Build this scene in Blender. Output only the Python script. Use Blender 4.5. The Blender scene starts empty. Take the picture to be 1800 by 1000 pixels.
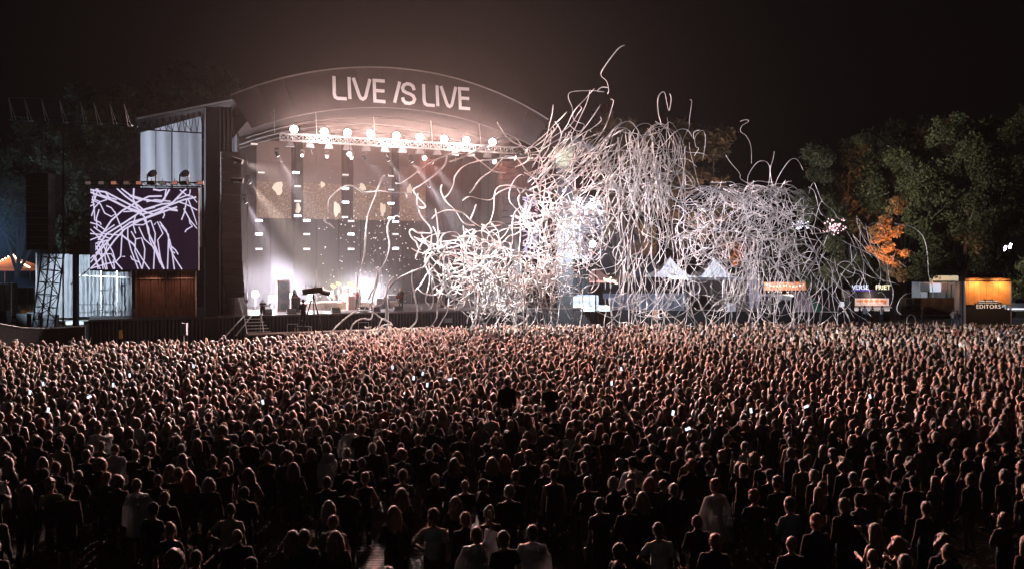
import bpy, bmesh, math, random
import numpy as np
from mathutils import Vector, Matrix, noise

# ------------------------------------------------------------------ camera, world, exposure
H, F, CX, CY = 6.3, 1500.0, 900.0, 460.0      # camera height, focal length in photo pixels, principal column, horizon row
scene = bpy.context.scene
COL = scene.collection
cam = bpy.data.objects.new('camera', bpy.data.cameras.new('camera'))
COL.objects.link(cam)
cam.location = (0, 0, H)
cam.rotation_euler = (math.radians(90), 0, 0)
cam.data.sensor_width = 36
cam.data.lens = 36 * F / 1800
cam.data.shift_y = (CY - 500) / 1800
cam.data.clip_end = 2000
scene.camera = cam

world = bpy.data.worlds.new('World')
scene.world = world
world.use_nodes = True
bg = world.node_tree.nodes['Background']
bg.inputs[0].default_value = (1.0, 0.84, 0.74, 1)
bg.inputs[1].default_value = 0.0012
fill_sun = bpy.data.objects.new('moonlight', bpy.data.lights.new('moonlight', 'SUN'))  # weak sun added behind the camera as fill for the crowd's backs
COL.objects.link(fill_sun)
fill_sun.data.energy = 0.02
fill_sun.data.color = (1.0, 0.93, 0.85)
fill_sun.data.angle = math.radians(12)
fill_sun.rotation_euler = (math.radians(52), 0, math.radians(-28))

scene.view_settings.view_transform = 'Standard'
scene.view_settings.look = 'None'
scene.view_settings.exposure = 0.0
scene.view_settings.gamma = 1.0
scene.view_settings.use_curve_mapping = False
cy = scene.cycles
cy.max_bounces = 5
cy.diffuse_bounces = 0
cy.glossy_bounces = 2
cy.transmission_bounces = 4
cy.transparent_max_bounces = 6
cy.volume_bounces = 0
cy.sample_clamp_indirect = 4
cy.sample_clamp_direct = 60
cy.use_denoising = True
cy.caustics_reflective = False
cy.caustics_refractive = False

# lamp powers (stage and site lights, added fills) and glow strengths
LP = dict(blinder=18000, beam=85000, floor=3400, gold=1.2, vid=1.0, cream=0.35, work=16000, tarpl=75000, blue=3500, mast=14000,
          tents=300, stall=250, counter=60, board=420, star=600, up=16000, washl=20000, washm=95000, washr=90000, washs=22000, washt=105000, washa=170000, house=350, smoke=0.0042, truss_smoke=0.003, plume=0.00036, letter_fill=900)
HAZE = 0.00007

# ------------------------------------------------------------------ places
def at(x, y, d):
    """photo pixel -> world point at distance d in front of the camera"""
    return Vector(((x - CX) / F * d, d, H - (y - CY) / F * d))

ANG = math.radians(24.4)
U = Vector((math.cos(ANG), math.sin(ANG), 0))      # along the stage front, left to right
V = Vector((-math.sin(ANG), math.cos(ANG), 0))     # into the stage
P0 = Vector((-8.87, 68.2, 0))
DECK = 2.3
def SP(s, v, z):
    p = P0 + U * s + V * v
    return Vector((p.x, p.y, z))
def on_plane(x, y, v=0.0):
    """photo pixel -> (s, z) on the stage plane v"""
    t = (x - CX) / F
    b = P0 + V * v
    s = (t * b.y - b.x) / (U.x - t * U.y)
    d = b.y + s * U.y
    return s, H - (y - CY) / F * d
def SPX(x, y, v=0.0):
    s, z = on_plane(x, y, v)
    return SP(s, v, z)
STAGE_M = Matrix(((U.x, V.x, 0, P0.x), (U.y, V.y, 0, P0.y), (0, 0, 1, 0), (0, 0, 0, 1)))

# ------------------------------------------------------------------ materials
MATS = {}
def mat(name, col, rough=0.7, metal=0.0, emit=None, es=0.0, sheen=0.0, var=0.18, scale=6.0, bump=0.0, transl=0.0, spec=0.4, alpha=1.0):
    if name in MATS: return MATS[name]
    m = bpy.data.materials.new(name)
    m.use_nodes = True
    nt = m.node_tree
    b = nt.nodes['Principled BSDF']
    out = nt.nodes['Material Output']
    b.inputs['Base Color'].default_value = (*col, 1)
    b.inputs['Roughness'].default_value = rough
    b.inputs['Metallic'].default_value = metal
    b.inputs['Specular IOR Level'].default_value = spec
    b.inputs['Alpha'].default_value = alpha
    if sheen:
        b.inputs['Sheen Weight'].default_value = sheen
        b.inputs['Sheen Roughness'].default_value = 0.35
        b.inputs['Sheen Tint'].default_value = (1, 0.85, 0.8, 1)
    if emit:
        b.inputs['Emission Color'].default_value = (*emit, 1)
        b.inputs['Emission Strength'].default_value = es
    if var > 0:
        tc = nt.nodes.new('ShaderNodeTexCoord')
        n = nt.nodes.new('ShaderNodeTexNoise')
        n.inputs['Scale'].default_value = scale
        n.inputs['Detail'].default_value = 5
        nt.links.new(tc.outputs['Object'], n.inputs['Vector'])
        mp = nt.nodes.new('ShaderNodeMapRange')
        mp.inputs[3].default_value = 1 - var * 1.6
        mp.inputs[4].default_value = 1 + var * 1.6
        nt.links.new(n.outputs['Fac'], mp.inputs[0])
        mx = nt.nodes.new('ShaderNodeVectorMath'); mx.operation = 'SCALE'
        mx.inputs[0].default_value = col
        nt.links.new(mp.outputs[0], mx.inputs['Scale'])
        nt.links.new(mx.outputs[0], b.inputs['Base Color'])
        if bump:
            bp = nt.nodes.new('ShaderNodeBump')
            bp.inputs['Strength'].default_value = bump
            bp.inputs['Distance'].default_value = 0.05
            nt.links.new(n.outputs['Fac'], bp.inputs['Height'])
            nt.links.new(bp.outputs[0], b.inputs['Normal'])
    if transl:
        t = nt.nodes.new('ShaderNodeBsdfTranslucent')
        t.inputs[0].default_value = (*col, 1)
        ms = nt.nodes.new('ShaderNodeMixShader')
        ms.inputs[0].default_value = transl
        nt.links.new(b.outputs[0], ms.inputs[1])
        nt.links.new(t.outputs[0], ms.inputs[2])
        nt.links.new(ms.outputs[0], out.inputs['Surface'])
    MATS[name] = m
    return m

BLACK = mat('black_cloth', (0.012, 0.012, 0.013), 0.85, bump=0.3)
DARKMETAL = mat('dark_metal', (0.03, 0.03, 0.032), 0.5, 0.6)
ALU = mat('aluminium', (0.55, 0.53, 0.52), 0.4, 0.7)
TARP = mat('white_tarpaulin', (0.62, 0.63, 0.68), 0.55, var=0.1, scale=1.3, bump=0.4, transl=0.35)
SCRIM = mat('black_mesh_scrim', (0.03, 0.024, 0.022), 0.8)
WOOD = mat('plywood', (0.28, 0.17, 0.1), 0.7, scale=3)

# ------------------------------------------------------------------ mesh builder
class MB:
    def __init__(self, M=None):
        self.v, self.f, self.mi, self.M = [], [], [], M
    def add(self, vs, fs, mi=0):
        n = len(self.v)
        if self.M is not None: vs = [self.M @ Vector(p) for p in vs]
        self.v += [tuple(p) for p in vs]
        self.f += [tuple(i + n for i in f) for f in fs]
        self.mi += [mi] * len(fs)
        return self
    def box(self, c, s, mi=0, R=None):
        x, y, z = s[0] / 2, s[1] / 2, s[2] / 2
        vs = [Vector((a * x, b * y, e * z)) for a in (-1, 1) for b in (-1, 1) for e in (-1, 1)]
        if R is not None: vs = [R @ p for p in vs]
        vs = [p + Vector(c) for p in vs]
        return self.add(vs, [(0, 1, 3, 2), (4, 6, 7, 5), (0, 4, 5, 1), (2, 3, 7, 6), (0, 2, 6, 4), (1, 5, 7, 3)], mi)
    def bar(self, a, b, r, n=4, r2=None, mi=0, caps=True):
        a, b = Vector(a), Vector(b)
        ax = (b - a)
        if ax.length < 1e-6: return self
        ax.normalize()
        t = Vector((0, 0, 1)) if abs(ax.z) < 0.9 else Vector((1, 0, 0))
        e1 = ax.cross(t).normalized(); e2 = ax.cross(e1)
        r2 = r if r2 is None else r2
        vs = []
        for p, q in ((a, r), (b, r2)):
            for k in range(n):
                w = 2 * math.pi * (k + 0.5) / n
                vs.append(p + (e1 * math.cos(w) + e2 * math.sin(w)) * q)
        fs = [(k, (k + 1) % n, n + (k + 1) % n, n + k) for k in range(n)]
        if caps: fs += [tuple(range(n - 1, -1, -1)), tuple(range(n, 2 * n))]
        return self.add(vs, fs, mi)
    def tube(self, pts, r, n=5, mi=0, flat=1.0):
        """swept tube through pts; r a number or a list"""
        m = len(pts)
        pts = [Vector(p) for p in pts]
        vs = []
        e1 = None
        for i, p in enumerate(pts):
            d = (pts[min(i + 1, m - 1)] - pts[max(i - 1, 0)])
            if d.length < 1e-9: d = Vector((0, 0, 1))
            d.normalize()
            if e1 is None:
                t = Vector((0, 1, 0)) if abs(d.y) < 0.9 else Vector((1, 0, 0))
                e1 = d.cross(t).normalized()
            else:
                e1 = e1 - d * e1.dot(d)
                e1 = e1.normalized() if e1.length > 1e-5 else d.orthogonal().normalized()
            e2 = d.cross(e1)
            q = r[i] if isinstance(r, (list, tuple)) else r
            for k in range(n):
                w = 2 * math.pi * k / n
                vs.append(p + e1 * math.cos(w) * q + e2 * math.sin(w) * q * flat)
        fs = []
        for i in range(m - 1):
            for k in range(n):
                fs.append((i * n + k, i * n + (k + 1) % n, (i + 1) * n + (k + 1) % n, (i + 1) * n + k))
        fs += [tuple(range(n - 1, -1, -1)), tuple(range((m - 1) * n, m * n))]
        return self.add(vs, fs, mi)
    def ball(self, c, r, nu=10, nv=6, mi=0, R=None):
        if not isinstance(r, (tuple, list)): r = (r, r, r)
        c = Vector(c)
        vs = [Vector((0, 0, r[2]))]
        for i in range(1, nv):
            a = math.pi * i / nv
            for k in range(nu):
                w = 2 * math.pi * k / nu
                vs.append(Vector((r[0] * math.sin(a) * math.cos(w), r[1] * math.sin(a) * math.sin(w), r[2] * math.cos(a))))
        vs.append(Vector((0, 0, -r[2])))
        if R is not None: vs = [R @ p for p in vs]
        vs = [p + c for p in vs]
        L = len(vs) - 1
        fs = [(0, 1 + k, 1 + (k + 1) % nu) for k in range(nu)]
        for i in range(nv - 2):
            for k in range(nu):
                a, b = 1 + i * nu, 1 + (i + 1) * nu
                fs.append((a + k, b + k, b + (k + 1) % nu, a + (k + 1) % nu))
        a = 1 + (nv - 2) * nu
        fs += [(a + (k + 1) % nu, a + k, L) for k in range(nu)]
        return self.add(vs, fs, mi)
    def grid(self, fn, nu, nv, mi=0):
        vs = [fn(i / nu, j / nv) for j in range(nv + 1) for i in range(nu + 1)]
        fs = [(j * (nu + 1) + i, j * (nu + 1) + i + 1, (j + 1) * (nu + 1) + i + 1, (j + 1) * (nu + 1) + i) for j in range(nv) for i in range(nu)]
        return self.add(vs, fs, mi)
    def quad(self, a, b, c, d, mi=0):
        return self.add([a, b, c, d], [(0, 1, 2, 3)], mi)
    def truss(self, a, b, w=0.5, r=0.03, step=None, up=(0, 0, 1), br=0.5, parts=('chords', 'brace')):
        a, b = Vector(a), Vector(b)
        ax = (b - a); L = ax.length; ax.normalize()
        up = Vector(up)
        e1 = ax.cross(up).normalized(); e2 = e1.cross(ax).normalized()
        o = [e1 * w / 2 + e2 * w / 2, -e1 * w / 2 + e2 * w / 2, -e1 * w / 2 - e2 * w / 2, e1 * w / 2 - e2 * w / 2]
        if 'chords' in parts:
            for q in o: self.bar(a + q, b + q, r, 4)
        if 'brace' in parts:
            n = max(1, round(L / (step or w)))
            for i in range(n):
                p, q = a + ax * L * i / n, a + ax * L * (i + 1) / n
                for k in range(4):
                    if (i + k) % 2: self.bar(p + o[k], q + o[(k + 1) % 4], r * br, 3, caps=False)
                    else: self.bar(p + o[(k + 1) % 4], q + o[k], r * br, 3, caps=False)
                    self.bar(p + o[k], p + o[(k + 1) % 4], r * br, 3, caps=False)
        return self
    def mesh(self, name, mats, smooth=False):
        me = bpy.data.meshes.new(name)
        me.from_pydata(self.v, [], self.f)
        for m in (mats if isinstance(mats, (list, tuple)) else [mats]): me.materials.append(m)
        if any(self.mi): me.polygons.foreach_set('material_index', self.mi)
        if smooth: me.polygons.foreach_set('use_smooth', [True] * len(self.f))
        me.update()
        return me
    def build(self, name, mats, parent=None, smooth=False, label=None, cat=None, group=None, kind=None):
        return link(name, self.mesh(name, mats, smooth), parent, label, cat, group, kind)

def link(name, data, parent=None, label=None, cat=None, group=None, kind=None, loc=None):
    o = bpy.data.objects.new(name, data)
    COL.objects.link(o)
    if parent is not None:
        o.parent = parent
        if parent.get('_base') is not None:      # parent's Empty sits at the thing's base; children are built in world space
            o.matrix_parent_inverse = Matrix.Translation(-Vector(parent['_base']))
    if loc is not None: o.location = loc
    if label: o['label'] = label
    if cat: o['category'] = cat
    if group: o['group'] = group
    if kind: o['kind'] = kind
    return o

def thing(name, label, cat, base=(0, 0, 0), group=None):
    """Empty at the thing's base; children are given in world coordinates"""
    o = bpy.data.objects.new(name, None)
    COL.objects.link(o)
    o.empty_display_size = 0.3
    o.location = base
    o['label'] = label; o['category'] = cat
    if group: o['group'] = group
    o['_base'] = [float(c) for c in base]
    return o

def lamp(name, kind, loc, energy, color=(1, 1, 1), radius=0.1, target=None, angle=60, blend=0.4, parent=None, shape=None):
    l = bpy.data.lights.new(name, kind)
    l.energy = energy; l.color = color
    if kind in ('POINT', 'SPOT'): l.shadow_soft_size = radius
    if kind == 'SPOT':
        l.spot_size = math.radians(angle); l.spot_blend = blend
    if kind == 'AREA':
        l.shape = 'RECTANGLE'; l.size, l.size_y = shape
    o = bpy.data.objects.new(name, l)
    COL.objects.link(o)
    loc = Vector(loc)
    o.location = loc
    if target is not None:
        o.rotation_euler = (Vector(target) - loc).to_track_quat('-Z', 'Y').to_euler()
    if parent is not None:
        o.parent = parent
        if parent.get('_base') is not None:
            o.matrix_parent_inverse = Matrix.Translation(-Vector(parent['_base']))
    return o

def text_mesh(s, size, extrude=0.01, spacing=1.0):
    cu = bpy.data.curves.new('t', 'FONT')
    cu.body = s; cu.size = size; cu.extrude = extrude; cu.align_x = 'CENTER'; cu.space_character = spacing
    o = bpy.data.objects.new('t', cu)
    COL.objects.link(o)
    dg = bpy.context.evaluated_depsgraph_get()
    me = bpy.data.meshes.new_from_object(o.evaluated_get(dg))
    bpy.data.objects.remove(o)
    return me
def text_obj(name, s, size, m, origin, right, parent, spacing=1.0, offset=0.0, label=None):
    me = text_mesh(s, size, 0.012, spacing)
    if offset:
        pass
    me.materials.clear(); me.materials.append(m)
    r = Vector(right).normalized(); up = Vector((0, 0, 1)); n = r.cross(up)
    M = Matrix(((r.x, up.x, n.x, origin[0]), (r.y, up.y, n.y, origin[1]), (r.z, up.z, n.z, origin[2]), (0, 0, 0, 1)))
    me.transform(M)
    return link(name, me, parent, label)

# ------------------------------------------------------------------ ground
random.seed(5)
gm = bpy.data.materials.new('trodden_field')
gm.use_nodes = True
nt = gm.node_tree; b = nt.nodes['Principled BSDF']
tc = nt.nodes.new('ShaderNodeTexCoord')
n1 = nt.nodes.new('ShaderNodeTexNoise'); n1.inputs['Scale'].default_value = 0.12; n1.inputs['Detail'].default_value = 8
n2 = nt.nodes.new('ShaderNodeTexNoise'); n2.inputs['Scale'].default_value = 9; n2.inputs['Detail'].default_value = 8
cr = nt.nodes.new('ShaderNodeValToRGB')
cr.color_ramp.elements[0].color = (0.018, 0.015, 0.009, 1); cr.color_ramp.elements[0].position = 0.35
cr.color_ramp.elements[1].color = (0.06, 0.055, 0.025, 1); cr.color_ramp.elements[1].position = 0.65  # field colour kept dark to stand in for the crowd's shade
nt.links.new(tc.outputs['Object'], n1.inputs[0]); nt.links.new(tc.outputs['Object'], n2.inputs[0])
nt.links.new(n1.outputs[0], cr.inputs[0]); nt.links.new(cr.outputs[0], b.inputs['Base Color'])
bp = nt.nodes.new('ShaderNodeBump'); bp.inputs['Strength'].default_value = 0.8; bp.inputs['Distance'].default_value = 0.1
nt.links.new(n2.outputs[0], bp.inputs['Height']); nt.links.new(bp.outputs[0], b.inputs['Normal'])
b.inputs['Roughness'].default_value = 0.9
MB().grid(lambda u, v: (-400 + 800 * u, -30 + 730 * v, 0), 20, 20).build('ground', gm, kind='structure')

# trackway plates laid only where the floor is lit, under the near crowd
pm = mat('trackway_plate', (0.17, 0.13, 0.1), 0.34, var=0.25, scale=14, bump=0.5, spec=0.6)
plate = MB()
plate.box((0, 0, 0.02), (2.36, 1.16, 0.028))
for k in range(-5, 6): plate.box((0, k * 0.1, 0.037), (2.2, 0.022, 0.008))
pme = plate.mesh('floor_plate', pm)
path = MB().grid(lambda u, v: (-4.9 + 4.9 * u, 10 + 14 * v, 0.004), 4, 4).build('trackway_path', mat('trackway_seams', (0.03, 0.03, 0.025), 0.9), kind='structure')
for i in range(2):
    for j in range(12):
        o = link('floor_plate', pme, path, loc=(-3.6 + i * 2.4 + (0.2 if j % 2 else 0), 10.6 + j * 1.2, random.uniform(0, 0.01)))
        o.rotation_euler = (random.uniform(-.006, .006), random.uniform(-.006, .006), random.uniform(-.01, .01))
# ------------------------------------------------------------------ the stage
stage = thing('concert_stage', 'wide black festival stage with raised deck under an arched roof', 'stage', SP(0, 0, 0))
DECKM = mat('stage_floor', (0.16, 0.13, 0.12), 0.35, var=0.3, scale=2, spec=0.5)
SKIRT = mat('stage_skirt', (0.014, 0.013, 0.013), 0.8, bump=0.5, scale=1.5)
SM = STAGE_M
def arc(s, half, z0, rise):
    R = (half * half + rise * rise) / (2 * rise)
    return z0 + rise - R + math.sqrt(max(R * R - s * s, 0))
TOPH, TOPZ, TOPR = 13.03, 18.45, 3.15
BOTH, BOTZ, BOTR = 11.55, 16.15, 2.35
for (a, b_) in ((-22.4, -12.1), (-12.1, 12.3), (12.3, 19.2)):
    MB(SM).box(((a + b_) / 2, 7.0, DECK - 0.06), (b_ - a, 14, 0.12)).build('deck', DECKM, stage)
for k in range(26):   # skirt drapes, panel by panel
    a = -22.4 + k * 1.6
    MB(SM).grid(lambda u, v, a=a: (a + 0.01 + 1.58 * u, 0.02 + 0.03 * math.sin(u * 38 + k), 0.02 + 2.15 * v), 22, 1).build('skirt_panel', SKIRT, stage)
MB(SM).box((-1.6, 0.0, DECK - 0.06), (41.6, 0.05, 0.13)).build('deck_edge', mat('deck_edge', (0.08, 0.06, 0.055), 0.5), stage)
APR = mat('apron_board', (0.42, 0.3, 0.27), 0.6, var=0.3, scale=2)
for k in range(14):
    MB(SM).box((-12.0 + 1.05 * k + 0.5, -1.35, 1.04), (1.03, 1.3, 0.09)).build('apron_board', APR, stage)
MB(SM).box((-4.9, -1.3, 0.5), (14.6, 1.2, 0.98)).build('apron_frame', BLACK, stage)
# steps up from the apron
st = thing('stage_steps', 'pale metal steps climbing from the pit to the stage deck beside the guard rails', 'steps', SP(-11.7, -1.8, 0))
for k in range(5):
    MB(SM).box((-11.5 + 0.07 * (5 - k), -1.45 + 0.27 * k, 1.2 + 0.22 * k), (1.1 + 0.10 * (5 - k), 0.26, 0.045)).build('tread', ALU, st)
for sx in (-12.05, -10.85):
    MB(SM).bar((sx, -1.6, 1.1), (sx, -0.1, 2.3), 0.04).build('stringer', ALU, st)
for dx in (0, 0.55):
    MB(SM).bar((-12.1 + dx, -0.2, 2.3), (-13.5 + dx * 1.3, -1.2, 0.95), 0.05).build('guard_rail', ALU, st)
MB(SM).bar((-11.0, -0.9, 1.1), (-11.0, -0.9, 2.6), 0.025).build('post', ALU, st)

# fascia with arched top and bottom edge
FASC = mat('roof_fascia_fabric', (0.05, 0.036, 0.034), 0.75, var=0.15, scale=0.7, bump=0.3)
def fascia(u, v):
    sb, stp = (2 * u - 1) * BOTH, (2 * u - 1) * TOPH
    zb, zt = arc(sb, BOTH, BOTZ, BOTR), arc(stp, TOPH, TOPZ, TOPR)
    return (sb + (stp - sb) * v, -0.25 - 0.5 * v * 0 - 0.12 * math.sin(v * math.pi), zb + (zt - zb) * v)
for k in range(14):
    MB(SM).grid(lambda u, v, k=k: (lambda q: (q[0], q[1] - .02 * math.sin(u * math.pi) * (1 + math.sin(v * 9 + k)), q[2]))(fascia((k + .004 + .992 * u) / 14, v)), 6, 8).build('fascia_panel', FASC, stage, smooth=True)
PIPE = mat('white_pipe', (0.2, 0.16, 0.15), 0.5)
MB(SM).tube([(s, -0.3, arc(s, TOPH, TOPZ, TOPR) + 0.04) for s in np.linspace(-TOPH, TOPH, 40)], 0.06, 5).build('upper_pipe', PIPE, stage)
MB(SM).tube([(s, -0.28, arc(s, BOTH, BOTZ, BOTR) - 0.03) for s in np.linspace(-BOTH, BOTH, 40)], 0.035, 5).build('lower_pipe', PIPE, stage)
ROOF = mat('dark_roof_membrane', (0.05, 0.04, 0.04), 0.7, var=0.2, scale=0.6)
MB(SM).grid(lambda u, v: ((2 * u - 1) * TOPH, -0.2 + 14.5 * v, arc((2 * u - 1) * TOPH, TOPH, TOPZ, TOPR)), 36, 4).build('roof_skin', ROOF, stage, smooth=True)
MB(SM).grid(lambda u, v: ((2 * u - 1) * BOTH, 1.2 + 12.7 * v, arc((2 * u - 1) * BOTH, BOTH, BOTZ, BOTR) + 0.9), 36, 4).build('roof_lining', mat('roof_lining', (0.02, 0.014, 0.013), 0.9), stage, smooth=True)
for k in range(3):
    v = 3.2 + 4 * k
    MB(SM).tube([(s, v, arc(s, BOTH, BOTZ, BOTR) - 0.25) for s in np.linspace(-BOTH, BOTH, 26)], 0.09, 4).build('roof_rib', DARKMETAL, stage)

# letters LIVE IS LIVE, traced as strokes on the fascia
LET = [
 ('L', [[(748, 138), (750, 262), (756, 284), (774, 294), (838, 297)]]),
 ('I', [[(853, 145), (860, 300)]]),
 ('V', [[(884, 150), (925, 272), (936, 292), (952, 300), (966, 291), (973, 275), (1000, 159)]]),
 ('E', [[(1105, 173), (1030, 168), (1036, 312), (1110, 318)], [(1034, 239), (1103, 243)]]),
 ('I', [[(1210, 178), (1174, 325)]]),
 ('S', [[(1312, 238), (1304, 210), (1284, 195), (1262, 191), (1240, 200), (1230, 222), (1237, 242), (1256, 254), (1285, 264), (1306, 278), (1316, 300), (1306, 322), (1280, 330), (1252, 326), (1236, 310), (1231, 288)]]),
 ('L', [[(1378, 195), (1382, 308), (1388, 330), (1404, 341), (1457, 345)]]),
 ('I', [[(1472, 203), (1478, 350)]]),
 ('V', [[(1500, 208), (1540, 328), (1549, 345), (1562, 352), (1574, 344), (1580, 328), (1604, 214)]]),
 ('E', [[(1698, 230), (1630, 225), (1636, 362), (1705, 368)], [(1634, 292), (1698, 296)]]),
]
LETM = mat('white_sign_vinyl', (0.78, 0.72, 0.71), 0.6, var=0.05)
for ch, strokes in LET:
    mb = MB()
    for q, st_ in enumerate(strokes):
        P = [Vector(on_plane(400 + x / 4, 100 + y / 4, -0.45)) for x, y in st_]
        w = 0.125
        # straight segments as quads with mitred joints
        n = len(P)
        L, R_ = [], []
        for i, p in enumerate(P):
            d0 = (P[i] - P[i - 1]).normalized() if i > 0 else (P[1] - P[0]).normalized()
            d1 = (P[i + 1] - P[i]).normalized() if i < n - 1 else d0
            m_ = (d0 + d1).normalized()
            nn = Vector((-m_.y, m_.x)) / max(0.45, m_.dot(d0))
            L.append(p + nn * w); R_.append(p - nn * w)
        vs, fs = [], []
        for v_ in (-0.45 - 0.03 - q * 0.004, -0.45 + 0.02):
            for a, c in zip(L, R_):
                vs += [SP(a.x, v_, a.y), SP(c.x, v_, c.y)]
        for i in range(n - 1):
            fs.append((2 * i, 2 * i + 1, 2 * i + 3, 2 * i + 2))
            o_ = 2 * n
            fs += [(2 * i, 2 * i + 2, o_ + 2 * i + 2, o_ + 2 * i), (2 * i + 1, o_ + 2 * i + 1, o_ + 2 * i + 3, 2 * i + 3)]
        mb.add(vs, fs)
    mb.build('sign_letter', LETM, stage)

# side portals, back wall, wings
for sgn, a, b_ in ((-1, -14.75, -13.9), (1, 14.0, 15.6)):
    MB(SM).box(((a + b_) / 2, 0.6, 8.78), (b_ - a, 1.2, 17.56)).build('portal_tower', BLACK, stage)
for a, b_, top in ((-13.9, -12.75, 17.85), (12.75, 14.0, 17.85)):
    MB(SM).grid(lambda u, v: (a + (b_ - a) * u, 1.25 + 0.04 * math.sin(u * 25), DECK + (top - DECK) * v), 20, 1).build('portal_scrim', SCRIM, stage)
for sx in (-12.3, 12.3):
    for k in range(6):
        MB(SM).grid(lambda u, v: (sx + 0.05 * math.sin(u * 22), 1.3 + 2 * k + 1.96 * u, DECK + 13.7 * v), 16, 1).build('side_drape', SCRIM, stage)
    MB(SM).truss((sx * 1.04, -0.1, 0), (sx * 1.04, -0.1, 17.5), 0.5, 0.035, 0.8).build('portal_truss', mat('brown_truss', (0.14, 0.1, 0.09), 0.5, 0.5), stage)
for k in range(12):
    MB(SM).grid(lambda u, v: (-12.2 + 2.05 * k + 2.0 * u, 13.2 + 0.006 * math.sin(u * 24 + k), DECK + 15.2 * v), 18, 1).build('back_drape', mat('back_drape', (0.011, 0.008, 0.008), 0.9, spec=.1), stage)

# left wing: sloping roof, white tarpaulin, gable truss
wing = thing('side_wing', 'white tarpaulin side wing under a sloping roof next to the left portal', 'stage wing', SP(-17, 2, 0))
for k in range(4):
    a = -19.05 + k * 1.06
    MB(SM).grid(lambda u, v: (a + 1.045 * u, 2.6 + 0.012 * math.sin(u * 7 + v * 3 + k), 7.4 + (8.35 + (a + 1.05 * u + 19.05) * 0.36) * v), 10, 6).build('tarpaulin_panel', TARP, wing, smooth=True)
MB(SM).bar((-19.3, -0.25, 16.35), (-12.95, -0.25, 18.15), 0.07).build('roof_beam', mat('pale_beam', (.7, .7, .72), .5), wing)
MB(SM).bar((-18.9, 1.8, 16.9), (-12.9, 1.8, 18.6), 0.04).build('ridge_cable', PIPE, wing)
MB(SM).add([(-19.4, -0.1, 16.4), (-12.8, -0.1, 18.25), (-12.8, 8, 18.25), (-19.4, 8, 16.4), (-19.4, -0.1, 16.7), (-12.8, -0.1, 18.6), (-12.8, 8, 18.6), (-19.4, 8, 16.7)],
           [(0, 1, 2, 3), (4, 7, 6, 5), (0, 4, 5, 1), (1, 5, 6, 2), (2, 6, 7, 3), (3, 7, 4, 0)]).build('roof', ROOF, wing)
mb = MB(SM); mb.bar((-19.2, 1.6, 15.85), (-14.8, 1.6, 15.85), 0.06)
zz = [(-19.0 + 0.42 * i) for i in range(11)]
for i, s in enumerate(zz[:-1]):
    top = 16.3 + (s + 19.3) * 0.283
    mb.bar((s, 1.6, 15.85), (s + 0.21, 1.6, top + 0.05), 0.03); mb.bar((s + 0.21, 1.6, top + 0.05), (s + 0.42, 1.6, 15.85), 0.03)
    if i % 3 == 0: mb.bar((s, 1.55, top), (s + 0.9, 1.55, 15.85), 0.03)
mb.build('gable_truss', DARKMETAL, wing)
for s in (-18.05, -16.95, -15.85):
    MB(SM).bar((s, 1.7, 15.8), (s, 1.7, 11.6), 0.018 if s != -16.95 else 0.05).build('hanging_cable', DARKMETAL, wing)
# right wing, mirrored, black
rw = thing('side_wing', 'dark right-hand side wing with black drape behind the thick streamer tangle', 'stage wing', SP(17, 2, 0))
MB(SM).add([(12.8, 1.3, 18.25), (19.4, 1.3, 16.4), (19.4, 8, 16.4), (12.8, 8, 18.25), (12.8, 1.3, 18.5), (19.4, 1.3, 16.65), (19.4, 8, 16.65), (12.8, 8, 18.5)],
           [(0, 1, 2, 3), (4, 7, 6, 5), (0, 4, 5, 1), (1, 5, 6, 2), (2, 6, 7, 3), (3, 7, 4, 0)]).build('roof', ROOF, rw)
for k in range(3):
    MB(SM).grid(lambda u, v: (14.8 + 1.4 * k + 1.36 * u, 3 + 0.05 * math.sin(u * 20), DECK + 13.4 * v), 12, 1).build('black_drape', BLACK, rw)

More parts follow.
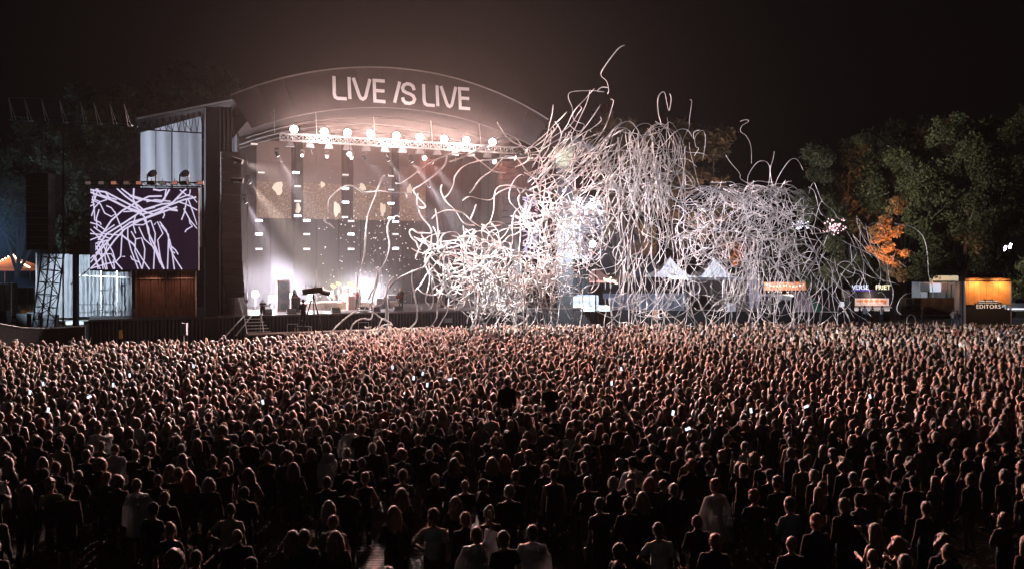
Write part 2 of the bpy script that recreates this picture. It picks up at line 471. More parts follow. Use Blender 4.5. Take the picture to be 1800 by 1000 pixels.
# ---- screens
SCRB = mat('screen_dark_picture', (0.01, 0.008, 0.012), 0.6, emit=(0.012, 0.005, 0.016), es=1.0, var=0)
SCRW = mat('screen_light_picture', (0.3, 0.3, 0.3), 0.6, emit=(0.80, 0.72, 0.97), es=0.85, var=0)
SCR_STROKES = [
 [(108,240),(250,262),(420,350),(560,425),(700,470)],[(108,262),(180,290),(330,345),(470,420),(600,470)],[(350,226),(430,300),(540,380),(620,450)],
 [(390,226),(470,290),(600,330),(760,352)],[(505,226),(500,330),(545,420),(610,500),(640,640),(700,760),(780,965)],[(245,258),(290,330),(420,395),(560,440)],
 [(108,960),(230,840),(330,700),(420,600),(560,520),(700,460),(830,420),(905,430)],[(108,905),(200,790),(330,640),(470,540),(640,490),(800,430),(900,395)],
 [(130,820),(260,640),(420,540),(600,420),(760,370),(870,360)],[(180,700),(300,520),(400,430),(520,360),(640,300),(760,296)],[(560,470),(700,430),(830,380),(960,330),(1075,305)],
 [(600,500),(740,440),(870,345),(960,250),(985,232)],[(680,235),(740,245),(800,235),(785,330)],[(830,235),(800,290),(760,350)],[(925,240),(990,290),(1040,300),(1085,355)],
 [(1020,235),(1015,280),(960,300),(880,330)],[(990,320),(965,450),(940,515)],[(1000,320),(1040,430),(1085,560)],[(900,345),(980,370),(1085,425)],[(960,410),(1020,520),(1085,595)],
 [(1010,500),(1018,545),(1040,572),(985,605),(972,628)],[(120,330),(200,370),(240,455),(300,485),(340,460),(300,405),(255,385)],[(330,440),(370,540),(400,600),(385,850),(425,850)],
 [(385,850),(340,900),(260,915),(108,960)],[(480,620),(520,690),(515,800),(580,965)],[(525,690),(575,680),(605,780),(600,870),(580,960)],[(550,580),(600,690),(690,770),(740,900),(780,960)],
 [(590,500),(640,590),(650,700),(690,790)],[(660,520),(700,640),(685,965)],[(690,560),(720,530),(770,640),(722,700),(745,850),(765,950)],[(740,530),(800,610),(822,680),(812,965)],
 [(750,560),(820,650),(830,760),(870,850),(945,968)],[(830,690),(850,780),(875,968)],[(850,760),(885,790),(910,832)],[(845,800),(870,812),(880,820)],[(450,590),(450,680),(480,790),(545,965)],
 [(400,660),(500,740),(580,870),(648,968)],[(475,845),(490,875),(560,905)],[(300,650),(400,655),(520,750)],[(250,700),(310,800),(340,900),(400,968)],[(270,710),(240,830),(262,968)],
 [(205,690),(250,800),(320,965)],[(150,740),(200,830),(250,968)],[(140,580),(220,640),(310,650)],[(108,640),(200,650),(330,560)],[(108,700),(210,660),(300,690)],[(115,760),(180,720),(270,700)],
 [(108,540),(180,560),(260,620)],[(120,360),(150,330),(180,230)],[(135,250),(150,330),(200,350),(260,330)],[(108,810),(200,830),(300,826),(350,910)],[(108,870),(180,800),(240,710)],
 [(120,480),(150,400),(200,350)],[(160,230),(210,290),(350,330)],[(130,300),(145,420),(150,520)],[(150,520),(200,540),(208,560)],[(108,390),(150,370)],[(190,420),(165,500),(170,590)],
 [(108,600),(170,660),(200,700)],[(108,780),(160,860),(180,965)],[(170,720),(210,790),(225,965)],[(410,440),(560,432),(700,400)],[(620,350),(700,330),(840,345)],[(480,560),(590,560),(660,520)],
 [(470,300),(560,330),(640,330)],[(770,500),(785,470),(778,440)],[(520,480),(500,560),(522,640)],[(700,430),(800,400),(900,420)],[(320,880),(330,965)],[(200,965),(130,840)],
]
def make_screen(label, cx_, top, bot, x0, x1, d, yaw, truss_label):
    a, b_ = at(x0, top, d), at(x1, bot, d)
    w, h = b_.x - a.x, a.z - b_.z
    c = at((x0 + x1) / 2, bot, d)
    M = Matrix.Translation(c) @ Matrix.Rotation(yaw, 4, 'Z')
    t = thing('video_screen', label, 'screen', c)
    MB(M).box((0, 0.16, h / 2), (w + 0.1, 0.28, h + 0.1)).build('cabinet', BLACK, t)
    cols, rows = 8, 6
    for i in range(cols):
        for j in range(rows):
            MB(M).box((-w / 2 + w * (i + .5) / cols, 0.0, h * (j + .5) / rows), (w / cols - 0.012, 0.03, h / rows - 0.012)).build('screen_panel', SCRB, t)
    mb = MB(M)
    for q, s in enumerate(SCR_STROKES):
        P = [Vector(((x - 108) / 977 * w - w / 2, (972 - y) / 747 * h)) for x, y in s]
        wd = (0.058 if q < 14 else 0.042) * w / 7.2
        n = len(P)
        yy = -0.022 - 0.0004 * q
        vs, fs = [], []
        for i, p in enumerate(P):
            d_ = (P[min(i + 1, n - 1)] - P[max(i - 1, 0)]).normalized()
            nn = Vector((-d_.y, d_.x)) * wd
            for e in (p + nn, p - nn):
                vs.append((min(max(e.x, -w / 2), w / 2), yy, min(max(e.y, 0), h)))
        fs = [(2 * i, 2 * i + 1, 2 * i + 3, 2 * i + 2) for i in range(n - 1)]
        mb.add(vs, fs)
    mb.build('picture', SCRW, t)
    return t, M, w, h
scrL, ML, wL, hL = make_screen('large left-hand video screen showing white streamers on dark purple', 0, 331.5, 474.5, 160.5, 346, 58.2, math.radians(2), '')
lm = mat('screen_lit_spill', (.1, .1, .1))
scrR, MR, wR, hR = make_screen('video screen showing streamers, half hidden behind the thick streamer tangle', 0, 346, 456, 917, 1062, 75.5, math.radians(10), '')
# truss and floodlights over the left screen
tr = thing('lighting_truss', 'thin black truss over the left video screen carrying small floodlights', 'truss', at(250, 325, 57.6))
a, b_ = at(143, 318, 57.4), at(358, 322, 57.4)
MB().bar(a, b_, 0.06).bar(a - Vector((0, 0, .28)), b_ - Vector((0, 0, .28)), 0.05).build('chord', DARKMETAL, tr)
mb = MB()
for k in range(24):
    p, q = a.lerp(b_, k / 24), a.lerp(b_, (k + 1) / 24)
    mb.bar(p, q - Vector((0, 0, .28)), 0.022, 3)
mb.build('bracing', DARKMETAL, tr)
for x in (190, 250, 303, 350): MB().bar(at(x, 319, 57.4), at(x, 332, 58.0), 0.03).build('bracket', DARKMETAL, tr)
FLM = mat('flood_lens', (0.4, 0.25, 0.2), 0.3, emit=(1.0, 0.38, 0.26), es=0.35, var=0)
FLM2 = mat('flood_lens_dull', (0.3, 0.26, 0.24), 0.3, emit=(0.5, 0.36, 0.32), es=0.2, var=0)  # dull lens still has a weak glow of its own
FX = [155, 178, 200, 222, 244, 266, 286, 307, 328, 352]
for i, x in enumerate(FX):
    c = at(x, 322, 57.3)
    lit = i in (2, 4, 5, 7, 9)
    nxt = ['end', 'second', 'third', 'fourth', 'fifth', 'sixth', 'seventh', 'eighth', 'ninth', 'portal-side end'][i]
    t = thing('floodlight', f'small {"glowing orange" if lit else "dull"} floodlight, {nxt} of ten above left screen', 'floodlight', c, 'floodlights above the left screen')
    MB().box(c + Vector((0, .06, 0)), (0.4, 0.16, 0.26)).build('housing', DARKMETAL, t)
    MB().box(c + Vector((0, -.03, 0)), (0.34, 0.02, 0.2)).build('lens', FLM if lit else FLM2, t)
    MB().bar(c + Vector((0, 0, .13)), c + Vector((0, .05, .3)), 0.025).build('bracket', DARKMETAL, t)
for x_, dx_ in ((262, 0), (318, 0)):
    lamp('drape_fill', 'SPOT', at(x_ - 2, 478, 58.9), 40, (1, .66, .52), .1, at(x_ + 4, 535, 60.2), 110, .7, tr)  # spots added under the screen to light the brown drape
def moving_head(c, aim, label, group, on=None, size=1.0, energy=0, color=(1, 1, 1), angle=18, mount=1):
    """base, yoke and tilted head; mount=1 hangs, -1 stands"""
    t = thing('moving_head_light', label, 'stage light', c, group)
    c = Vector(c); d = (Vector(aim) - c).normalized()
    k = size
    MB().box(c + Vector((0, 0, mount * .42 * k)), (.34 * k, .3 * k, .16 * k)).build('base', DARKMETAL, t)
    for s in (-1, 1): MB().box(c + Vector((s * .19 * k, 0, mount * .2 * k)), (.04 * k, .12 * k, .34 * k)).build('yoke_arm', DARKMETAL, t)
    MB().bar(c - d * .2 * k, c + d * .22 * k, .13 * k, 10, .16 * k).build('head', DARKMETAL, t)
    MB().bar(c + d * .221 * k, c + d * .24 * k, .13 * k, 10).build('lens', on or DARKMETAL, t)
    if energy: lamp('beam', 'SPOT', c + d * .3 * k, energy, color, .12, aim, angle, 1.0, t)
    return t
for x, dx in ((267, 'nearer the screen middle'), (324, 'nearer the portal')):
    moving_head(at(x, 306, 57.3), at(x + 60, 280, 52), f'black moving head standing on the screen truss, {dx}', 'moving heads over the left screen', size=1.5, mount=-1)

# ---- blinder truss
bt = thing('lighting_truss', 'long silver truss hanging below the roof arch with nine blinders above it', 'truss', SP(0, -1, 15.5))
MB(SM).truss((-9.6, -1.0, 15.55), (9.8, -1.0, 15.55), 0.5, 0.045, 0.55, parts=('chords',)).build('chord', ALU, bt)
MB(SM).truss((-9.6, -1.0, 15.55), (9.8, -1.0, 15.55), 0.5, 0.045, 0.55, parts=('brace',)).build('bracing', ALU, bt)
for s in (-10, -6.9, -2.4, 2.3, 6.5):
    MB(SM).bar((s, -1.0, 15.8), (s, -0.6, 17.6), 0.025).build('hanger', ALU, bt)
GLOW = mat('blinder_glow', (1, 1, 1), emit=(1.0, 0.93, 0.9), es=60, var=0)
BL = [(517, 228), (570, 232), (611, 234), (652, 236), (697, 239), (738, 242), (781, 245), (820, 247), (866, 250)]
NTH = ['first', 'second', 'third', 'fourth', 'fifth', 'sixth', 'seventh', 'eighth', 'ninth']
for i, (x, y) in enumerate(BL):
    s, z = on_plane(x, y, -1.1)
    c = SP(s, -1.1, z)
    t = thing('blinder_light', f'{NTH[i]} glaring white blinder from the left end of the stage truss', 'stage light', c, 'nine glaring blinders on the stage truss')
    MB(SM).box((s, -0.9, z), (0.5, 0.2, 0.46)).build('housing', DARKMETAL, t)
    MB(SM).bar((s, -1.02, z), (s, -1.12, z), .27, 20).build('bulb', GLOW, t)
    if i % 3 == 1: lamp('sign_fill', 'POINT', SP(s, -2.6, z - .2), LP['letter_fill'], (1, .8, .77), .4, parent=t)  # fill points added to light the sign letters
    MB(SM).bar((s, -0.9, z - .25), (s, -1.0, 15.8), .03).build('stem', DARKMETAL, t)
    lamp('blinder_lamp', 'SPOT', SP(s, -1.35, z), LP['blinder'], (1.0, 0.70, 0.64), 0.12, SP(s, -1.35, z) - V * 10 + Vector((0, 0, -.6)), 176, 0.3, parent=t)
for i in range(13):
    s = -8.9 + i * 1.45
    t = thing('wash_light', f'white trapezoid wash light hanging under the truss, number {i + 1} of thirteen', 'stage light', SP(s, -1, 14.9), 'wash lights under the truss')
    t['label'] = f'pale wash light under the long truss, {(["end"] + NTH[1:] + ["tenth", "eleventh", "twelfth", "far end"])[i]} of thirteen'
    MB(SM).add([(s - .2, -1.1, 15.22), (s + .2, -1.1, 15.22), (s + .2, -.8, 15.22), (s - .2, -.8, 15.22), (s - .33, -1.2, 14.85), (s + .33, -1.2, 14.85), (s + .33, -.75, 14.85), (s - .33, -.75, 14.85)],
               [(0, 3, 2, 1), (4, 5, 6, 7), (0, 1, 5, 4), (1, 2, 6, 5), (2, 3, 7, 6), (3, 0, 4, 7)]).build('shade', mat('worn_lamp_housing', (.2, .18, .18), .5, .4), t)
    for dx in (-.2, .2): MB(SM).bar((s + dx, -1.2, 15.25), (s + dx, -1.0, 15.5), .02).build('clamp', ALU, t)
    if i % 2: MB(SM).bar((s + .1, -1.1, 14.7), (s + .1 + .1 * (i % 3), -1.1, 14.35), .02).build('cable', ALU, t)

# ---- beams inside the stage
LENSW = mat('beam_lens', (1, 1, 1), emit=(0.95, 0.92, 1.0), es=9, var=0)
LENSO = mat('soft_lens', (1, 1, 1), emit=(1.0, 0.86, 0.82), es=3.5, var=0)
BEAMS = [(437, 319, 4, (560, 470), (1.0, .93, .8), 1), (431, 353, 4, (520, 520), (.8, .82, 1.0), 1.3), (487, 271, 3, (600, 470), (.85, .85, 1.0), 1), (640, 278, 5, (710, 350), (.7, .75, 1.0), .5),
         (681, 280, 3, (800, 450), (.85, .85, 1.0), 1), (722, 282, 3, (850, 450), (.85, .85, 1.0), 1), (758, 284, 3, (860, 420), (.85, .9, 1.0), .8), (753, 326, 5, (850, 460), (.7, .85, 1.0), 1)]
bl = ['upper of two beam lights shining across from the left portal', 'lower of two beam lights shining across from the left portal', 'beam light nearest the left portal in the hanging row',
      'faint blue beam light amid the row of hanging stage lights', 'beam light under the middle of the row, aimed down across', 'second slanting beam light right of the middle', 'third slanting beam light right of the middle', 'lone pale blue beam light beside the golden video band']
for (x, y, v, (ax, ay), c, e), lab in zip(BEAMS, bl):
    moving_head(SPX(x, y, v), SPX(ax, ay, v + 2), lab, 'beam lights in the stage haze', LENSW, 0.9, LP['beam'] * e, c, 24)
for x, y, lab in ((531, 273, 'second'), (575, 275, 'third'), (618, 277, 'fourth')):
    moving_head(SPX(x, y, 4), SPX(x, y + 40, -2), f'{lab} small round light of the hanging row, facing straight out', 'small round lights facing out', LENSO, 0.9)
    lamp('round_lamp', 'POINT', SPX(x, y, 3.4), LP['house'], (1, .68, .58), .15)

# ---- video wall with golden band
vw = thing('video_wall', 'back video wall with golden sparkling band across the stage', 'video wall', SP(-2, 12, DECK))
def vid_mat(name, gold):
    m = bpy.data.materials.new(name); m.use_nodes = True
    nt = m.node_tree; b = nt.nodes['Principled BSDF']
    b.inputs['Base Color'].default_value = (0.02, 0.015, 0.014, 1)
    tc = nt.nodes.new('ShaderNodeTexCoord')
    n = nt.nodes.new('ShaderNodeTexNoise'); n.inputs['Scale'].default_value = 7.5 if gold else 1.2; n.inputs['Detail'].default_value = 8; n.inputs['Roughness'].default_value = .85
    nt.links.new(tc.outputs['Object'], n.inputs[0])
    r = nt.nodes.new('ShaderNodeValToRGB')
    e = r.color_ramp.elements
    if gold:
        e[0].position = .44; e[0].color = (.035, .014, .008, 1); e[1].position = .74; e[1].color = (1, .7, .38, 1)
        x = e.new(.56); x.color = (.15, .07, .028, 1)
    else:
        e[0].position = .3; e[0].color = (.05, .02, .015, 1); e[1].position = .7; e[1].color = (.085, .038, .028, 1)
    nt.links.new(n.outputs[0], r.inputs[0]); nt.links.new(r.outputs[0], b.inputs['Emission Color'])
    b.inputs['Emission Strength'].default_value = LP['gold'] if gold else LP['vid']
    return m
VG, VD = vid_mat('golden_picture', True), vid_mat('dim_brown_picture', False)
edges = [451, 500, 514, 562, 586, 626, 650, 690, 700, 748]
COLS = [(451, 512, 12), (533, 600, 12), (621, 688, 12), (702, 748, 12)]
for x0, x1, v in COLS:
    s0, s1 = on_plane(x0, 300, v)[0], on_plane(x1, 300, v)[0]
    for z0, z1, m in ((10.15, 13.4, VG), (13.42, 17.0, VD)):
        nx = 3
        for i in range(nx):
            for j in range(2):
                w, h = (s1 - s0) / nx, (z1 - z0) / 2
                MB(SM).box((s0 + w * (i + .5), v, z0 + h * (j + .5)), (w - .01, .1, h - .01)).build('video_panel', m, vw)
CREAM = mat('cream_figure_picture', (.3, .25, .2), emit=(1, .76, .55), es=LP['cream'], var=0)
for x, y, rx, ry in ((489, 331, 8, 11), (567, 325, 4, 5), (637, 330, 6, 7), (720, 333, 5, 8), (592, 368, 6, 12), (673, 368, 5, 11), (524, 366, 4, 10)):
    s, z = on_plane(x, y, 11.9)
    pts = []
    for k in range(14):
        a = k / 14 * 2 * math.pi; q = 1 + .18 * math.sin(3 * a + x) + .1 * math.sin(5 * a + y)
        pts.append(SP(s + rx * .054 * q * math.cos(a), 11.93, z + ry * .054 * q * math.sin(a)))
    MB().add(pts, [tuple(range(14))]).build('picture_figure', CREAM, vw)
# dark lamp columns and led bars
for x in (522, 607, 692):
    s, z = on_plane(x, 300, 10.6)
    MB(SM).truss((s, 10.6, 9.6), (s, 10.6, 17.2), 0.45, 0.03, 0.7).build('lamp_column', DARKMETAL, vw)
LON = mat('led_bar_lit', (1, 1, 1), emit=(.78, .76, 1.0), es=14, var=0)
LOFF = mat('led_bar_dim', (.5, .45, .42), emit=(.75, .6, .52), es=.5, var=0)
BARS = [(455, 388, 1), (455, 412, 1), (455, 438, 0), (539, 388, 1), (539, 412, 0), (539, 438, 0), (617, 412, 1), (617, 389, 0), (617, 438, 0), (695, 390, 1), (695, 412, 0), (695, 437, 1),
        (520, 304, 1), (523, 380, 1), (523, 354, 0), (523, 328, 0), (607, 308, 0), (607, 332, 1), (607, 356, 1), (606, 382, 0), (687, 310, 0), (687, 334, 0), (687, 358, 1), (687, 384, 1), (447, 254, 0), (459, 304, 0)]
for i, (x, y, on) in enumerate(BARS):
    p = SPX(x, y, 10.3)
    s, z = on_plane(x, y, 10.3)
    col_ = {455: 'outermost hanging lamp column', 539: 'second hanging lamp column', 617: 'third hanging lamp column', 695: 'last hanging lamp column'}.get(x, 'lamp column beside the golden band' if x < 560 else ('middle lamp column of the golden band' if x < 650 else 'last lamp column of the golden band'))
    if x in (447, 459): col_ = 'left portal top' if x == 447 else 'left portal flank'
    rank = sorted(b[1] for b in BARS if b[0] == x or (abs(b[0] - x) < 4)).index(y)
    t = thing('led_bar_light', f'{"bright" if on else "dim"} led bar, {["top", "second", "third", "bottom", "fifth"][min(rank, 4)]} one on the {col_}', 'stage light', p, 'led bars hanging inside the stage')
    MB(SM).box((s, 10.35, z), (.62, .2, .3)).build('housing', DARKMETAL, t)
    MB(SM).box((s, 10.23, z), (.56, .03, .14)).build('led_strip', LON if on else LOFF, t)
    if x in (455, 539, 617, 695): MB(SM).bar((s, 10.4, z + .15), (s, 10.4, z + .6), .02).build('cable', DARKMETAL, t)

# ---- line arrays on the portals
def line_array(x, y0, y1, v, n, label, bend):
    s, z0 = on_plane(x, y0, v); z1 = on_plane(x, y1, v)[1]
    t = thing('line_array_speaker', label, 'speaker array', SP(s, v, z0))
    MB(SM).bar((s, v, z0 + .1), (s, v, z0 + 1.5), .05).build('rigging', DARKMETAL, t)
    h = (z0 - z1) / n
    for k in range(n):
        f = k / (n - 1)
        R = Matrix.Rotation(f * f * .5, 3, 'X')
        MB(SM).box((s + bend * f ** 3, v - .0 + .6 * f ** 3, z0 - h * (k + .5)), (1.35, .75, h * .93), R=R).build('cabinet', mat('speaker_cabinet', (.05, .036, .032), .6, bump=.3), t)
    return t
line_array(405, 268, 520, -.6, 20, 'tall black line array hanging in front of the left stage portal', .35)
# spots added on the left portal to side-light the streamers
for k, (z_, tg, an) in enumerate(((13.4, at(900, 460, 58), 34), (12.0, at(1230, 400, 64), 24))):
    c = SP(-12.9, -3.2, z_)
    fs_ = thing('streamer_fill_spot', ('upper' if k == 0 else 'lower') + ' added spot on the left portal, lighting the streamers', 'stage light', c, 'added streamer spots on the left portal')
    d_ = (tg - c).normalized()
    MB().bar(c - d_ * .4, c + d_ * .4, .14, 10, .18).build('housing', DARKMETAL, fs_)
    MB().bar(c, c + V * 3, .05).build('outrigger', DARKMETAL, fs_)
    lamp('streamer_fill', 'SPOT', c + d_ * .5, LP['washa'] * (1.35 if k == 0 else .8), (1, .95, .96) if k == 0 else (.88, .85, 1), .15, tg, an, .8, fs_)
line_array(893, 285, 500, -.6, 20, 'tall black line array hanging on the portal behind the streamers', -.35)

# ---- white covered object, monitors and band gear
def lump(c, r, seed, squash=1.0, amp=.18):
    mb = MB(); mb.ball((0, 0, 0), 1, 18, 12)
    vs = []
    for p in mb.v:
        p = Vector(p); q = 1 + amp * noise.noise(p * 2.3 + Vector((seed, 0, 0))) * 2
        p = Vector((p.x * r[0] * q, p.y * r[1] * q, max(p.z, -.2) * r[2] * q)) + Vector(c)
        vs.append(tuple(p))
    mb.v = vs
    return mb
c = SPX(412, 548, 1.2); c.z = DECK + .2
COVER = mat('crumpled_white_cover', (.62, .5, .47), .6, bump=.8, scale=4, transl=.2)
mb = MB()
rr = [(0, .85), (.35, .8), (.8, .7), (1.3, .5), (1.6, .3), (1.75, .05)]
pts = []
mb.grid(lambda u, v: (c.x + (rr[min(int(v * 5.001), 5)][1] * (1 + .16 * math.sin(7 * u * 6.283 + v * 6)) * math.cos(u * 6.283)) + .25 * v, c.y + rr[min(int(v * 5.001), 5)][1] * .7 * math.sin(u * 6.283), DECK + rr[min(int(v * 5.001), 5)][0]), 40, 5)
mb.build('covered_equipment', COVER, label='crumpled white sheet draped over equipment at the left stage edge', cat='covered equipment')
SPK = mat('brown_cabinet', (.09, .05, .04), .6)
def cabinet(x, y, v, w, h, d, label, cones=2, m=None, name='amplifier', cat='amplifier', group='amplifiers on the stage'):
    s, z = on_plane(x, y, v); z = max(DECK, z) if abs(z - DECK) > .4 else DECK
    t = thing(name, label, cat, SP(s, v, z), group)
    MB(SM).box((s, v, z + h / 2), (w, d, h)).build('box', m or SPK, t)
    MB(SM).box((s, v - d / 2 - .012, z + h / 2), (w * .9, .02, h * .88)).build('grille', mat('grille', (.07, .045, .04), .8), t)
    for k in range(cones):
        MB(SM).bar((s, v - d / 2 - .03, z + h * (k + .5) / cones), (s, v - d / 2 - .05, z + h * (k + .5) / cones), min(w, h / cones) * .36, 10).build('cone', DARKMETAL, t)
    return t
cabinet(423, 548, 1.5, .55, 1.3, .6, 'dark wedge-topped speaker box right of the crumpled white sheet', 2)
cabinet(497, 548, 4.6, 1.0, 2.5, .7, 'tall red-brown cabinet between the two left floor glows', 3, mat('redbrown', (.22, .09, .07), .6))
cabinet(519, 548, 2.5, .75, 1.25, .5, 'pale orange amplifier box beside the camera operator', 1, mat('pale_box', (.3, .17, .11), .6))
cabinet(672, 545, 5, 1.2, .9, .6, 'low black amplifier stack behind the guitarist', 2)
cabinet(688, 530, 6, .8, .6, .5, 'small white-topped amplifier on a riser beside guitarist', 1, mat('pale_amp', (.7, .66, .6), .6))
cabinet(783, 543, 5, 1.1, 1.5, .7, 'speaker stack with light frame among falling streamers', 2)
cabinet(826, 543, 5, 1.1, 1.6, .7, 'framed flight case among the lowest streamers at deck level', 2)
# riser, drums
rs = thing('drum_riser', 'low brown riser carrying drums and keyboards across mid stage', 'riser', SP(-3, 6, DECK))
for k in range(8):
    MB(SM).box((-6.5 + k * 1.05, 6.4, DECK + .3), (1.03, 2.2, .6)).build('riser_board', mat('riser_front', (.2, .12, .085), .7, var=.5, scale=5), rs)
dk = thing('drum_kit', 'drum kit with pale round bass drum skin on the riser', 'drum kit', SP(-2.9, 5.6, DECK + .6))
s, z = on_plane(606, 522, 5.6); z = DECK + .98
HIDE = mat('drum_skin', (.8, .68, .62), .5); SHELL = mat('drum_shell', (.1, .04, .03), .3); BRASS = mat('cymbal', (.7, .5, .25), .3, .9)
MB(SM).bar((s, 5.3, z), (s, 5.8, z), .4, 18).build('bass_drum', SHELL, dk)
MB(SM).bar((s, 5.28, z), (s, 5.3, z), .36, 18).build('drum_skin', HIDE, dk)
for dx, dz, r in ((-.35, .5, .17), (.3, .52, .17), (.75, .1, .24), (-.8, .1, .2)):
    MB(SM).bar((s + dx, 5.7, z + dz - .12), (s + dx, 5.7, z + dz + .12), r, 12).build('tom_drum', SHELL, dk)
for dx, dz in ((-.9, .95), (-.45, 1.15), (.5, 1.15), (1.0, .9)):
    MB(SM).bar((s + dx, 5.9, z + dz), (s + dx + .008, 5.88, z + dz + .025), .26, 12).build('cymbal', BRASS, dk)
    MB(SM).bar((s + dx, 5.9, z - .4), (s + dx, 5.9, z + dz), .015).build('cymbal_stand', ALU, dk)
kb = thing('keyboard_rig', 'square wooden keyboard desk right of the drum kit', 'keyboard', SP(-1, 4.6, DECK))
s, z = on_plane(622, 540, 4.6)
MB(SM).box((s, 4.6, DECK + .55), (1.1, .6, 1.1)).build('desk', mat('desk_brown', (.3, .16, .11), .6), kb)
MB(SM).box((s, 4.5, DECK + 1.15), (1.25, .4, .09)).build('keys', HIDE, kb)
MB(SM).bar((s + .5, 4.4, DECK), (s + .5, 4.4, DECK + 1.6), .02).build('microphone_stand', ALU, kb)
for i, (x, y) in enumerate(((470, 548), (512, 549), (590, 546), (640, 545), (660, 546), (700, 546))):
    s, z = on_plane(x, y, 1.2)
    t = thing('floor_monitor', f'black wedge monitor, {NTH[i]} from the left along the stage front', 'monitor', SP(s, 1.2, DECK), 'wedge monitors along the stage front')
    MB(SM).add([(s - .35, .9, DECK), (s + .35, .9, DECK), (s + .35, 1.5, DECK), (s - .35, 1.5, DECK), (s - .35, .95, DECK + .12), (s + .35, .95, DECK + .12), (s + .35, 1.35, DECK + .4), (s - .35, 1.35, DECK + .4)],
               [(0, 3, 2, 1), (4, 5, 6, 7), (0, 1, 5, 4), (1, 2, 6, 5), (2, 3, 7, 6), (3, 0, 4, 7)]).build('wedge', mat('wedge', (.05, .035, .03), .6), t)
    MB(SM).box((s, 1.17, DECK + .275), (.6, .4, .01), R=Matrix.Rotation(math.radians(35), 3, 'X')).build('grille', DARKMETAL, t)
# floor lights with visible glow
FG = mat('floor_glow', (1, 1, 1), emit=(.97, .95, 1.0), es=24, var=0)
for i, (x, y, v, e, lab) in enumerate(((449, 516, 7, 1.6, 'widest floor glow, nearest the left portal'), (478, 524, 6, .5, 'small floor light beside the widest glow'), (509, 520, 6, .9, 'bright floor light behind the pale orange box'), (546, 522, 6, .8, 'floor light behind the camera crane'),
                                       (580, 516, 7.5, .6, 'greenish floor light left of the drums'), (642, 515, 7.5, 1.3, 'tall bright floor light right of the drums'))):
    s, z = on_plane(x, y, v)
    t = thing('floor_light', lab, 'stage light', SP(s, v, DECK), 'glowing floor lights on stage')
    MB(SM).box((s, v + .1, z - .1), (.55, .3, .5)).build('housing', DARKMETAL, t)
    MB(SM).box((s, v + .1, (DECK + z - .35) / 2), (.1, .1, z - .35 - DECK)).build('stand', DARKMETAL, t)
    MB(SM).box((s, v - .07, z), (.4, .03, .42)).build('lens', FG, t)
    lamp('floor_lamp', 'POINT', SP(s, v - .35, z + .05), LP['floor'] * e, (.95, .9, 1.0) if i != 4 else (.85, 1.0, .9), .12, parent=t)
# pit details
for (x0, x1, y, lab) in ((505, 523, 569, 'nearer the steps'), (630, 648, 566, 'below the guitarist')):
    a, b_ = SPX(x0, y, -.4), SPX(x1, y, -.4)
    t = thing('pit_rail', f'thin metal pit rail against the stage skirt, {lab}', 'rail', a)
    MB().bar(a, b_, .025).build('rail_bar', ALU, t)
    for p in (a, b_): MB().bar(p, (p.x, p.y, 1.0), .02).build('post', ALU, t)
s, z = on_plane(788, 563, -.15)
MB(SM).box((s, -.1, z), (.6, .12, .35)).build('stage_box', mat('grey_box', (.2, .16, .15), .6), label='small grey panel box on the stage skirt among the streamers', cat='box')
c = at(323, 578, 52)
t = thing('pole_box', 'grey electric box on a pole rising from the left crowd edge', 'box', (c.x, c.y, 0))
MB().box(c, (.4, .25, .72)).build('cabinet', mat('grey_cab', (.32, .33, .35), .5), t)
MB().bar((c.x, c.y, 0), c, .04, 6).build('pole', ALU, t)
c = at(212, 587, 56)
MB().box(c, (.2, .03, .55)).build('warning_notice', mat('amber_board', (.7, .3, .08), .6, emit=(1, .4, .1), es=.06), label='small orange notice on the black stage skirt at far left', cat='notice')
# confetti falling on stage
random.seed(9)
mb = MB()
for k in range(330):
    x = random.gauss(655, 48); y = random.uniform(375, 560) if random.random() < .8 else random.uniform(300, 400)
    if not 560 < x < 770: continue
    p = SPX(x, y, random.uniform(-2, 8)); r = Matrix.Rotation(random.uniform(0, 6), 3, (random.random(), random.random(), .3))
    q = random.uniform(.022, .05)
    mb.add([p + r @ Vector(w) for w in ((-q, 0, -q), (q, 0, -q), (q, 0, q), (-q, 0, q))], [(0, 1, 2, 3)])
mb.build('confetti', mat('confetti_paper', (.85, .78, .75), .6, transl=.4, var=0, emit=None), label='tiny white confetti flakes drifting in front of the stage', cat='confetti', kind='stuff')
# ------------------------------------------------------------------ left side: PA tower, curtains, tents
BR2 = mat('tower_steel', (0.03, 0.034, 0.038), 0.5, 0.3)
t = thing('scaffold_tower', 'tall upright lattice tower beside the hanging speaker array', 'tower', at(111, 626, 57))
b0 = at(111, 470, 57)
MB().truss((b0.x, 57, 0), (b0.x, 57, at(0, 215, 57).z), .8, .05, .85, parts=('chords',)).build('chord', BR2, t)
MB().truss((b0.x, 57, 0), (b0.x, 57, at(0, 215, 57).z), .8, .05, .85, parts=('brace',), br=.6).build('bracing', BR2, t)
MB().bar((b0.x + .75, 57.2, 0), (b0.x + .75, 57.2, at(0, 445, 57).z), .22, 6).build('cable_loom', BLACK, t)
t = thing('scaffold_tower', 'leaning lattice tower left of the upright one, below the speakers', 'tower', at(72, 626, 56.5))
p, q = at(70, 626, 56.5), at(95, 432, 56.5)
MB().truss(p, q, .95, .05, .85, parts=('chords',)).build('chord', BR2, t)
MB().truss(p, q, .95, .05, .85, parts=('brace',), br=.6).build('bracing', BR2, t)
t = thing('boom_truss', 'dim overhead boom truss with upright rods at upper left', 'truss', at(130, 215, 57))
p, q = at(15, 211, 57), at(242, 223, 57)
MB().bar(p, q, .05).bar(at(15, 205, 57.8), at(242, 217, 57.8), .04).bar(at(20, 172, 57.4), at(240, 178, 57.4), .02).build('chord', BR2, t)
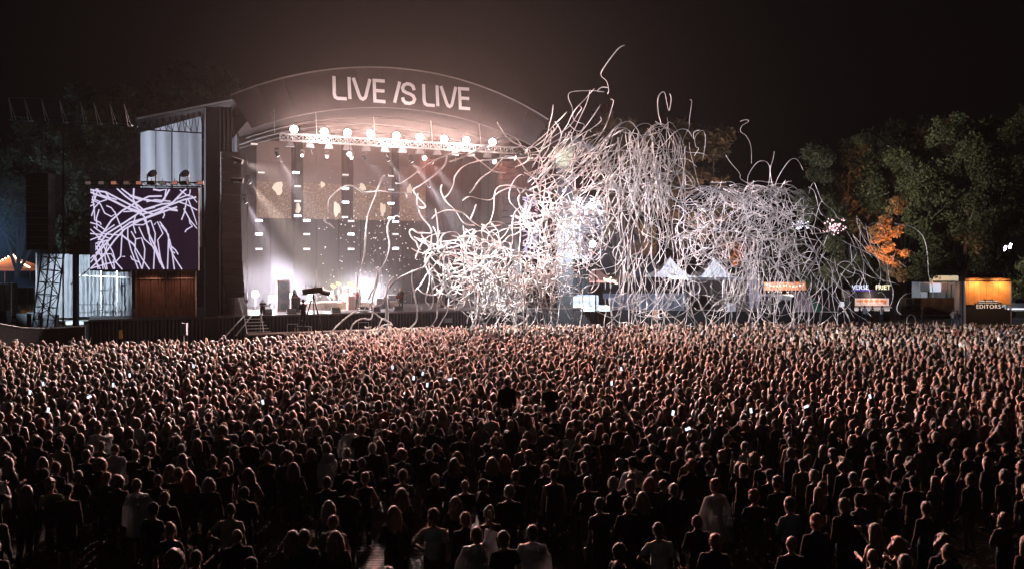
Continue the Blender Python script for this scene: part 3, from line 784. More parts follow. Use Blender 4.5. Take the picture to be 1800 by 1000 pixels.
for k, x in enumerate((22, 50, 80, 112, 148, 172, 200, 225)):
    y = 211 + (x - 15) * .053
    MB().bar(at(x, y, 57.1), at(x - 7, y - 38, 57.3), .025).bar(at(x + 6, y, 57.1), at(x - 7, y - 38, 57.3), .02).build('rod', ALU, t)
    if k % 2: MB().box(at(x + 4, y, 56.9), (.3, .2, .08)).build('clamp', ALU, t)
c = at(72, 305, 56.2)
t = thing('line_array_speaker', 'huge black speaker block hanging at far left beside the tower', 'speaker array', c)
for k in range(12):
    MB().box((c.x, 56.2, c.z - .42 * (k + .5) - .02), (1.45, .9, .39)).build('cabinet', BLACK, t)
MB().bar((c.x, 56.2, c.z), (c.x, 56.6, at(0, 215, 57).z), .04).build('rigging', DARKMETAL, t)
p = at(145, 437, 57.5)
t = thing('cable_box', 'black block between the lattice tower and the left screen', 'box', p)
MB().box(p, (1.35, .8, .85)).build('shell', BLACK, t)
MB().bar(p + Vector((-.9, -.3, .1)), p + Vector((.7, -.3, .1)), .05).build('rail', BR2, t)
# white curtain of the backstage enclosure
t = thing('backstage_curtain', 'cold-lit white pleated curtain hanging behind the lattice towers', 'curtain', at(150, 560, 64))
CURT = mat('white_curtain', (.5, .52, .55), .7, var=.2, scale=1.2, bump=.3, transl=.2)
edges_c = [(66, 130, 447, 558, 65), (130, 178, 447, 478, 64.5), (131, 176, 478, 556, 63.6), (178, 205, 478, 556, 63.6), (206, 231, 478, 556, 63.6)]
for x0, x1, y0, y1, d in edges_c:
    a, b_ = at(x0, y0, d), at(x1, y1, d)
    n = int((x1 - x0) * 1.2)
    ph = random.random() * 9
    MB().grid(lambda u, v: (a.x + (b_.x - a.x) * u + .06 * math.sin(31 * v + u * 9 + ph) * (1 - v),
                            d + .07 * math.sin(u * (x1 - x0) * .85 + 1.5 * math.sin(u * 7 + ph) + v * 1.2 * math.sin(5 * u)) + .12 * noise.noise(Vector((u * 9, v * 5, x0))),
                            b_.z + (a.z - b_.z) * v), n * 2, 10).build('curtain_panel', CURT, t, smooth=True)
for x, y0 in ((64, 445), (130, 447), (178, 475), (206, 475), (231, 475)):
    MB().bar(at(x, y0, 63.4), at(x, 560, 63.4), .05).build('pole', ALU, t)
MB().bar(at(130, 484, 63.3), at(231, 488, 63.3), .05).bar(at(130, 446, 64.3), at(165, 446, 64.3), .1).build('rail', ALU, t)
MB().bar(at(128, 535, 62), at(204, 535, 62), .03).bar(at(128, 549, 62), at(212, 549, 62), .03).bar(at(171, 530, 62), at(171, 556, 62), .03).build('handrail', BLACK, t)
MB().bar(at(124, 500, 61), at(165, 466, 59), .03).build('guy_wire', BLACK, t)
# brown drape below the screen
t = thing('brown_drape', 'reddish brown pleated drape below the left video screen', 'curtain', at(290, 556, 60))
BRD = mat('brown_drape_cloth', (.3, .12, .075), .8, var=.35, scale=2.5)
for k in range(4):
    x0, x1 = 238 + k * 26.7, 238 + (k + 1) * 26.7 - .6
    a, b_ = at(x0, 476, 60.2), at(x1, 556, 60.2)
    MB().grid(lambda u, v: (a.x + (b_.x - a.x) * u, 60.2 + .07 * math.sin(u * 34 + k) + .05 * noise.noise(Vector((u * 6, v * 6, k))), b_.z + (a.z - b_.z) * v), 36, 5).build('drape_panel', BRD, t, smooth=True)
MB().bar(at(238, 490, 60), at(345, 489, 60), .05).build('rail', mat('rail_orange', (.7, .4, .3), .5), t)
for x in (239, 344): MB().bar(at(x, 476, 60), at(x, 556, 60), .04).build('pole', mat('rail_orange', (.7, .4, .3), .5), t)
# black crowd barrier wall at left
t = thing('black_barrier', 'long curved black fence closing the field below the left towers', 'fence', at(80, 600, 52))
pts = [at(-60, 568, 50), at(0, 570, 51), at(40, 577, 52), at(80, 578, 53), at(150, 574, 54)]
for k in range(len(pts) - 1):
    for j in range(3):
        p, q = pts[k].lerp(pts[k + 1], j / 3), pts[k].lerp(pts[k + 1], (j + .97) / 3)
        MB().add([(p.x, p.y, 0), (q.x, q.y, 0), q, p, (p.x, p.y + .08, 0), (q.x, q.y + .08, 0), q + Vector((0, .08, 0)), p + Vector((0, .08, 0))],
                 [(0, 1, 2, 3), (5, 4, 7, 6), (3, 2, 6, 7), (0, 3, 7, 4), (1, 5, 6, 2)]).build('fence_panel', SKIRT, t)
MB().tube([p + Vector((0, 0, .05)) for p in pts], .035, 4).build('top_rail', ALU, t)
# festoon tent at far left
ORT = mat('warm_tent_canvas', (.75, .4, .25), .6, transl=.3, var=.1)
BULB = mat('festoon_bulb', (1, 1, 1), emit=(1, .72, .42), es=9, var=0)
def tent(x0, x1, xa, ya, yb, d, label, m, depth=5, valance=.3, bulbs=0, group=None, hem=None, legs=True, rear=True):
    a, b_ = at(x0, yb, d), at(x1, yb, d); ap = at(xa, ya, d + depth / 2)
    t = thing('tent', label, 'tent', (ap.x, ap.y, 0), group)
    c4 = [a, b_, b_ + Vector((0, depth, 0)), a + Vector((0, depth, 0))]
    for k in range(4):
        p, q = c4[k], c4[(k + 1) % 4]
        def fn(u, v, p=p, q=q):
            w = p.lerp(q, u); h = v ** .8
            e = w.lerp(ap, v); e.z = w.z + (ap.z - w.z) * (v * v * .45 + v * .55); return e
        MB().grid(fn, 8, 6).build('roof_panel', m, t, smooth=True)
    for k in range(4):
        p, q = c4[k], c4[(k + 1) % 4]
        MB().quad(p, q, q - Vector((0, 0, valance)), p - Vector((0, 0, valance))).build('valance', hem or m, t)
        if legs: MB().bar(p, (p.x, p.y, 0), .04).build('leg', ALU, t)
    n = 0
    for (p, q) in ((c4[0], ap), (ap, c4[1])) if bulbs else ():
        for k in range(bulbs):
            w = p.lerp(q, (k + .5) / bulbs); f = (k + .5) / bulbs
            vv = f if q is ap else 1 - f
            w.z = p.z + (ap.z - p.z) * 0 + (min(p.z, q.z) + abs(ap.z - c4[0].z) * (vv * vv * .45 + vv * .55)) - min(p.z, q.z) * 1 + 0 if False else c4[0].z + (ap.z - c4[0].z) * (vv * vv * .45 + vv * .55) + .12
            MB().ball(w, .1, 6, 4).build('bulb', BULB, t)
    return t
tent(-34, 53, 22, 449, 472, 105, 'orange-lit tent roof edged with bulbs at the far left', ORT, bulbs=11)
lamp('tent_lamp', 'POINT', at(18, 478, 108), 700, (1, .5, .25), .3)
tent(13, 62, 28, 485, 503, 92, 'dark peaked gazebo below the orange-lit tent', mat('dark_gazebo', (.03, .035, .05), .7))
t = thing('white_cabin', 'pale lit cabin panel at the left picture edge', 'cabin', at(8, 570, 64))
WCB = mat('white_cabin_wall', (.62, .66, .66), .5, var=.1)
MB().box(at(1, 532, 64), (1.6, 1.6, 2.9)).build('wall', WCB, t)
for x in (-8, 19): MB().bar(at(x, 497, 63.1), at(x, 568, 63.1), .06).build('post', ALU, t)
for x in (-2, 8): MB().bar(at(x, 500, 63.1), at(x, 560, 63.1), .03).build('seam', mat('seam_grey', (.3, .32, .33), .6), t)
MB().bar(at(13, 540, 63.1), at(15, 525, 63.1), .03).bar(at(15, 525, 63.1), at(17, 540, 63.1), .03).build('red_mark', mat('red_mark', (.7, .2, .12), .5), t)
t = thing('mesh_fence', 'grey fence panels between cabin and leaning tower', 'fence', at(40, 545, 70))
for x0, x1 in ((20, 39), (40, 59)):
    a, b_ = at(x0, 506, 70), at(x1, 535, 70)
    MB().box(((a.x + b_.x) / 2, 70, (a.z + b_.z) / 2), (b_.x - a.x, .03, a.z - b_.z)).build('fence_panel', mat('grey_sheet', (.12, .14, .16), .7, var=.5, scale=1), t)
MB().bar(at(20, 505, 69.9), at(60, 506, 69.9), .04).build('rail', ALU, t)
for x in (31, 49): MB().bar(at(x, 505, 69.9), at(x, 560, 69.9), .03).build('post', ALU, t)
t = thing('loading_dock', 'pale ramp with dark rails and bins at the foot of towers', 'ramp', at(60, 570, 62))
MB().box(at(65, 566, 62.5), (7.6, 1.5, .25)).build('platform', WCB, t)
MB().bar(at(13, 557, 61.5), at(55, 556, 61.5), .04).bar(at(13, 566, 61.5), at(55, 565, 61.5), .04).build('handrail', BLACK, t)
for x, w, y in ((4, .9, 560), (46, 1.1, 565), (61, .8, 563), (90, .8, 568)):
    p = at(x, y, 61); MB().box(p, (w, .6, 1.2)).build('crate', mat('dark_bin', (.05, .06, .07), .6), t)
# floodlights that light the left backstage (lit work lamps off at the left edge)
for i, (x, y, d, e, tgt, ang, c) in enumerate(((-30, 395, 74, 0, (120, 500, 64), 80, (.65, .85, 1)),)):
    pass
t = thing('work_light_mast', 'work light mast just outside the left picture edge', 'light mast', at(-140, 560, 60.2))
m0 = at(-140, 380, 60.2)
MB().bar((m0.x, 60.2, 0), m0, .06, 6).build('mast', ALU, t)
MB().box(m0, (.6, .3, .4)).build('housing', DARKMETAL, t)
m1 = at(-150, 430, 50)
lamp('work_lamp', 'SPOT', m1, LP['work'], (.74, .87, 1), .15, at(140, 510, 64), 34, .5)
lamp('work_lamp', 'SPOT', m0 + Vector((.3, .4, .1)), LP['tarpl'], (.80, .86, 1), .15, SP(-16.6, 2.4, 13.5), 25, .4, t)
lamp('work_lamp', 'POINT', at(-60, 415, 80), LP['blue'], (.4, .65, 1), .3, parent=None)

# ------------------------------------------------------------------ right side of the stage
t = thing('scaffold_tower', 'lattice tower with a glaring lamp right of the stage, behind streamers', 'tower', at(1047, 560, 74))
p = at(1047, 460, 74)
MB().truss((p.x, 74, 0), (p.x, 74, at(0, 385, 74).z), 1.0, .06, 1.0, parts=('chords',)).build('chord', BR2, t)
MB().truss((p.x, 74, 0), (p.x, 74, at(0, 385, 74).z), 1.0, .06, 1.0, parts=('brace',), br=.7).build('bracing', BR2, t)
q = at(1042, 429, 73.2)
MB().bar(q, q + Vector((0, .3, 0)), .3, 10, .2).build('lamp_housing', DARKMETAL, t)
MB().bar(q + Vector((0, -.01, 0)), q + Vector((0, -.03, 0)), .26, 12).build('lens', mat('mast_glow', (1, 1, 1), emit=(.8, .86, 1), es=14, var=0), t)
lamp('mast_lamp', 'POINT', q + Vector((0, -.5, 0)), LP['mast'], (.75, .84, 1), .2, parent=t)
t = thing('cable_ramp', 'low railed platform edge right of the stage beside the lattice tower', 'platform', at(1020, 545, 75))
MB().box(at(1018, 541, 76.5), (5.2, 3, .4)).build('platform', WCB, t)
for x in (975, 1000, 1018, 1036): MB().bar(at(x, 520, 75.5), at(x, 539, 75.5), .03).build('post', DARKMETAL, t)
MB().bar(at(972, 520, 75.5), at(1040, 520, 75.5), .03).bar(at(972, 530, 75.5), at(1040, 530, 75.5), .03).build('rail', DARKMETAL, t)
MB().box(at(1008, 528, 78), (4.6, .1, 1.0)).build('panel', mat('bluegrey_panel', (.3, .34, .38), .6), t)

PINK = mat('pink_tent_canvas', (.75, .42, .38), .6, transl=.3)
GREYT = mat('dark_marquee', (.10, .09, .115), .7, var=.15)
WHT = mat('white_canvas', (.62, .62, .66), .6, transl=.25, bump=.2)
def bulb_string(pts, n, label, m=BULB, r=.1, drop=0):
    t = thing('bulb_string', label, 'string lights', pts[0], 'bulb strings over the food stalls')
    mb = MB()
    P = []
    for k in range(len(pts) - 1):
        for j in range(6): 
            p = pts[k].lerp(pts[k + 1], j / 6); p.z -= .25 * math.sin(math.pi * j / 6); P.append(p)
    P.append(pts[-1])
    MB().tube(P, .02, 3).build('wire', BLACK, t)
    for k in range(n):
        f = (k + .5) / n * (len(P) - 1); i = int(f)
        MB().ball(P[i].lerp(P[i + 1], f - i) - Vector((0, 0, .1)), r, 6, 4).build('bulb', m, t)
    return t
tent(1015, 1082, 1048, 470, 493, 118, 'pink-lit tent roof behind the lattice tower', PINK, depth=6)
tent(1072, 1130, 1100, 477, 492, 122, 'small pink tent roof between lattice tower and pavilion', PINK, depth=6)
bulb_string([at(1010, 484, 116), at(1038, 489, 116)], 5, 'short bulb string left of the lattice tower')
bulb_string([at(1060, 487, 116), at(1078, 492, 116), at(1092, 497, 116)], 9, 'bulb string sloping down right of the lattice tower')
bulb_string([at(1062, 490, 115), at(1075, 485, 117)], 4, 'upper bulb string beside the pink tent')
lamp('tent_lamp', 'POINT', at(1075, 500, 116), LP['tents'], (1, .55, .45), .3)
# pavilion with hipped dark roof
pv = thing('pavilion', 'blue-grey panelled pavilion with dark hipped roof right of the stage', 'pavilion', at(1140, 560, 92))
D0 = 92
e = [at(1060, 514, D0), at(1208, 521, D0 + 2), at(1208, 521, D0 + 2) + Vector((3, 9, 0)), at(1060, 514, D0) + Vector((1, 9, 0))]
for p in e: p.z = at(0, 515, D0).z
r0, r1 = at(1108, 487, D0 + 4.5), at(1172, 487, D0 + 5.5)
RFM = mat('dark_slate_roof', (.045, .042, .05), .7, var=.3)
for k, f in enumerate(([e[0], e[1], r1, r0], [e[1], e[2], r1], [e[2], e[3], r0, r1], [e[3], e[0], r0])):
    MB().add([tuple(q) for q in f], [tuple(range(len(f)))]).build('roof_panel', RFM, pv)
FSC = mat('bluegrey_fascia', (.30, .32, .38), .6, var=.15)
for k in range(4):
    p, q = e[k], e[(k + 1) % 4]
    MB().add([p, q, q - Vector((0, 0, .62)), p - Vector((0, 0, .62)), p + Vector((0, .1, 0)), q + Vector((0, .1, 0)), q + Vector((0, .1, -.62)), p + Vector((0, .1, -.62))], [(0, 1, 2, 3), (4, 7, 6, 5), (3, 2, 6, 7)]).build('fascia', FSC, pv)
    MB().add([p + Vector((0, -.06, .1)), q + Vector((0, -.06, .1)), q + Vector((0, -.06, -.06)), p + Vector((0, -.06, -.06))], [(0, 1, 2, 3)]).build('gutter', BR2, pv)
WP = mat('bluegrey_panel', (.3, .34, .38), .6); WD = mat('pale_bluegrey', (.42, .45, .52), .6, var=.15)
xs = np.linspace(1076, 1200, 11)
for k in range(10):
    a, b_ = at(xs[k], 522, D0 + 1.2), at(xs[k + 1], 551, D0 + 1.2)
    w, h = b_.x - a.x - .05, a.z
    cx = (a.x + b_.x) / 2
    MB().box((cx, D0 + 1.3, h / 2), (w, .1, h)).build('wall_panel', WP if k % 2 else WD, pv)
    MB().box((cx, D0 + 1.22, h * .66), (w * .62, .05, h * .45)).build('window_shutter', mat('shutter_blue', (.2, .22, .28), .5), pv)
    MB().box((cx, D0 + 1.22, h * .2), (w * .62, .05, h * .24)).build('lower_panel', mat('shutter_blue', (.2, .22, .28), .5), pv)
for x in xs[::2]:
    a = at(x, 522, D0 + .9); MB().box((a.x, D0 + .95, a.z / 2), (.2, .2, a.z)).build('column', WD, pv)
# marquees
tent(1102, 1180, 1150, 446, 488, 124, 'large dark purple marquee behind the pavilion roof', GREYT, depth=10)
tent(1147, 1217, 1178, 452, 487, 108, 'white pointed pagoda tent above the pavilion', WHT, depth=7)
tent(1228, 1292, 1256, 452, 488, 109, 'second white pointed pagoda tent right of the first', WHT, depth=7)
t = thing('marquee_wall', 'long brownish-grey marquee side half hidden by falling streamers', 'marquee', at(1270, 550, 103))
for k in range(6):
    a, b_ = at(1210 + 20 * k, 491, 103), at(1229.5 + 20 * k, 545, 103)
    MB().box(((a.x + b_.x) / 2, 103, a.z / 2), (b_.x - a.x, .1, a.z)).build('wall_panel', mat('taupe_wall', (.28, .22, .21), .8, var=.2), t)
MB().box(at(1270, 490, 102.9), (8.4, .3, .35)).build('eaves', WHT, t)
c = at(1286, 540, 78)
t = thing('white_box', 'small white box standing at the crowd edge below the marquee', 'box', (c.x, c.y, 0))
MB().box(c, (.62, .5, .72)).build('cabinet', mat('white_paint', (.75, .76, .8), .5), t)
MB().bar((c.x, c.y, 0), c, .05).build('pole', ALU, t)
t = thing('banner_flag', 'tall pale lilac flag column between the marquee and bulb strings', 'flag', at(1325, 560, 84))
MB().grid(lambda u, v: tuple(at(1317 + 15 * u, 541 - 70 * v, 84) + Vector((0, .12 * math.sin(u * 9 + v * 5), 0))), 8, 10).build('cloth', mat('lilac_cloth', (.55, .5, .62), .6, transl=.4), t, smooth=True)
MB().bar(at(1333, 565, 84), at(1333, 468, 84), .04).build('pole', ALU, t)
bulb_string([at(1345, 497, 106), at(1380, 499, 106), at(1415, 498, 106)], 12, 'long row of orange bulbs right of the lilac flag', mat('orange_bulb', (1, 1, 1), emit=(1, .5, .24), es=5, var=0), .1)
bulb_string([at(1300, 495, 106), at(1316, 497, 106)], 3, 'three orange bulbs left of the lilac flag', mat('orange_bulb', (1, 1, 1), emit=(1, .55, .28), es=11, var=0), .12)
bulb_string([at(1345, 509, 105), at(1368, 509.5, 105), at(1390, 509.5, 105), at(1413, 509, 105)], 6, 'lower dotted row of orange bulbs right of the lilac flag', mat('orange_bulb', (1, 1, 1), emit=(1, .5, .24), es=5, var=0), .06)
t = thing('food_stall', 'orange-glowing open food stall under the long row of bulbs', 'stall', at(1380, 550, 108))
MB().box(at(1380, 503, 109), (5.3, .1, 1.05)).build('back_wall', mat('stall_orange', (.8, .36, .18), .7, var=.4, scale=2), t)
MB().box(at(1365, 519, 104.5), (5.8, 2, .25)).build('canopy', WHT, t)
MB().box(at(1378, 535, 106), (6, .1, 2.2)).build('front', BLACK, t)
for x in (1333, 1352, 1398): MB().bar(at(x, 519, 104), at(x, 558, 104), .05).build('post', ALU, t)
MB().box(at(1382, 523, 103), (1.3, .1, .55)).build('menu_board', mat('board_white', (.6, .6, .65), .5), t)
lamp('stall_lamp', 'POINT', at(1385, 507, 106.5), LP['stall'], (1, .5, .25), .3)
lamp('stall_lamp', 'POINT', at(1393, 516, 103), LP['stall'] * .5, (1, .9, .85), .15)
t = thing('dome_tent', 'low rounded tent, pinkish front and green end, beside the stall', 'tent', at(1425, 560, 96))
for x0, x1, m in ((1400, 1428, mat('pink_end', (.5, .35, .42), .7)), (1428, 1447, mat('green_end', (.06, .26, .18), .7, var=.4))):
    MB().grid(lambda u, v: tuple(at(x0 + (x1 - x0) * u, 555, 95) + Vector((0, 3 * (1 - math.cos(v * 1.57)), (2.6 if x1 < 1430 else 2.6 - 1.1 * u * u) * math.sin(v * 1.57) ** .6))), 8, 8).build('tent_skin', m, t, smooth=True)
for x_ in (1178, 1256): lamp('pagoda_lamp', 'POINT', at(x_, 505, 104.5), 9000, (.8, .85, 1), .3)
lamp('pavilion_lamp', 'POINT', at(1120, 520, 84), 1100, (.65, .75, 1), .3)
# small utility vehicle
c = at(1466, 553, 88)
t = thing('utility_cart', 'small pale-bedded utility vehicle parked left of the fries stall', 'vehicle', (c.x, c.y, 0))
g = Vector((c.x, c.y, 0))
MB().box(g + Vector((-.4, 0, .95)), (1.75, 1.3, .4)).build('load_bed', mat('white_paint', (.75, .76, .8), .5), t)
MB().box(g + Vector((-.4, 0, .65)), (2.6, 1.2, .18)).build('chassis', DARKMETAL, t)
MB().box(g + Vector((.85, 0, 1.0)), (.8, 1.25, .8)).build('bonnet', DARKMETAL, t)
MB().box(g + Vector((.45, 0, 2.25)), (1.2, 1.3, .08)).build('roof', DARKMETAL, t)
for dx in (-.1, 1.0):
    for dy in (-.6, .6): MB().bar(g + Vector((dx, dy, 1.1)), g + Vector((dx, dy, 2.25)), .035).build('roof_post', DARKMETAL, t)
MB().box(g + Vector((.55, -.64, 1.95)), (.42, .04, .5)).build('lit_sign', mat('lit_panel', (1, 1, 1), emit=(.85, .9, 1), es=.8, var=0), t)
for dx in (-1.0, .95):
    for dy in (-.6, .6):
        w = MB().bar(g + Vector((dx, dy - .1, .34)), g + Vector((dx, dy + .1, .34)), .34, 14).build('wheel', BLACK, t)
        MB().bar(g + Vector((dx, dy - .11, .34)), g + Vector((dx, dy + .11, .34)), .16, 10).build('rim', ALU, w).matrix_parent_inverse = Matrix()
# fries truck
c = at(1533, 556, 90)
g = Vector((c.x, c.y, 0))
t = thing('fries_truck', 'dark fries truck with pink-lit menu wall and glowing roof letters', 'food truck', g)
MB().box(g + Vector((0, 1.2, 1.35)), (4.7, 2.2, 1.9)).build('body', mat('truck_black', (.03, .03, .035), .4), t)
MB().box(g + Vector((0, 1.2, 2.85)), (4.7, 2.2, .9)).build('upper_body', mat('truck_black', (.03, .03, .035), .4), t)
for k in range(6):
    MB().box(g + Vector((-1.5 + .6 * k, .05, 2.05)), (.57, .05, .8)).build('menu_panel', mat('menu_lit', (.8, .6, .55), .5, emit=(1, .62, .52), es=.55, var=.2, scale=3), t)
MB().box(g + Vector((0, -.25, 1.52)), (3.7, .55, .1)).build('counter', mat('white_paint', (.75, .76, .8), .5), t)
MB().box(g + Vector((0, .02, 1.3)), (3.7, .05, .34)).build('counter_front', mat('counter_lit', (.9, .8, .8), .5, emit=(1, .8, .76), es=.5, var=0), t)
FR = mat('fries_picture', (.8, .3, .08), .5, emit=(1, .3, .08), es=.35, var=0)
for dx, q in ((-1.5, .1), (-1.15, .16), (-.6, .18), (-.1, .14), (.5, .16), (1.0, .14)):
    MB().ball(g + Vector((dx, 0, 2.12 + q * .4)), (q * 1.4, .03, q), 8, 5).build('food_picture', FR, t)
MB().add([g + Vector((1.15, 0, 2.25)), g + Vector((1.55, 0, 2.25)), g + Vector((1.42, 0, 1.85)), g + Vector((1.2, 0, 1.85))], [(3, 2, 1, 0)]).build('fries_cone', FR, t)
for dx in (-1.6, 1.6):
    MB().bar(g + Vector((dx, .1, .36)), g + Vector((dx, .35, .36)), .36, 14).build('wheel', BLACK, t)
text_obj('sign_text', 'VERSE', .66, mat('blue_letters', (1, 1, 1), emit=(.62, .75, 1), es=1.6, var=0), g + Vector((-1.25, 0, 3.38)), (1, 0, 0), t, 1.0)
text_obj('sign_text', 'FRIET', .66, mat('yellow_letters', (1, 1, 1), emit=(1, .95, .55), es=1.5, var=0), g + Vector((1.15, 0, 3.38)), (1, 0, 0), t, 1.0)
MB().box(g + Vector((-1.0, .1, 3.28)), (2.1, .1, .1)).build('sign_base', mat('blue_base', (.1, .05, .5), .5, emit=(.15, .08, .7), es=.5, var=0), t)
lamp('counter_lamp', 'POINT', g + Vector((0, -.9, 2.7)), LP['counter'], (1, .7, .6), .3, parent=t)
# container wall with emblem
t = thing('container_wall', 'rusty brown container wall with round black emblem beside the fries truck', 'container', at(1637, 560, 96))
CT = mat('rust_container', (.2, .085, .06), .7, var=.45, scale=1.2)
CTG = mat('grey_end', (.17, .12, .11), .7, var=.2)
z1, z0 = at(0, 523, 96).z, at(0, 553, 96).z
for k in range(11):
    a, b_ = at(1582 + k * 10, 523, 96), at(1591.7 + k * 10, 553, 96)
    MB().box(((a.x + b_.x) / 2, 96 + (.05 if k % 2 else 0), (z0 + z1) / 2), (b_.x - a.x, .2, z1 - z0)).build('wall_panel', CTG if k < 3 else CT, t)
MB().box(((at(1582, 0, 96).x + at(1691, 0, 96).x) / 2, 97.5, .15), (6.9, 2.8, .28)).build('base_frame', BLACK, t)
EM = mat('emblem_black', (.012, .012, .012), .6)
for x in (1598, 1611):
    p = at(x, 529, 95.8); MB().bar(p, p + Vector((0, .06, 0)), .33, 14).build('emblem_disc', EM, t)
    p = at(x, 541, 95.8)
    MB().add([p + Vector((-.42, 0, .25)), p + Vector((.42, 0, .25)), p + Vector((.3, 0, -.1)), p + Vector((0, 0, -.2)), p + Vector((-.3, 0, -.1))], [(4, 3, 2, 1, 0)]).build('emblem_crescent', EM, t)
for x, y, w, h in ((1604, 535, 1.3, .07), (1604, 546, 1.0, .07)):
    MB().box(at(x, y, 95.78), (w, .04, h)).build('emblem_bar', EM, t)
t = thing('site_cabin', 'grey two-window cabin with bright window behind the container wall', 'cabin', at(1648, 560, 101))
MB().box(at(1645, 520, 103), (4.4, 3, 3.4)).build('wall', mat('cabin_grey', (.14, .15, .17), .6), t)
for x0, x1, y0, y1, e_ in ((1618, 1633, 498, 511, .04), (1635, 1654, 498, 513, .75), (1656, 1664, 498, 511, .03), (1619, 1630, 513, 523, .25), (1641, 1662, 514, 523, .05)):
    a, b_ = at(x0, y0, 101.3), at(x1, y1, 101.3); cx, cz = (a.x + b_.x) / 2, (a.z + b_.z) / 2
    w = MB().box((cx, 101.4, cz), (b_.x - a.x + .12, .12, a.z - b_.z + .12)).build('window_frame', ALU, t)
    MB().box((cx, 101.32, cz), (b_.x - a.x, .04, a.z - b_.z)).build('pane', mat('pane_%d' % int(e_ * 100), (.1, .1, .12), .2, emit=(.75, .82, 1), es=e_, var=0), t)
MB().bar(at(1640, 523, 101), at(1637, 470, 101), .05).build('aerial_mast', ALU, t)
MB().box(at(1660, 489, 102), (3.2, .3, .6)).build('roof_sign', mat('pale_green_board', (.4, .45, .38), .6, emit=(.5, .6, .45), es=.2), t)
# EDITORS board
E0 = at(1736, 572, 86); E0.z = 0
t = thing('sign_board', 'orange-lit board reading EDITORS beside the big tree trunk', 'sign', E0)
W, HH = 4.5, 4.15
OC = mat('amber_board_face', (.62, .3, .1), .6, var=.3, scale=1.5)
for k in range(15):
    MB().box((E0.x - W / 2 + W * (k + .5) / 15, 86, 1.0 + HH / 2 + .25), (W / 15 - .015, .1 + .04 * (k % 2), HH - 1.5)).build('plank', OC, t)
BKP = mat('board_black_print', (.012, .01, .009), .6)
hs = [0.25, .3, .55, .9, 1.15, 1.2, 1.3, 1.25, 1.3, 1.2, 1.15, .95, .5, .3, .25]
for k in range(15):
    w = W / 15
    x = E0.x - W / 2 + w * (k + .5)
    MB().box((x, 85.9, .62 + hs[k] / 2), (w - .004, .03, 1.24 + hs[k])).build('silhouette_print', BKP, t)
for s in (-1, 1): MB().box((E0.x + s * (W / 2 + .05), 86, 2.15), (.1, .25, 4.3)).build('post', ALU, t)
MB().box((E0.x - W / 2 - .55, 86.3, 2.15), (.7, .15, 4.3)).build('side_panel', mat('side_grey', (.25, .26, .3), .6), t)
MB().box((E0.x, 86, 4.36), (W + .2, .3, .1)).build('top_rail', DARKMETAL, t)
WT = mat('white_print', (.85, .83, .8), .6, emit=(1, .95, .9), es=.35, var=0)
text_obj('sign_text', 'EDITORS', .56, WT, (E0.x, 85.85, 1.62), (1, 0, 0), t, 1.15)
text_obj('sign_text', 'GRAND ROCK START', .2, WT, (E0.x, 85.85, 2.28), (1, 0, 0), t, 1.1)
MB().box((E0.x, 85.86, 2.16), (2.0, .02, .03)).build('print_line', WT, t)
for dx in (-1.25, 1.15):
    MB().bar((E0.x + dx, 86, 4.4), (E0.x + dx, 84.8, 4.7), .03).build('lamp_arm', DARKMETAL, t)
    MB().box((E0.x + dx, 84.8, 4.68), (.3, .2, .1)).build('lamp_head', DARKMETAL, t)
    lamp('board_lamp', 'SPOT', (E0.x + dx, 84.85, 4.55), LP['board'], (1, .5, .22), .15, (E0.x + dx, 86, 2.9), 140, .8, t)
t = thing('parked_van', 'white streaked van low at the right picture edge', 'van', at(1790, 558, 98))
g = at(1795, 560, 98); g.z = 0
MB().box(g + Vector((0, 0, 1.15)), (4.6, 1.9, .9)).build('body', mat('white_paint', (.75, .76, .8), .5), t)
MB().box(g + Vector((.4, 0, 1.8)), (3.2, 1.8, .5)).build('cab', DARKMETAL, t)
for dx in (-1.5, 1.5): MB().bar(g + Vector((dx, -.96, .38)), g + Vector((dx, -.7, .38)), .38, 12).build('wheel', BLACK, t)
MB().box(g + Vector((0, -.97, .95)), (4.2, .04, .12)).build('light_strip', mat('strip_glow', (1, 1, 1), emit=(.8, .8, 1), es=1.6, var=0), t)
# barrier hoop, low fence
t = thing('crowd_barrier', 'arched metal barrier on the grass in front of the container wall', 'barrier', at(1604, 565, 84))
for dx in (0,):
    P = [at(1594, 568, 84), at(1595, 557, 84), at(1599, 553, 84), at(1604, 553, 84), at(1608, 557, 84), at(1610, 568, 84)]
    MB().tube(P, .05, 5).build('hoop', ALU, t)
MB().bar(at(1612, 556, 86), at(1660, 556, 86), .03).bar(at(1612, 562, 86), at(1660, 562, 86), .03).build('rail', DARKMETAL, t)
t = thing('mesh_fence', 'dark fence running along the field edge below the tents', 'fence', at(1270, 556, 82))
for k in range(17):
    a = at(1062 + k * 26, 544 + k * .3, 84); b_ = at(1087.5 + k * 26, 0, 84)
    if a.x > at(1500, 0, 84).x: break
    MB().box(((a.x + b_.x) / 2, 84, a.z / 2), (b_.x - a.x, .06, a.z)).build('fence_panel', BLACK, t)
c = at(1153, 553, 80)
t = thing('pit_tower', 'small orange-lit crate stack on the crowd edge below the pavilion', 'crates', (c.x, c.y, 0))
CR = mat('crate_wood', (.4, .2, .13), .7)
MB().box((c.x, 80, c.z), (.62, .5, .85)).build('crate', CR, t)
MB().box((c.x, 80, (c.z - .45) / 2), (.5, .4, c.z - .45)).build('stand', DARKMETAL, t)
MB().box((c.x, 79.7, c.z - .1), (.35, .06, .4)).build('panel', mat('crate_panel', (.6, .4, .33), .6), t)
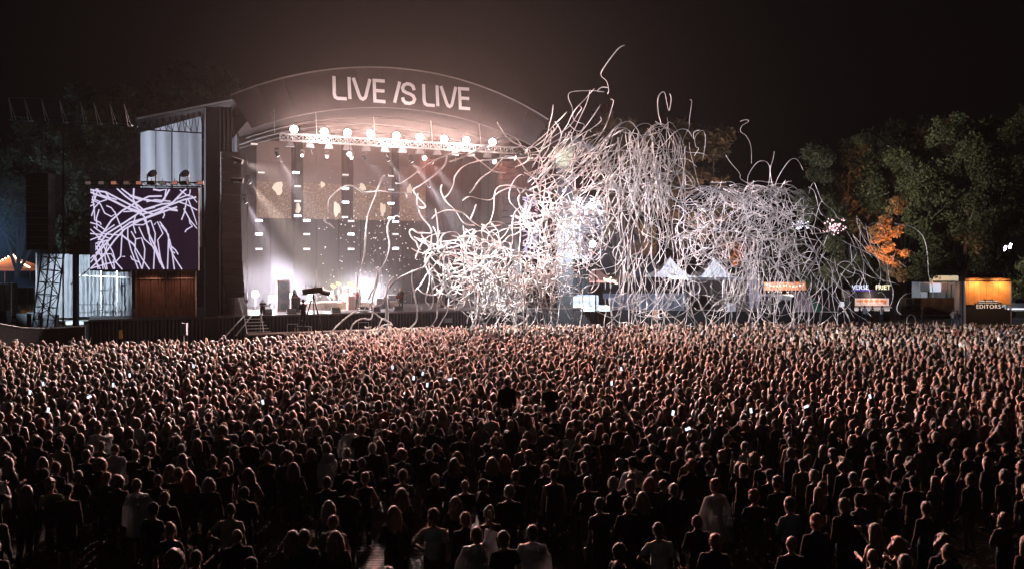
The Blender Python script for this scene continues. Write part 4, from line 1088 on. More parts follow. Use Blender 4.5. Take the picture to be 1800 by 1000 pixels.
# star light and flowering light trees
STAR = mat('cold_glow', (1, 1, 1), emit=(.82, .84, 1), es=20, var=0)
for x, y, lab in ((1767, 437, 'left of two cold white lamps in the tree at right edge'), (1776, 433, 'right of two cold white lamps in the tree at right edge')):
    c = at(x, y, 100)
    t = thing('mast_lamp', lab, 'lamp', c)
    MB().box(c + Vector((0, .2, 0)), (.35, .3, .5)).build('housing', DARKMETAL, t)
    MB().box(c, (.22, .06, .6), R=Matrix.Rotation(.25, 3, 'Y')).build('lens', STAR, t)
    MB().bar(c + Vector((0, .25, 0)), (c.x, c.y + .25, 0), .05).build('mast', DARKMETAL, t)
lamp('cold_lamp', 'POINT', at(1771, 436, 99), LP['star'], (.75, .8, 1), .2)
# ------------------------------------------------------------------ trees
def leaf_mat(name, col, v=.5):
    return mat(name, col, .7, var=v, scale=.35, transl=.35, spec=.2)
BARK = mat('bark', (.06, .045, .035), .9, var=.4, scale=2, bump=1)
def crown_mesh(name, blobs, n, size, m, seed):
    rng = np.random.default_rng(seed)
    B = np.array([(b[0], b[1], b[2], b[3]) for b in blobs])
    w = B[:, 3] ** 2; w /= w.sum()
    idx = rng.choice(len(B), n, p=w)
    d = rng.normal(size=(n, 3)); d /= np.linalg.norm(d, axis=1)[:, None]
    r = B[idx, 3] * (1 - rng.random(n) ** 1.5 * .8)
    # ragged outline
    r *= 1 + .22 * np.sin(d[:, 0] * 7 + idx) * np.sin(d[:, 2] * 9 + idx * 2) + .1 * rng.normal(size=n)
    c = B[idx, :3] + d * r[:, None] * np.array([1, 1, .85])
    a = rng.normal(size=(n, 3)); a /= np.linalg.norm(a, axis=1)[:, None]
    b = np.cross(a, rng.normal(size=(n, 3))); b /= np.linalg.norm(b, axis=1)[:, None]
    s = size * (.5 + rng.random(n))[:, None]
    v = np.stack([c - a * s, c + b * s * .55, c + a * s, c - b * s * .55], 1).reshape(-1, 3)
    me = bpy.data.meshes.new(name)
    me.vertices.add(4 * n); me.vertices.foreach_set('co', v.astype(np.float32).ravel())
    me.loops.add(4 * n); me.loops.foreach_set('vertex_index', np.arange(4 * n, dtype=np.int32))
    me.polygons.add(n); me.polygons.foreach_set('loop_start', np.arange(0, 4 * n, 4, dtype=np.int32))
    me.update(calc_edges=True)
    me.materials.append(m)
    return me
def limb(a, b, r0, r1, bend, rng, n=6):
    a, b = Vector(a), Vector(b)
    P, R = [], []
    off = Vector((rng.uniform(-1, 1), rng.uniform(-1, 1), rng.uniform(-.3, .6))) * bend
    for k in range(n + 1):
        f = k / n
        P.append(a.lerp(b, f) + off * math.sin(math.pi * f)); R.append(r0 + (r1 - r0) * f)
    return P, R
def tree(label, blobs_px, d, base_x, m, seed, n=9000, size=.3, trunk_r=.45, fork=None, group=None, spread=.8):
    """blobs_px: (x, y, radius in photo pixels)"""
    rng = random.Random(seed)
    base = at(base_x, CY, d); base.z = 0
    t = thing('broadleaf_tree', label, 'tree', base, group)
    bl = []
    for x, y, r in blobs_px:
        k = d / F
        for q in range(8):
            ang = rng.uniform(0, 6.28); rr = r * rng.uniform(.25, .7)
            p = at(x + rr * math.cos(ang), y + rr * math.sin(ang), d)
            bl.append((p.x, d + rng.uniform(-1, 1) * r * k * spread, p.z, r * k * rng.uniform(.28, .5)))
    link('crown', crown_mesh('crown', bl, n, size, m, seed), t)
    fk = fork or at(base_x, 480, d)
    fk = Vector(fk)
    mb = MB(); P, R = limb(base, fk, trunk_r, trunk_r * .75, .2, rng); mb.tube(P, R, 8)
    mb.build('trunk', BARK, t)
    for x, y, r in blobs_px[:7]:
        e = at(x, y, d) + Vector((0, rng.uniform(-1, 1), 0))
        P, R = limb(fk, e, trunk_r * .5, .07, 1.0, rng)
        b = MB(); b.tube(P, R, 6)
        for q in range(3):
            k = rng.randint(2, 5)
            P2, R2 = limb(P[k], P[k] + Vector((rng.uniform(-3, 3), rng.uniform(-2, 2), rng.uniform(1, 3.5))), R[k] * .6, .03, .4, rng, 4)
            b.tube(P2, R2, 5)
        b.build('limb', BARK, t)
    return t
LG = leaf_mat('grey_green_leaves', (.12, .12, .06)); LD = leaf_mat('dark_green_leaves', (.08, .083, .045)); LO = leaf_mat('orange_lit_leaves', (.15, .1, .05))  # last leaf colour warmed to stand in for orange uplight
LGR = 'trees beyond the field'
tree('rounded grey-green tree left of the orange-lit trunk gap', [(1445, 290, 42), (1440, 360, 40), (1490, 330, 55), (1500, 270, 35), (1480, 410, 50), (1530, 380, 45), (1535, 300, 50), (1470, 470, 40), (1520, 470, 45), (1575, 330, 35)], 108, 1500, LG, 3, 42000, .17, .35, group=LGR)
tree('tall dark tree with forked trunk rising beside the EDITORS board', [(1640, 330, 50), (1650, 400, 50), (1690, 280, 55), (1700, 370, 60), (1740, 320, 60), (1770, 400, 55), (1790, 290, 60), (1640, 460, 40), (1770, 465, 35), (1830, 360, 60), (1720, 440, 40), (1620, 390, 30), (1665, 230, 35), (1740, 245, 45), (1800, 230, 45), (1610, 310, 40)], 91, 1694, LD, 4, 60000, .16, .42, fork=at(1692, 490, 91), group=LGR)
tree('high dim tree behind the right-hand trees', [(1560, 260, 45), (1610, 250, 40), (1650, 240, 35), (1600, 310, 45)], 128, 1590, LD, 5, 9000, .32, .4, group=LGR)
tree('dim tree with cold-lit foliage at the right picture edge', [(1790, 510, 28), (1815, 530, 30), (1800, 480, 30)], 104, 1810, LG, 6, 8000, .16, .3, group=LGR)
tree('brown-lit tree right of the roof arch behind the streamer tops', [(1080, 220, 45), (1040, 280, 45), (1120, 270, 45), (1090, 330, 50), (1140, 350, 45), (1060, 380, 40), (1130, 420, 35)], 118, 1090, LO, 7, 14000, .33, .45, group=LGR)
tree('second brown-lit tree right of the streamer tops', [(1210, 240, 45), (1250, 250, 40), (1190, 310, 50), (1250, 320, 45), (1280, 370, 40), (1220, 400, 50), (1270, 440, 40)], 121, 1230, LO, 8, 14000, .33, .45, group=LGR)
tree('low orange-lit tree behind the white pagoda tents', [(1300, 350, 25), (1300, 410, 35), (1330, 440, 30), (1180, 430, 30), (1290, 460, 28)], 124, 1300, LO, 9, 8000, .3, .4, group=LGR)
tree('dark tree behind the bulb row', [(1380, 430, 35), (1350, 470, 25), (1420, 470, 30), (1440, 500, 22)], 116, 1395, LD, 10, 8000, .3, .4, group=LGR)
tree('orange-lit tree glowing between the two right-hand trees', [(1560, 400, 28), (1565, 450, 26), (1570, 360, 20), (1545, 430, 22), (1575, 480, 20)], 102, 1562, leaf_mat('bright_orange_lit_leaves', (.3, .17, .08)), 11, 16000, .15, .3, group=LGR)  # leaf colour brightened and warmed to help the orange glow
LGL = 'dim trees behind the left towers'
tree('dim tall tree behind the boom truss', [(150, 190, 55), (200, 260, 60), (120, 270, 50), (180, 350, 50), (230, 190, 40), (140, 410, 45), (210, 420, 40)], 84, 170, LG, 12, 26000, .2, .4, group=LGL)
tree('dim tree between the boom truss and the arched roof', [(300, 150, 45), (360, 140, 40), (260, 220, 50), (330, 200, 40), (400, 150, 30)], 92, 300, LG, 13, 12000, .28, .4, group=LGL)
tree('blue-tinted tree at the far left behind the black speakers', [(20, 260, 50), (60, 330, 50), (10, 370, 55), (-20, 300, 40), (60, 240, 35)], 96, 30, LD, 14, 18000, .22, .4, group=LGL)
for x, w, lab in ((660, 60, 0), (900, 50, 1)):
    pass
# pink blossom-like glow and white lights in the tree by the bulb row
PKL = mat('pink_leaf_light', (1, 1, 1), emit=(1, .45, .55), es=1.3, var=0)
rng = random.Random(3)
for cx0, cy0, rx, ry, n, m, lab in ((1466, 400, 17, 13, 70, PKL, 'cluster of pink glowing blossoms of light right of the streamers'), (1408, 395, 17, 9, 26, mat('white_leaf_light', (1, 1, 1), emit=(.8, .85, 1), es=2.2, var=0), 'cluster of white light points left of the pink blossoms')):
    c = at(cx0, cy0, 100)
    t = thing('light_cluster', lab, 'string lights', c)
    mb = MB(); w_ = MB()
    for k in range(n):
        p = at(cx0 + rng.gauss(0, rx * .5), cy0 + rng.gauss(0, ry * .5), 100 + rng.uniform(-1, 1))
        mb.ball(p, rng.uniform(.04, .12), 5, 3)
        if k % 3 == 0: w_.bar(p, c, .012, 3, caps=False)
    mb.build('bulbs_mass', m, t, kind='stuff'); w_.build('wiring', BLACK, t)
# uplights in the food village (orange)
def uplight(x, y, d, tx, ty, td, e, col, lab, ang=60):
    c = at(x, y, d); c.z = max(.3, c.z)
    t = thing('ground_uplight', lab, 'lamp', (c.x, c.y, 0), 'coloured uplights below the trees')
    MB().bar((c.x, c.y, 0), (c.x, c.y, c.z - .1), .05).build('stand', DARKMETAL, t)
    MB().bar(c - Vector((0, 0, .1)), c, .14, 10, .17).build('can', DARKMETAL, t)
    lamp('uplight', 'SPOT', c + Vector((0, 0, .05)), e, col, .1, at(tx, ty, td), ang, .6, t)
OR = (1.0, .37, .16)
uplight(1556, 500, 96.5, 1562, 415, 102, LP['up'] * .9, OR, 'orange uplight under the glowing tree gap', 50)
uplight(1672, 500, 97, 1672, 480, 99, LP['up'] * .08, OR, 'orange uplight behind the forked trunk', 100)
uplight(1150, 480, 112, 1140, 400, 118, LP['up'] * .7, (1, .45, .22), 'orange uplight behind the dark purple marquee', 70)
uplight(1290, 490, 117, 1290, 390, 123, LP['up'] * .45, (1, .42, .2), 'orange uplight behind the second pagoda tent', 60)
uplight(1250, 470, 115, 1240, 300, 121, LP['up'] * .4, (1, .45, .22), 'orange uplight behind the first pagoda tent', 70)
uplight(1700, 480, 88.5, 1705, 400, 90, LP['up'] * .03, OR, 'small orange uplight at the forked trunk', 60)
# ------------------------------------------------------------------ people
SKINS = [mat('skin_light', (.42, .25, .18), .55, sheen=.3, var=.06), mat('skin_tan', (.3, .17, .11), .55, sheen=.3, var=.06), mat('skin_brown', (.14, .075, .05), .55, sheen=.3, var=.06)]
SHOE = mat('shoe_rubber', (.03, .03, .03), .7)
STRC = {}
def hsm(n, c): return mat('strand_' + n, tuple(min(.4, x * 1.2 + .03) for x in c), .4, var=0, transl=.6)
def hm(n, c):
    STRC[n.replace('_', ' ')] = hsm(n, c)
    return mat('hair_' + n, c, .45, sheen=.8, var=.3, scale=60, bump=.6, spec=.6)
HAIRC = {'dark': hm('dark', (.03, .02, .015)), 'brown': hm('brown', (.085, .05, .03)), 'light brown': hm('light_brown', (.17, .11, .07)), 'blond': hm('blond', (.26, .18, .1)), 'red': hm('red', (.25, .08, .03)), 'grey': hm('grey', (.2, .19, .18))}
def cm(n, c): return mat('cloth_' + n, c, .85, spec=.15, sheen=.1, var=.2, scale=18, bump=.4)
CLOTH = {'black': cm('black', (.012, .012, .013)), 'charcoal': cm('charcoal', (.03, .03, .032)), 'navy': cm('navy', (.018, .024, .045)), 'dark green': cm('dark_green', (.03, .045, .03)), 'grey': cm('grey', (.14, .14, .14)),
         'brown': cm('brown', (.09, .055, .035)), 'maroon': cm('maroon', (.09, .02, .02)), 'white': cm('white', (.62, .6, .58)), 'pale green': cm('pale_green', (.34, .4, .2)), 'pale blue': cm('pale_blue', (.3, .36, .45)), 'beige': cm('beige', (.36, .3, .24))}
PONCHO = mat('clear_poncho_plastic', (.6, .62, .64), .25, var=.15, scale=9, bump=.6, transl=.45, spec=.6)
JEANS = [cm('jeans', (.03, .04, .07)), cm('black_trousers', (.015, .015, .016)), cm('khaki', (.14, .11, .07))]
PH, EL = 1.75, 1

def remesh(mb, voxel, target, name, smooth=3):
    me = mb.mesh(name, [])
    o = bpy.data.objects.new(name, me); COL.objects.link(o)
    r = o.modifiers.new('r', 'REMESH'); r.mode = 'VOXEL'; r.voxel_size = voxel
    s = o.modifiers.new('s', 'SMOOTH'); s.iterations = smooth; s.factor = .5
    d = o.modifiers.new('d', 'DECIMATE'); d.ratio = 1.0
    dg = bpy.context.evaluated_depsgraph_get()
    n = len(o.evaluated_get(dg).data.polygons) * 2
    d.ratio = min(1, target / max(n, 1))
    dg = bpy.context.evaluated_depsgraph_get()
    out = bpy.data.meshes.new_from_object(o.evaluated_get(dg))
    bpy.data.objects.remove(o)
    out.name = name
    out.polygons.foreach_set('use_smooth', [True] * len(out.polygons))
    return out
def cap(mb, a, b, r0, r1, n=9):
    a, b = Vector(a), Vector(b)
    mb.bar(a, b, r0, n, r1)
    mb.ball(a, r0, n, 6); mb.ball(b, r1, n, 6)

def skel(pose):
    J = dict(neck=(0, -.01, 1.47), head=(0, .015, 1.62), pel=(0, 0, .95),
             hipL=(-.09, 0, .93), hipR=(.09, 0, .93), kneL=(-.1, .02, .5), kneR=(.11, .03, .5), ankL=(-.11, -.02, .09), ankR=(.13, -.01, .09),
             shL=(-.178, -.01, 1.395), shR=(.178, -.01, 1.395))
    A = {'down': ((.25, -.03, 1.13), (.26, .07, .89)), 'front': ((.25, .03, 1.15), (.10, .25, 1.16)), 'pocket': ((.3, -.07, 1.15), (.2, .05, .96)),
         'up': ((.28, .1, 1.6), (.24, .12, 1.86)), 'v': ((.36, .04, 1.6), (.46, .08, 1.86)), 'clap': ((.27, .14, 1.62), (.06, .18, 1.86)), 'phone': ((.22, .22, 1.3), (.10, .34, 1.52)),
         'akimbo': ((.38, -.08, 1.2), (.2, .04, 1.06)), 'cross': ((.24, .06, 1.14), (-.02, .22, 1.22)), 'point': ((.3, .2, 1.52), (.34, .38, 1.75))}
    L, R = pose
    e, w = A[L]; J['elL'] = (-e[0], e[1], e[2]); J['wrL'] = (-w[0], w[1], w[2])
    e, w = A[R]; J['elR'] = e; J['wrR'] = w
    if R == 'up' and L != 'up': J['shR'] = (.185, .0, 1.46)
    if R in ('up', 'v', 'clap'): J['shR'] = (.18, .0, 1.46)
    if L in ('up', 'v', 'clap'): J['shL'] = (-.18, .0, 1.46)
    return {k: Vector(v) for k, v in J.items()}
def hand(mb, el, wr, side, grip):
    d = (wr - el).normalized()
    t = Vector((0, 1, 0)) if abs(d.y) < .9 else Vector((1, 0, 0))
    wd = d.cross(t).normalized()      # across the palm
    nrm = wd.cross(d).normalized()
    palm = wr + d * .055
    R = Matrix((wd, nrm, d)).transposed()
    mb.ball(palm, (.042, .018, .055), 8, 6, R=R)
    ln = (.066, .078, .072, .055)
    for k in range(4):
        b = wr + d * .095 + wd * (-.03 + .02 * k)
        cu = .35 if not grip else 1.1
        d1 = (d * math.cos(cu * .5) + nrm * math.sin(cu * .5) * 1)
        d2 = (d * math.cos(cu) + nrm * math.sin(cu))
        m = b + d1 * ln[k] * .55; e = m + d2 * ln[k] * .5
        cap(mb, b - d * .02, m, .0105, .0095, 6); cap(mb, m, e, .0095, .008, 6)
    b = wr + d * .03 + wd * (-.035)
    d1 = (d * .6 - wd * .7 + nrm * .4).normalized()
    m = b + d1 * .045; e = m + (d * .9 - wd * .2 + nrm * .3).normalized() * .035
    cap(mb, b, m, .013, .011, 6); cap(mb, m, e, .011, .009, 6)
def body_mesh(pose, female, sit=False, voxel=.0135, target=2600):
    J = skel(pose); mb = MB()
    if sit:
        for s in 'LR':
            J['kne' + s] = J['hip' + s] + Vector((.12 if s == 'R' else -.12, .42, -.02)); J['ank' + s] = J['kne' + s] + Vector((0, .05, -.42))
    sw = .93 if female else 1.0
    for s, q in (('L', -1), ('R', 1)):
        J['sh' + s].x *= sw
        cap(mb, J['hip' + s], J['kne' + s], .088, .058); cap(mb, J['kne' + s], J['ank' + s] + Vector((0, 0, .02)), .056, .038)
        calf = J['kne' + s].lerp(J['ank' + s], .3) + Vector((0, -.018, 0)); mb.ball(calf, (.05, .055, .1), 8, 6)
        a = J['ank' + s]; mb.ball(a + Vector((0, .06, -.045)), (.045, .13, .045), 10, 6); mb.ball(a + Vector((0, -.03, -.04)), (.04, .05, .05), 8, 6)
        cap(mb, J['sh' + s], J['el' + s], .05 * sw, .038 * sw); cap(mb, J['el' + s], J['wr' + s], .038 * sw, .026 * sw)
        mb.ball(J['sh' + s], .056 * sw, 10, 6)
        hand(mb, J['el' + s], J['wr' + s], q, (pose[0] if s == 'L' else pose[1]) in ('phone', 'cross', 'akimbo', 'pocket'))
    mb.ball((0, 0, .95), (.165 if female else .155, .11, .13), 14, 8)
    mb.ball((0, 0, 1.12), (.125 if female else .145, .095, .17), 14, 8)
    mb.ball((0, .005, 1.3), (.165 * sw, .115, .17), 14, 8)
    mb.ball((0, -.01, 1.375), (.155 * sw, .085, .085), 14, 8)
    for s in 'LR': cap(mb, (0, -.02, 1.46), J['sh' + s] + Vector((0, 0, -.01)), .052, .05)
    if female:
        for q in (-1, 1): mb.ball((q * .07, .085, 1.3), (.06, .06, .06), 8, 6)
    cap(mb, (0, -.015, 1.4), (0, 0, 1.56), .06, .052)
    h = J['head']; HS = 1.1
    _b = mb.ball
    def hb(c, r, *a, **k): return _b(h + (Vector(c) - h) * HS + Vector((0, 0, .012)), tuple(q * HS for q in r), *a, **k)
    mb.ball = hb
    mb.ball(h + Vector((0, -.015, .025)), (.077, .093, .1), 16, 10)      # skull
    mb.ball(h + Vector((0, .025, -.055)), (.055, .062, .068), 12, 8)      # jaw
    mb.ball(h + Vector((0, .07, -.105)), (.024, .022, .02), 8, 6)         # chin
    mb.ball(h + Vector((0, .098, -.02)), (.012, .02, .026), 8, 6)         # nose
    mb.ball(h + Vector((0, .078, .03)), (.055, .016, .012), 8, 5)         # brow
    mb.ball(h + Vector((0, .083, -.062)), (.024, .01, .009), 8, 5)        # lips
    for q in (-1, 1):
        mb.ball(h + Vector((q * .079, -.01, -.01)), (.013, .02, .033), 8, 6)
        mb.ball(h + Vector((q * .03, .082, .005)), (.013, .012, .009), 6, 4)
    mb.ball = _b
    me = remesh(mb, voxel, target, 'body', 2)
    me.materials.append(SKINS[0]); me.materials.append(SHOE)
    co = np.empty(len(me.vertices) * 3, np.float32); me.vertices.foreach_get('co', co); co = co.reshape(-1, 3)
    if not sit:
        mi = [1 if co[p.vertices[0]][2] < .085 else 0 for p in me.polygons]
        me.polygons.foreach_set('material_index', mi)
    return me, J
def shirt_mesh(J, female, kind, target=1500):
    """tee, long, jacket, hoodie, tank, poncho"""
    mb = MB(); sw = .93 if female else 1.0; g = {'tee': .016, 'tank': .01, 'long': .014, 'jacket': .03, 'hoodie': .028, 'poncho': .05, 'dress': .014}[kind]
    mb.ball((0, 0, 1.12), (.128 + g + .01, .1 + g, .2), 14, 8)
    mb.ball((0, .005, 1.3), (.165 * sw + g, .118 + g, .17), 14, 8)
    mb.ball((0, -.01, 1.375), (.155 * sw + g * .8, .088 + g, .08 + g * .6), 14, 8)
    for s in 'LR': cap(mb, (0, -.02, 1.435), J['sh' + s] + Vector((0, 0, -.012)), .055 + g * .5, .052 + g * .5)
    mb.bar((0, 0, 1.2), (0, 0, .9 if kind != 'poncho' else .6), .2, 14, .2 if kind != 'poncho' else .3)
    n0 = len(mb.v) - 28
    for i in range(n0, len(mb.v)):
        v = mb.v[i]; k = .86 if kind != 'poncho' else 1.1
        mb.v[i] = (v[0] * k * (.9 if female else 1) , v[1] * k * .72, v[2])
    if kind == 'dress':
        mb.bar((0, 0, .95), (0, 0, .55), .17, 14, .25)
    for s in 'LR':
        e = J['el' + s]; w = J['wr' + s]; sh = J['sh' + s]
        if kind == 'tank': continue
        if kind in ('tee', 'dress'):
            m = sh.lerp(e, .72); mb.bar(sh, m, .064 * sw, 10, .06 * sw); mb.ball(sh, .063 * sw, 10, 6)
        elif kind == 'poncho':
            mb.bar(sh, e.lerp(w, .3), .075, 10, .13); mb.ball(sh, .08, 10, 6)
            mb.bar(sh.lerp(e, .5), sh.lerp(e, .9) - Vector((0, 0, .35)), .11, 8, .14)
        else:
            cap(mb, sh, e, .06 + g * .5, .05 + g * .4); mb.bar(e, e.lerp(w, .96), .05 + g * .3, 10, .038 + g * .3); mb.ball(e, .05 + g * .4, 8, 6)
    if kind in ('hoodie', 'poncho'):
        mb.ball((0, -.09, 1.47), (.12, .075, .065), 10, 6)
    elif kind == 'jacket':
        mb.bar((0, -.02, 1.44), (0, -.01, 1.52), .08, 12, .075)
    vs = []
    me = remesh(mb, .02, target, 'shirt', 2)
    for v in me.vertices:
        v.co += Vector((1, 1, .2)) * (.007 * noise.noise(v.co * 9) + .004 * noise.noise(v.co * 22))
    return me
def trouser_mesh(J, female, shorts=False, target=700):
    mb = MB()
    mb.ball((0, 0, .95), (.175 if female else .165, .122, .12), 14, 8)
    for s in 'LR':
        h, k, a = J['hip' + s], J['kne' + s], J['ank' + s]
        cap(mb, h, k, .1, .078)
        if not shorts: mb.bar(k, k.lerp(a, .97), .07, 10, .062); mb.ball(k, .075, 8, 6)
    return remesh(mb, .024, target, 'shorts' if shorts else 'trousers', 2)
def hair_mesh(kind, seed, target=420):
    rng = random.Random(seed); mb = MB(); c = Vector((0, .015, 1.62))
    def skull(g, zlow=-.03):
        mb.ball(c + Vector((0, -.022, .03)), (.08 + g, .094 + g, .1 + g), 14, 9)
    if kind == 'short': skull(.008); mb.ball(c + Vector((0, -.05, -.02)), (.07, .06, .07), 10, 6)
    elif kind == 'cropped': mb.ball(c + Vector((0, -.022, .034)), (.079, .094, .098), 14, 9); mb.ball(c + Vector((0, -.05, 0)), (.068, .056, .055), 10, 6)
    elif kind == 'tousled':
        skull(.01)
        for k in range(34):
            a, e = rng.uniform(0, 6.28), rng.uniform(.1, 1.4)
            p = c + Vector((.085 * math.cos(a) * math.cos(e), -.025 + .1 * math.sin(a) * math.cos(e), .035 + .11 * math.sin(e)))
            if p.y > .08: continue
            mb.ball(p, rng.uniform(.018, .03), 6, 4)
    elif kind == 'curly':
        skull(.015)
        for k in range(70):
            a, e = rng.uniform(0, 6.28), rng.uniform(-.7, 1.5)
            p = c + Vector((.115 * math.cos(a) * math.cos(e), -.03 + .115 * math.sin(a) * math.cos(e), .03 + .125 * math.sin(e)))
            if p.y > .085: continue
            mb.ball(p, rng.uniform(.025, .042), 6, 4)
    elif kind == 'long':
        skull(.014)
        for k in range(15):
            a = math.pi * (.98 + 1.04 * k / 14)
            x, y = .088 * math.cos(a), .07 * math.sin(a)
            p = c + Vector((x, y - .012, .03))
            q = c + Vector((x * 1.25 + rng.uniform(-.012, .012), y * 1.1 - .035, -.24 + rng.uniform(-.06, .03)))
            cap(mb, p, p.lerp(q, .5) + Vector((x * .16, -.012, 0)), .028, .03, 6); cap(mb, p.lerp(q, .5) + Vector((x * .16, -.012, 0)), q, .03, .014, 6)
    elif kind == 'bob':
        skull(.014)
        for k in range(13):
            a = math.pi * (.97 + 1.06 * k / 12)
            x, y = .092 * math.cos(a), .075 * math.sin(a)
            p = c + Vector((x, y - .01, .02)); q = c + Vector((x * 1.22, y * 1.15 - .01, -.1 + rng.uniform(-.015, .015)))
            cap(mb, p, q, .03, .022, 6)
    elif kind == 'ponytail':
        skull(.009); mb.ball(c + Vector((0, -.125, .05)), (.028, .028, .028), 8, 6)
        cap(mb, c + Vector((0, -.13, .05)), c + Vector((0, -.175, -.06)), .03, .032); cap(mb, c + Vector((0, -.175, -.06)), c + Vector((.01, -.15, -.19)), .032, .012)
    elif kind == 'bun': skull(.009); mb.ball(c + Vector((0, -.07, .135)), (.048, .048, .042), 10, 7)
    elif kind == 'cap':
        mb.ball(c + Vector((0, -.015, .05)), (.09, .104, .09), 14, 8)
        mb.box(c + Vector((0, .12, .052)), (.13, .11, .02))
        mb.ball(c + Vector((0, -.05, -.01)), (.072, .06, .06), 10, 6)
    elif kind == 'beanie': mb.ball(c + Vector((0, -.02, .045)), (.095, .108, .115), 14, 9); mb.ball(c + Vector((0, -.03, 0)), (.09, .1, .055), 12, 6)
    mb.v = [tuple(c + (Vector(p) - c) * (1.16 if kind not in ('cropped', 'cap', 'beanie') else 1.12) + Vector((0, 0, .014))) for p in mb.v]
    me = remesh(mb, .012, target, 'hair' if kind not in ('cap', 'beanie') else kind, 1)
    if kind in ('long', 'curly', 'tousled', 'bob', 'ponytail'):
        for v in me.vertices: v.co += v.normal * (.012 * noise.noise(v.co * 45 + Vector((seed, 0, 0))))
    # fine strands standing off the hair, they catch the rim light
    if kind not in ('cap', 'beanie'):
        bm = bmesh.new(); bm.from_mesh(me); fs = list(bm.faces)
        for k in range(260):
            f = rng.choice(fs); p = f.calc_center_median()
            if p.y > c.y + .07 : continue
            n_ = (f.normal + Vector((rng.uniform(-.6, .6), rng.uniform(-.6, .6), rng.uniform(-.6, .6)))).normalized()
            t_ = n_.orthogonal().normalized() * .004
            L = rng.uniform(.012, .032)
            nf = bm.faces.new((bm.verts.new(p - t_), bm.verts.new(p + t_), bm.verts.new(p + n_ * L + Vector((0, 0, -.3 * L))))); nf.material_index = 1
        bm.to_mesh(me); bm.free()
    me.polygons.foreach_set('use_smooth', [True] * len(me.polygons))
    return me

POSES = {'arms down': ('down', 'down'), 'hands held in front': ('front', 'front'), 'arms folded': ('cross', 'cross'), 'hands in pockets': ('pocket', 'pocket'),
         'one arm raised': ('down', 'up'), 'both arms raised': ('up', 'up'), 'arms up in a V': ('v', 'v'), 'clapping overhead': ('clap', 'clap'), 'holding up a phone': ('front', 'phone'), 'hand on hip': ('akimbo', 'down'), 'pointing at the stage': ('pocket', 'point')}
HAIRS = {k: hair_mesh(k, i + 1) for i, k in enumerate(('short', 'cropped', 'tousled', 'curly', 'long', 'bob', 'ponytail', 'bun', 'cap', 'beanie'))}
for k in HAIRS: HAIRS[k].materials.append(HAIRC['dark']); HAIRS[k].materials.append(STRC['dark'])
BODY, SHIRT, TROU = {}, {}, {}
for pn, ps in POSES.items():
    for fem in (False, True):
        if fem and pn in ('hand on hip', 'pointing at the stage', 'arms up in a V'): 
            BODY[pn, True], = (BODY[pn, False],); SHIRT[pn, True] = SHIRT[pn, False]; continue
        me, J = body_mesh(ps, fem)
        BODY[pn, fem] = (me, J)
        SHIRT[pn, fem] = {}
def get_shirt(pn, fem, kind):
    D = SHIRT[pn, fem]
    if kind not in D:
        D[kind] = shirt_mesh(BODY[pn, fem][1], fem, kind); D[kind].materials.append(CLOTH['black']); D[kind].name = {'tee': 't_shirt', 'tank': 'tank_top', 'long': 'long_sleeved_top', 'jacket': 'jacket', 'hoodie': 'hoodie', 'poncho': 'poncho', 'dress': 'dress'}[kind]
    return D[kind]
for fem in (False, True):
    for sh in (False, True):
        TROU[fem, sh] = trouser_mesh(BODY['arms down', fem][1], fem, sh); TROU[fem, sh].materials.append(JEANS[0])

def setm(o, m, i=0):
    o.material_slots[i].link = 'OBJECT'; o.material_slots[i].material = m
def person(x, y, pn, fem, hair, haircol, top, topcol, scale=1.0, turn=0.0, z=0.0, skin=0, shorts=False, trou=0, face=None, body=None, legs=None):
    t = bpy.data.objects.new('person', None); COL.objects.link(t); t.empty_display_size = .2
    f = face or (SP(0, 3, 0))
    a = math.atan2(f.y - y, f.x - x) - math.pi / 2 + turn
    t.location = (x, y, z); t.rotation_euler = (random.gauss(0, .025), random.gauss(0, .03), a); t.scale = (scale, scale, scale)
    b = link('body', (body or BODY[pn, fem][0]), t); setm(b, SKINS[skin])
    if hair != 'bald':
        h = link('hair' if hair not in ('cap', 'beanie') else hair, HAIRS[hair], t); setm(h, HAIRC[haircol] if hair not in ('cap', 'beanie') else CLOTH['charcoal'])
        if hair not in ('cap', 'beanie'): setm(h, STRC[haircol], 1)
    sm = get_shirt(pn, fem, top)
    s = link(sm.name.split('.')[0], sm, t); setm(s, PONCHO if top == 'poncho' else CLOTH[topcol])
    tm = legs or TROU[fem, shorts]
    l = link('shorts' if shorts else 'trousers', tm, t); setm(l, JEANS[trou])
    t['category'] = 'person'
    return t

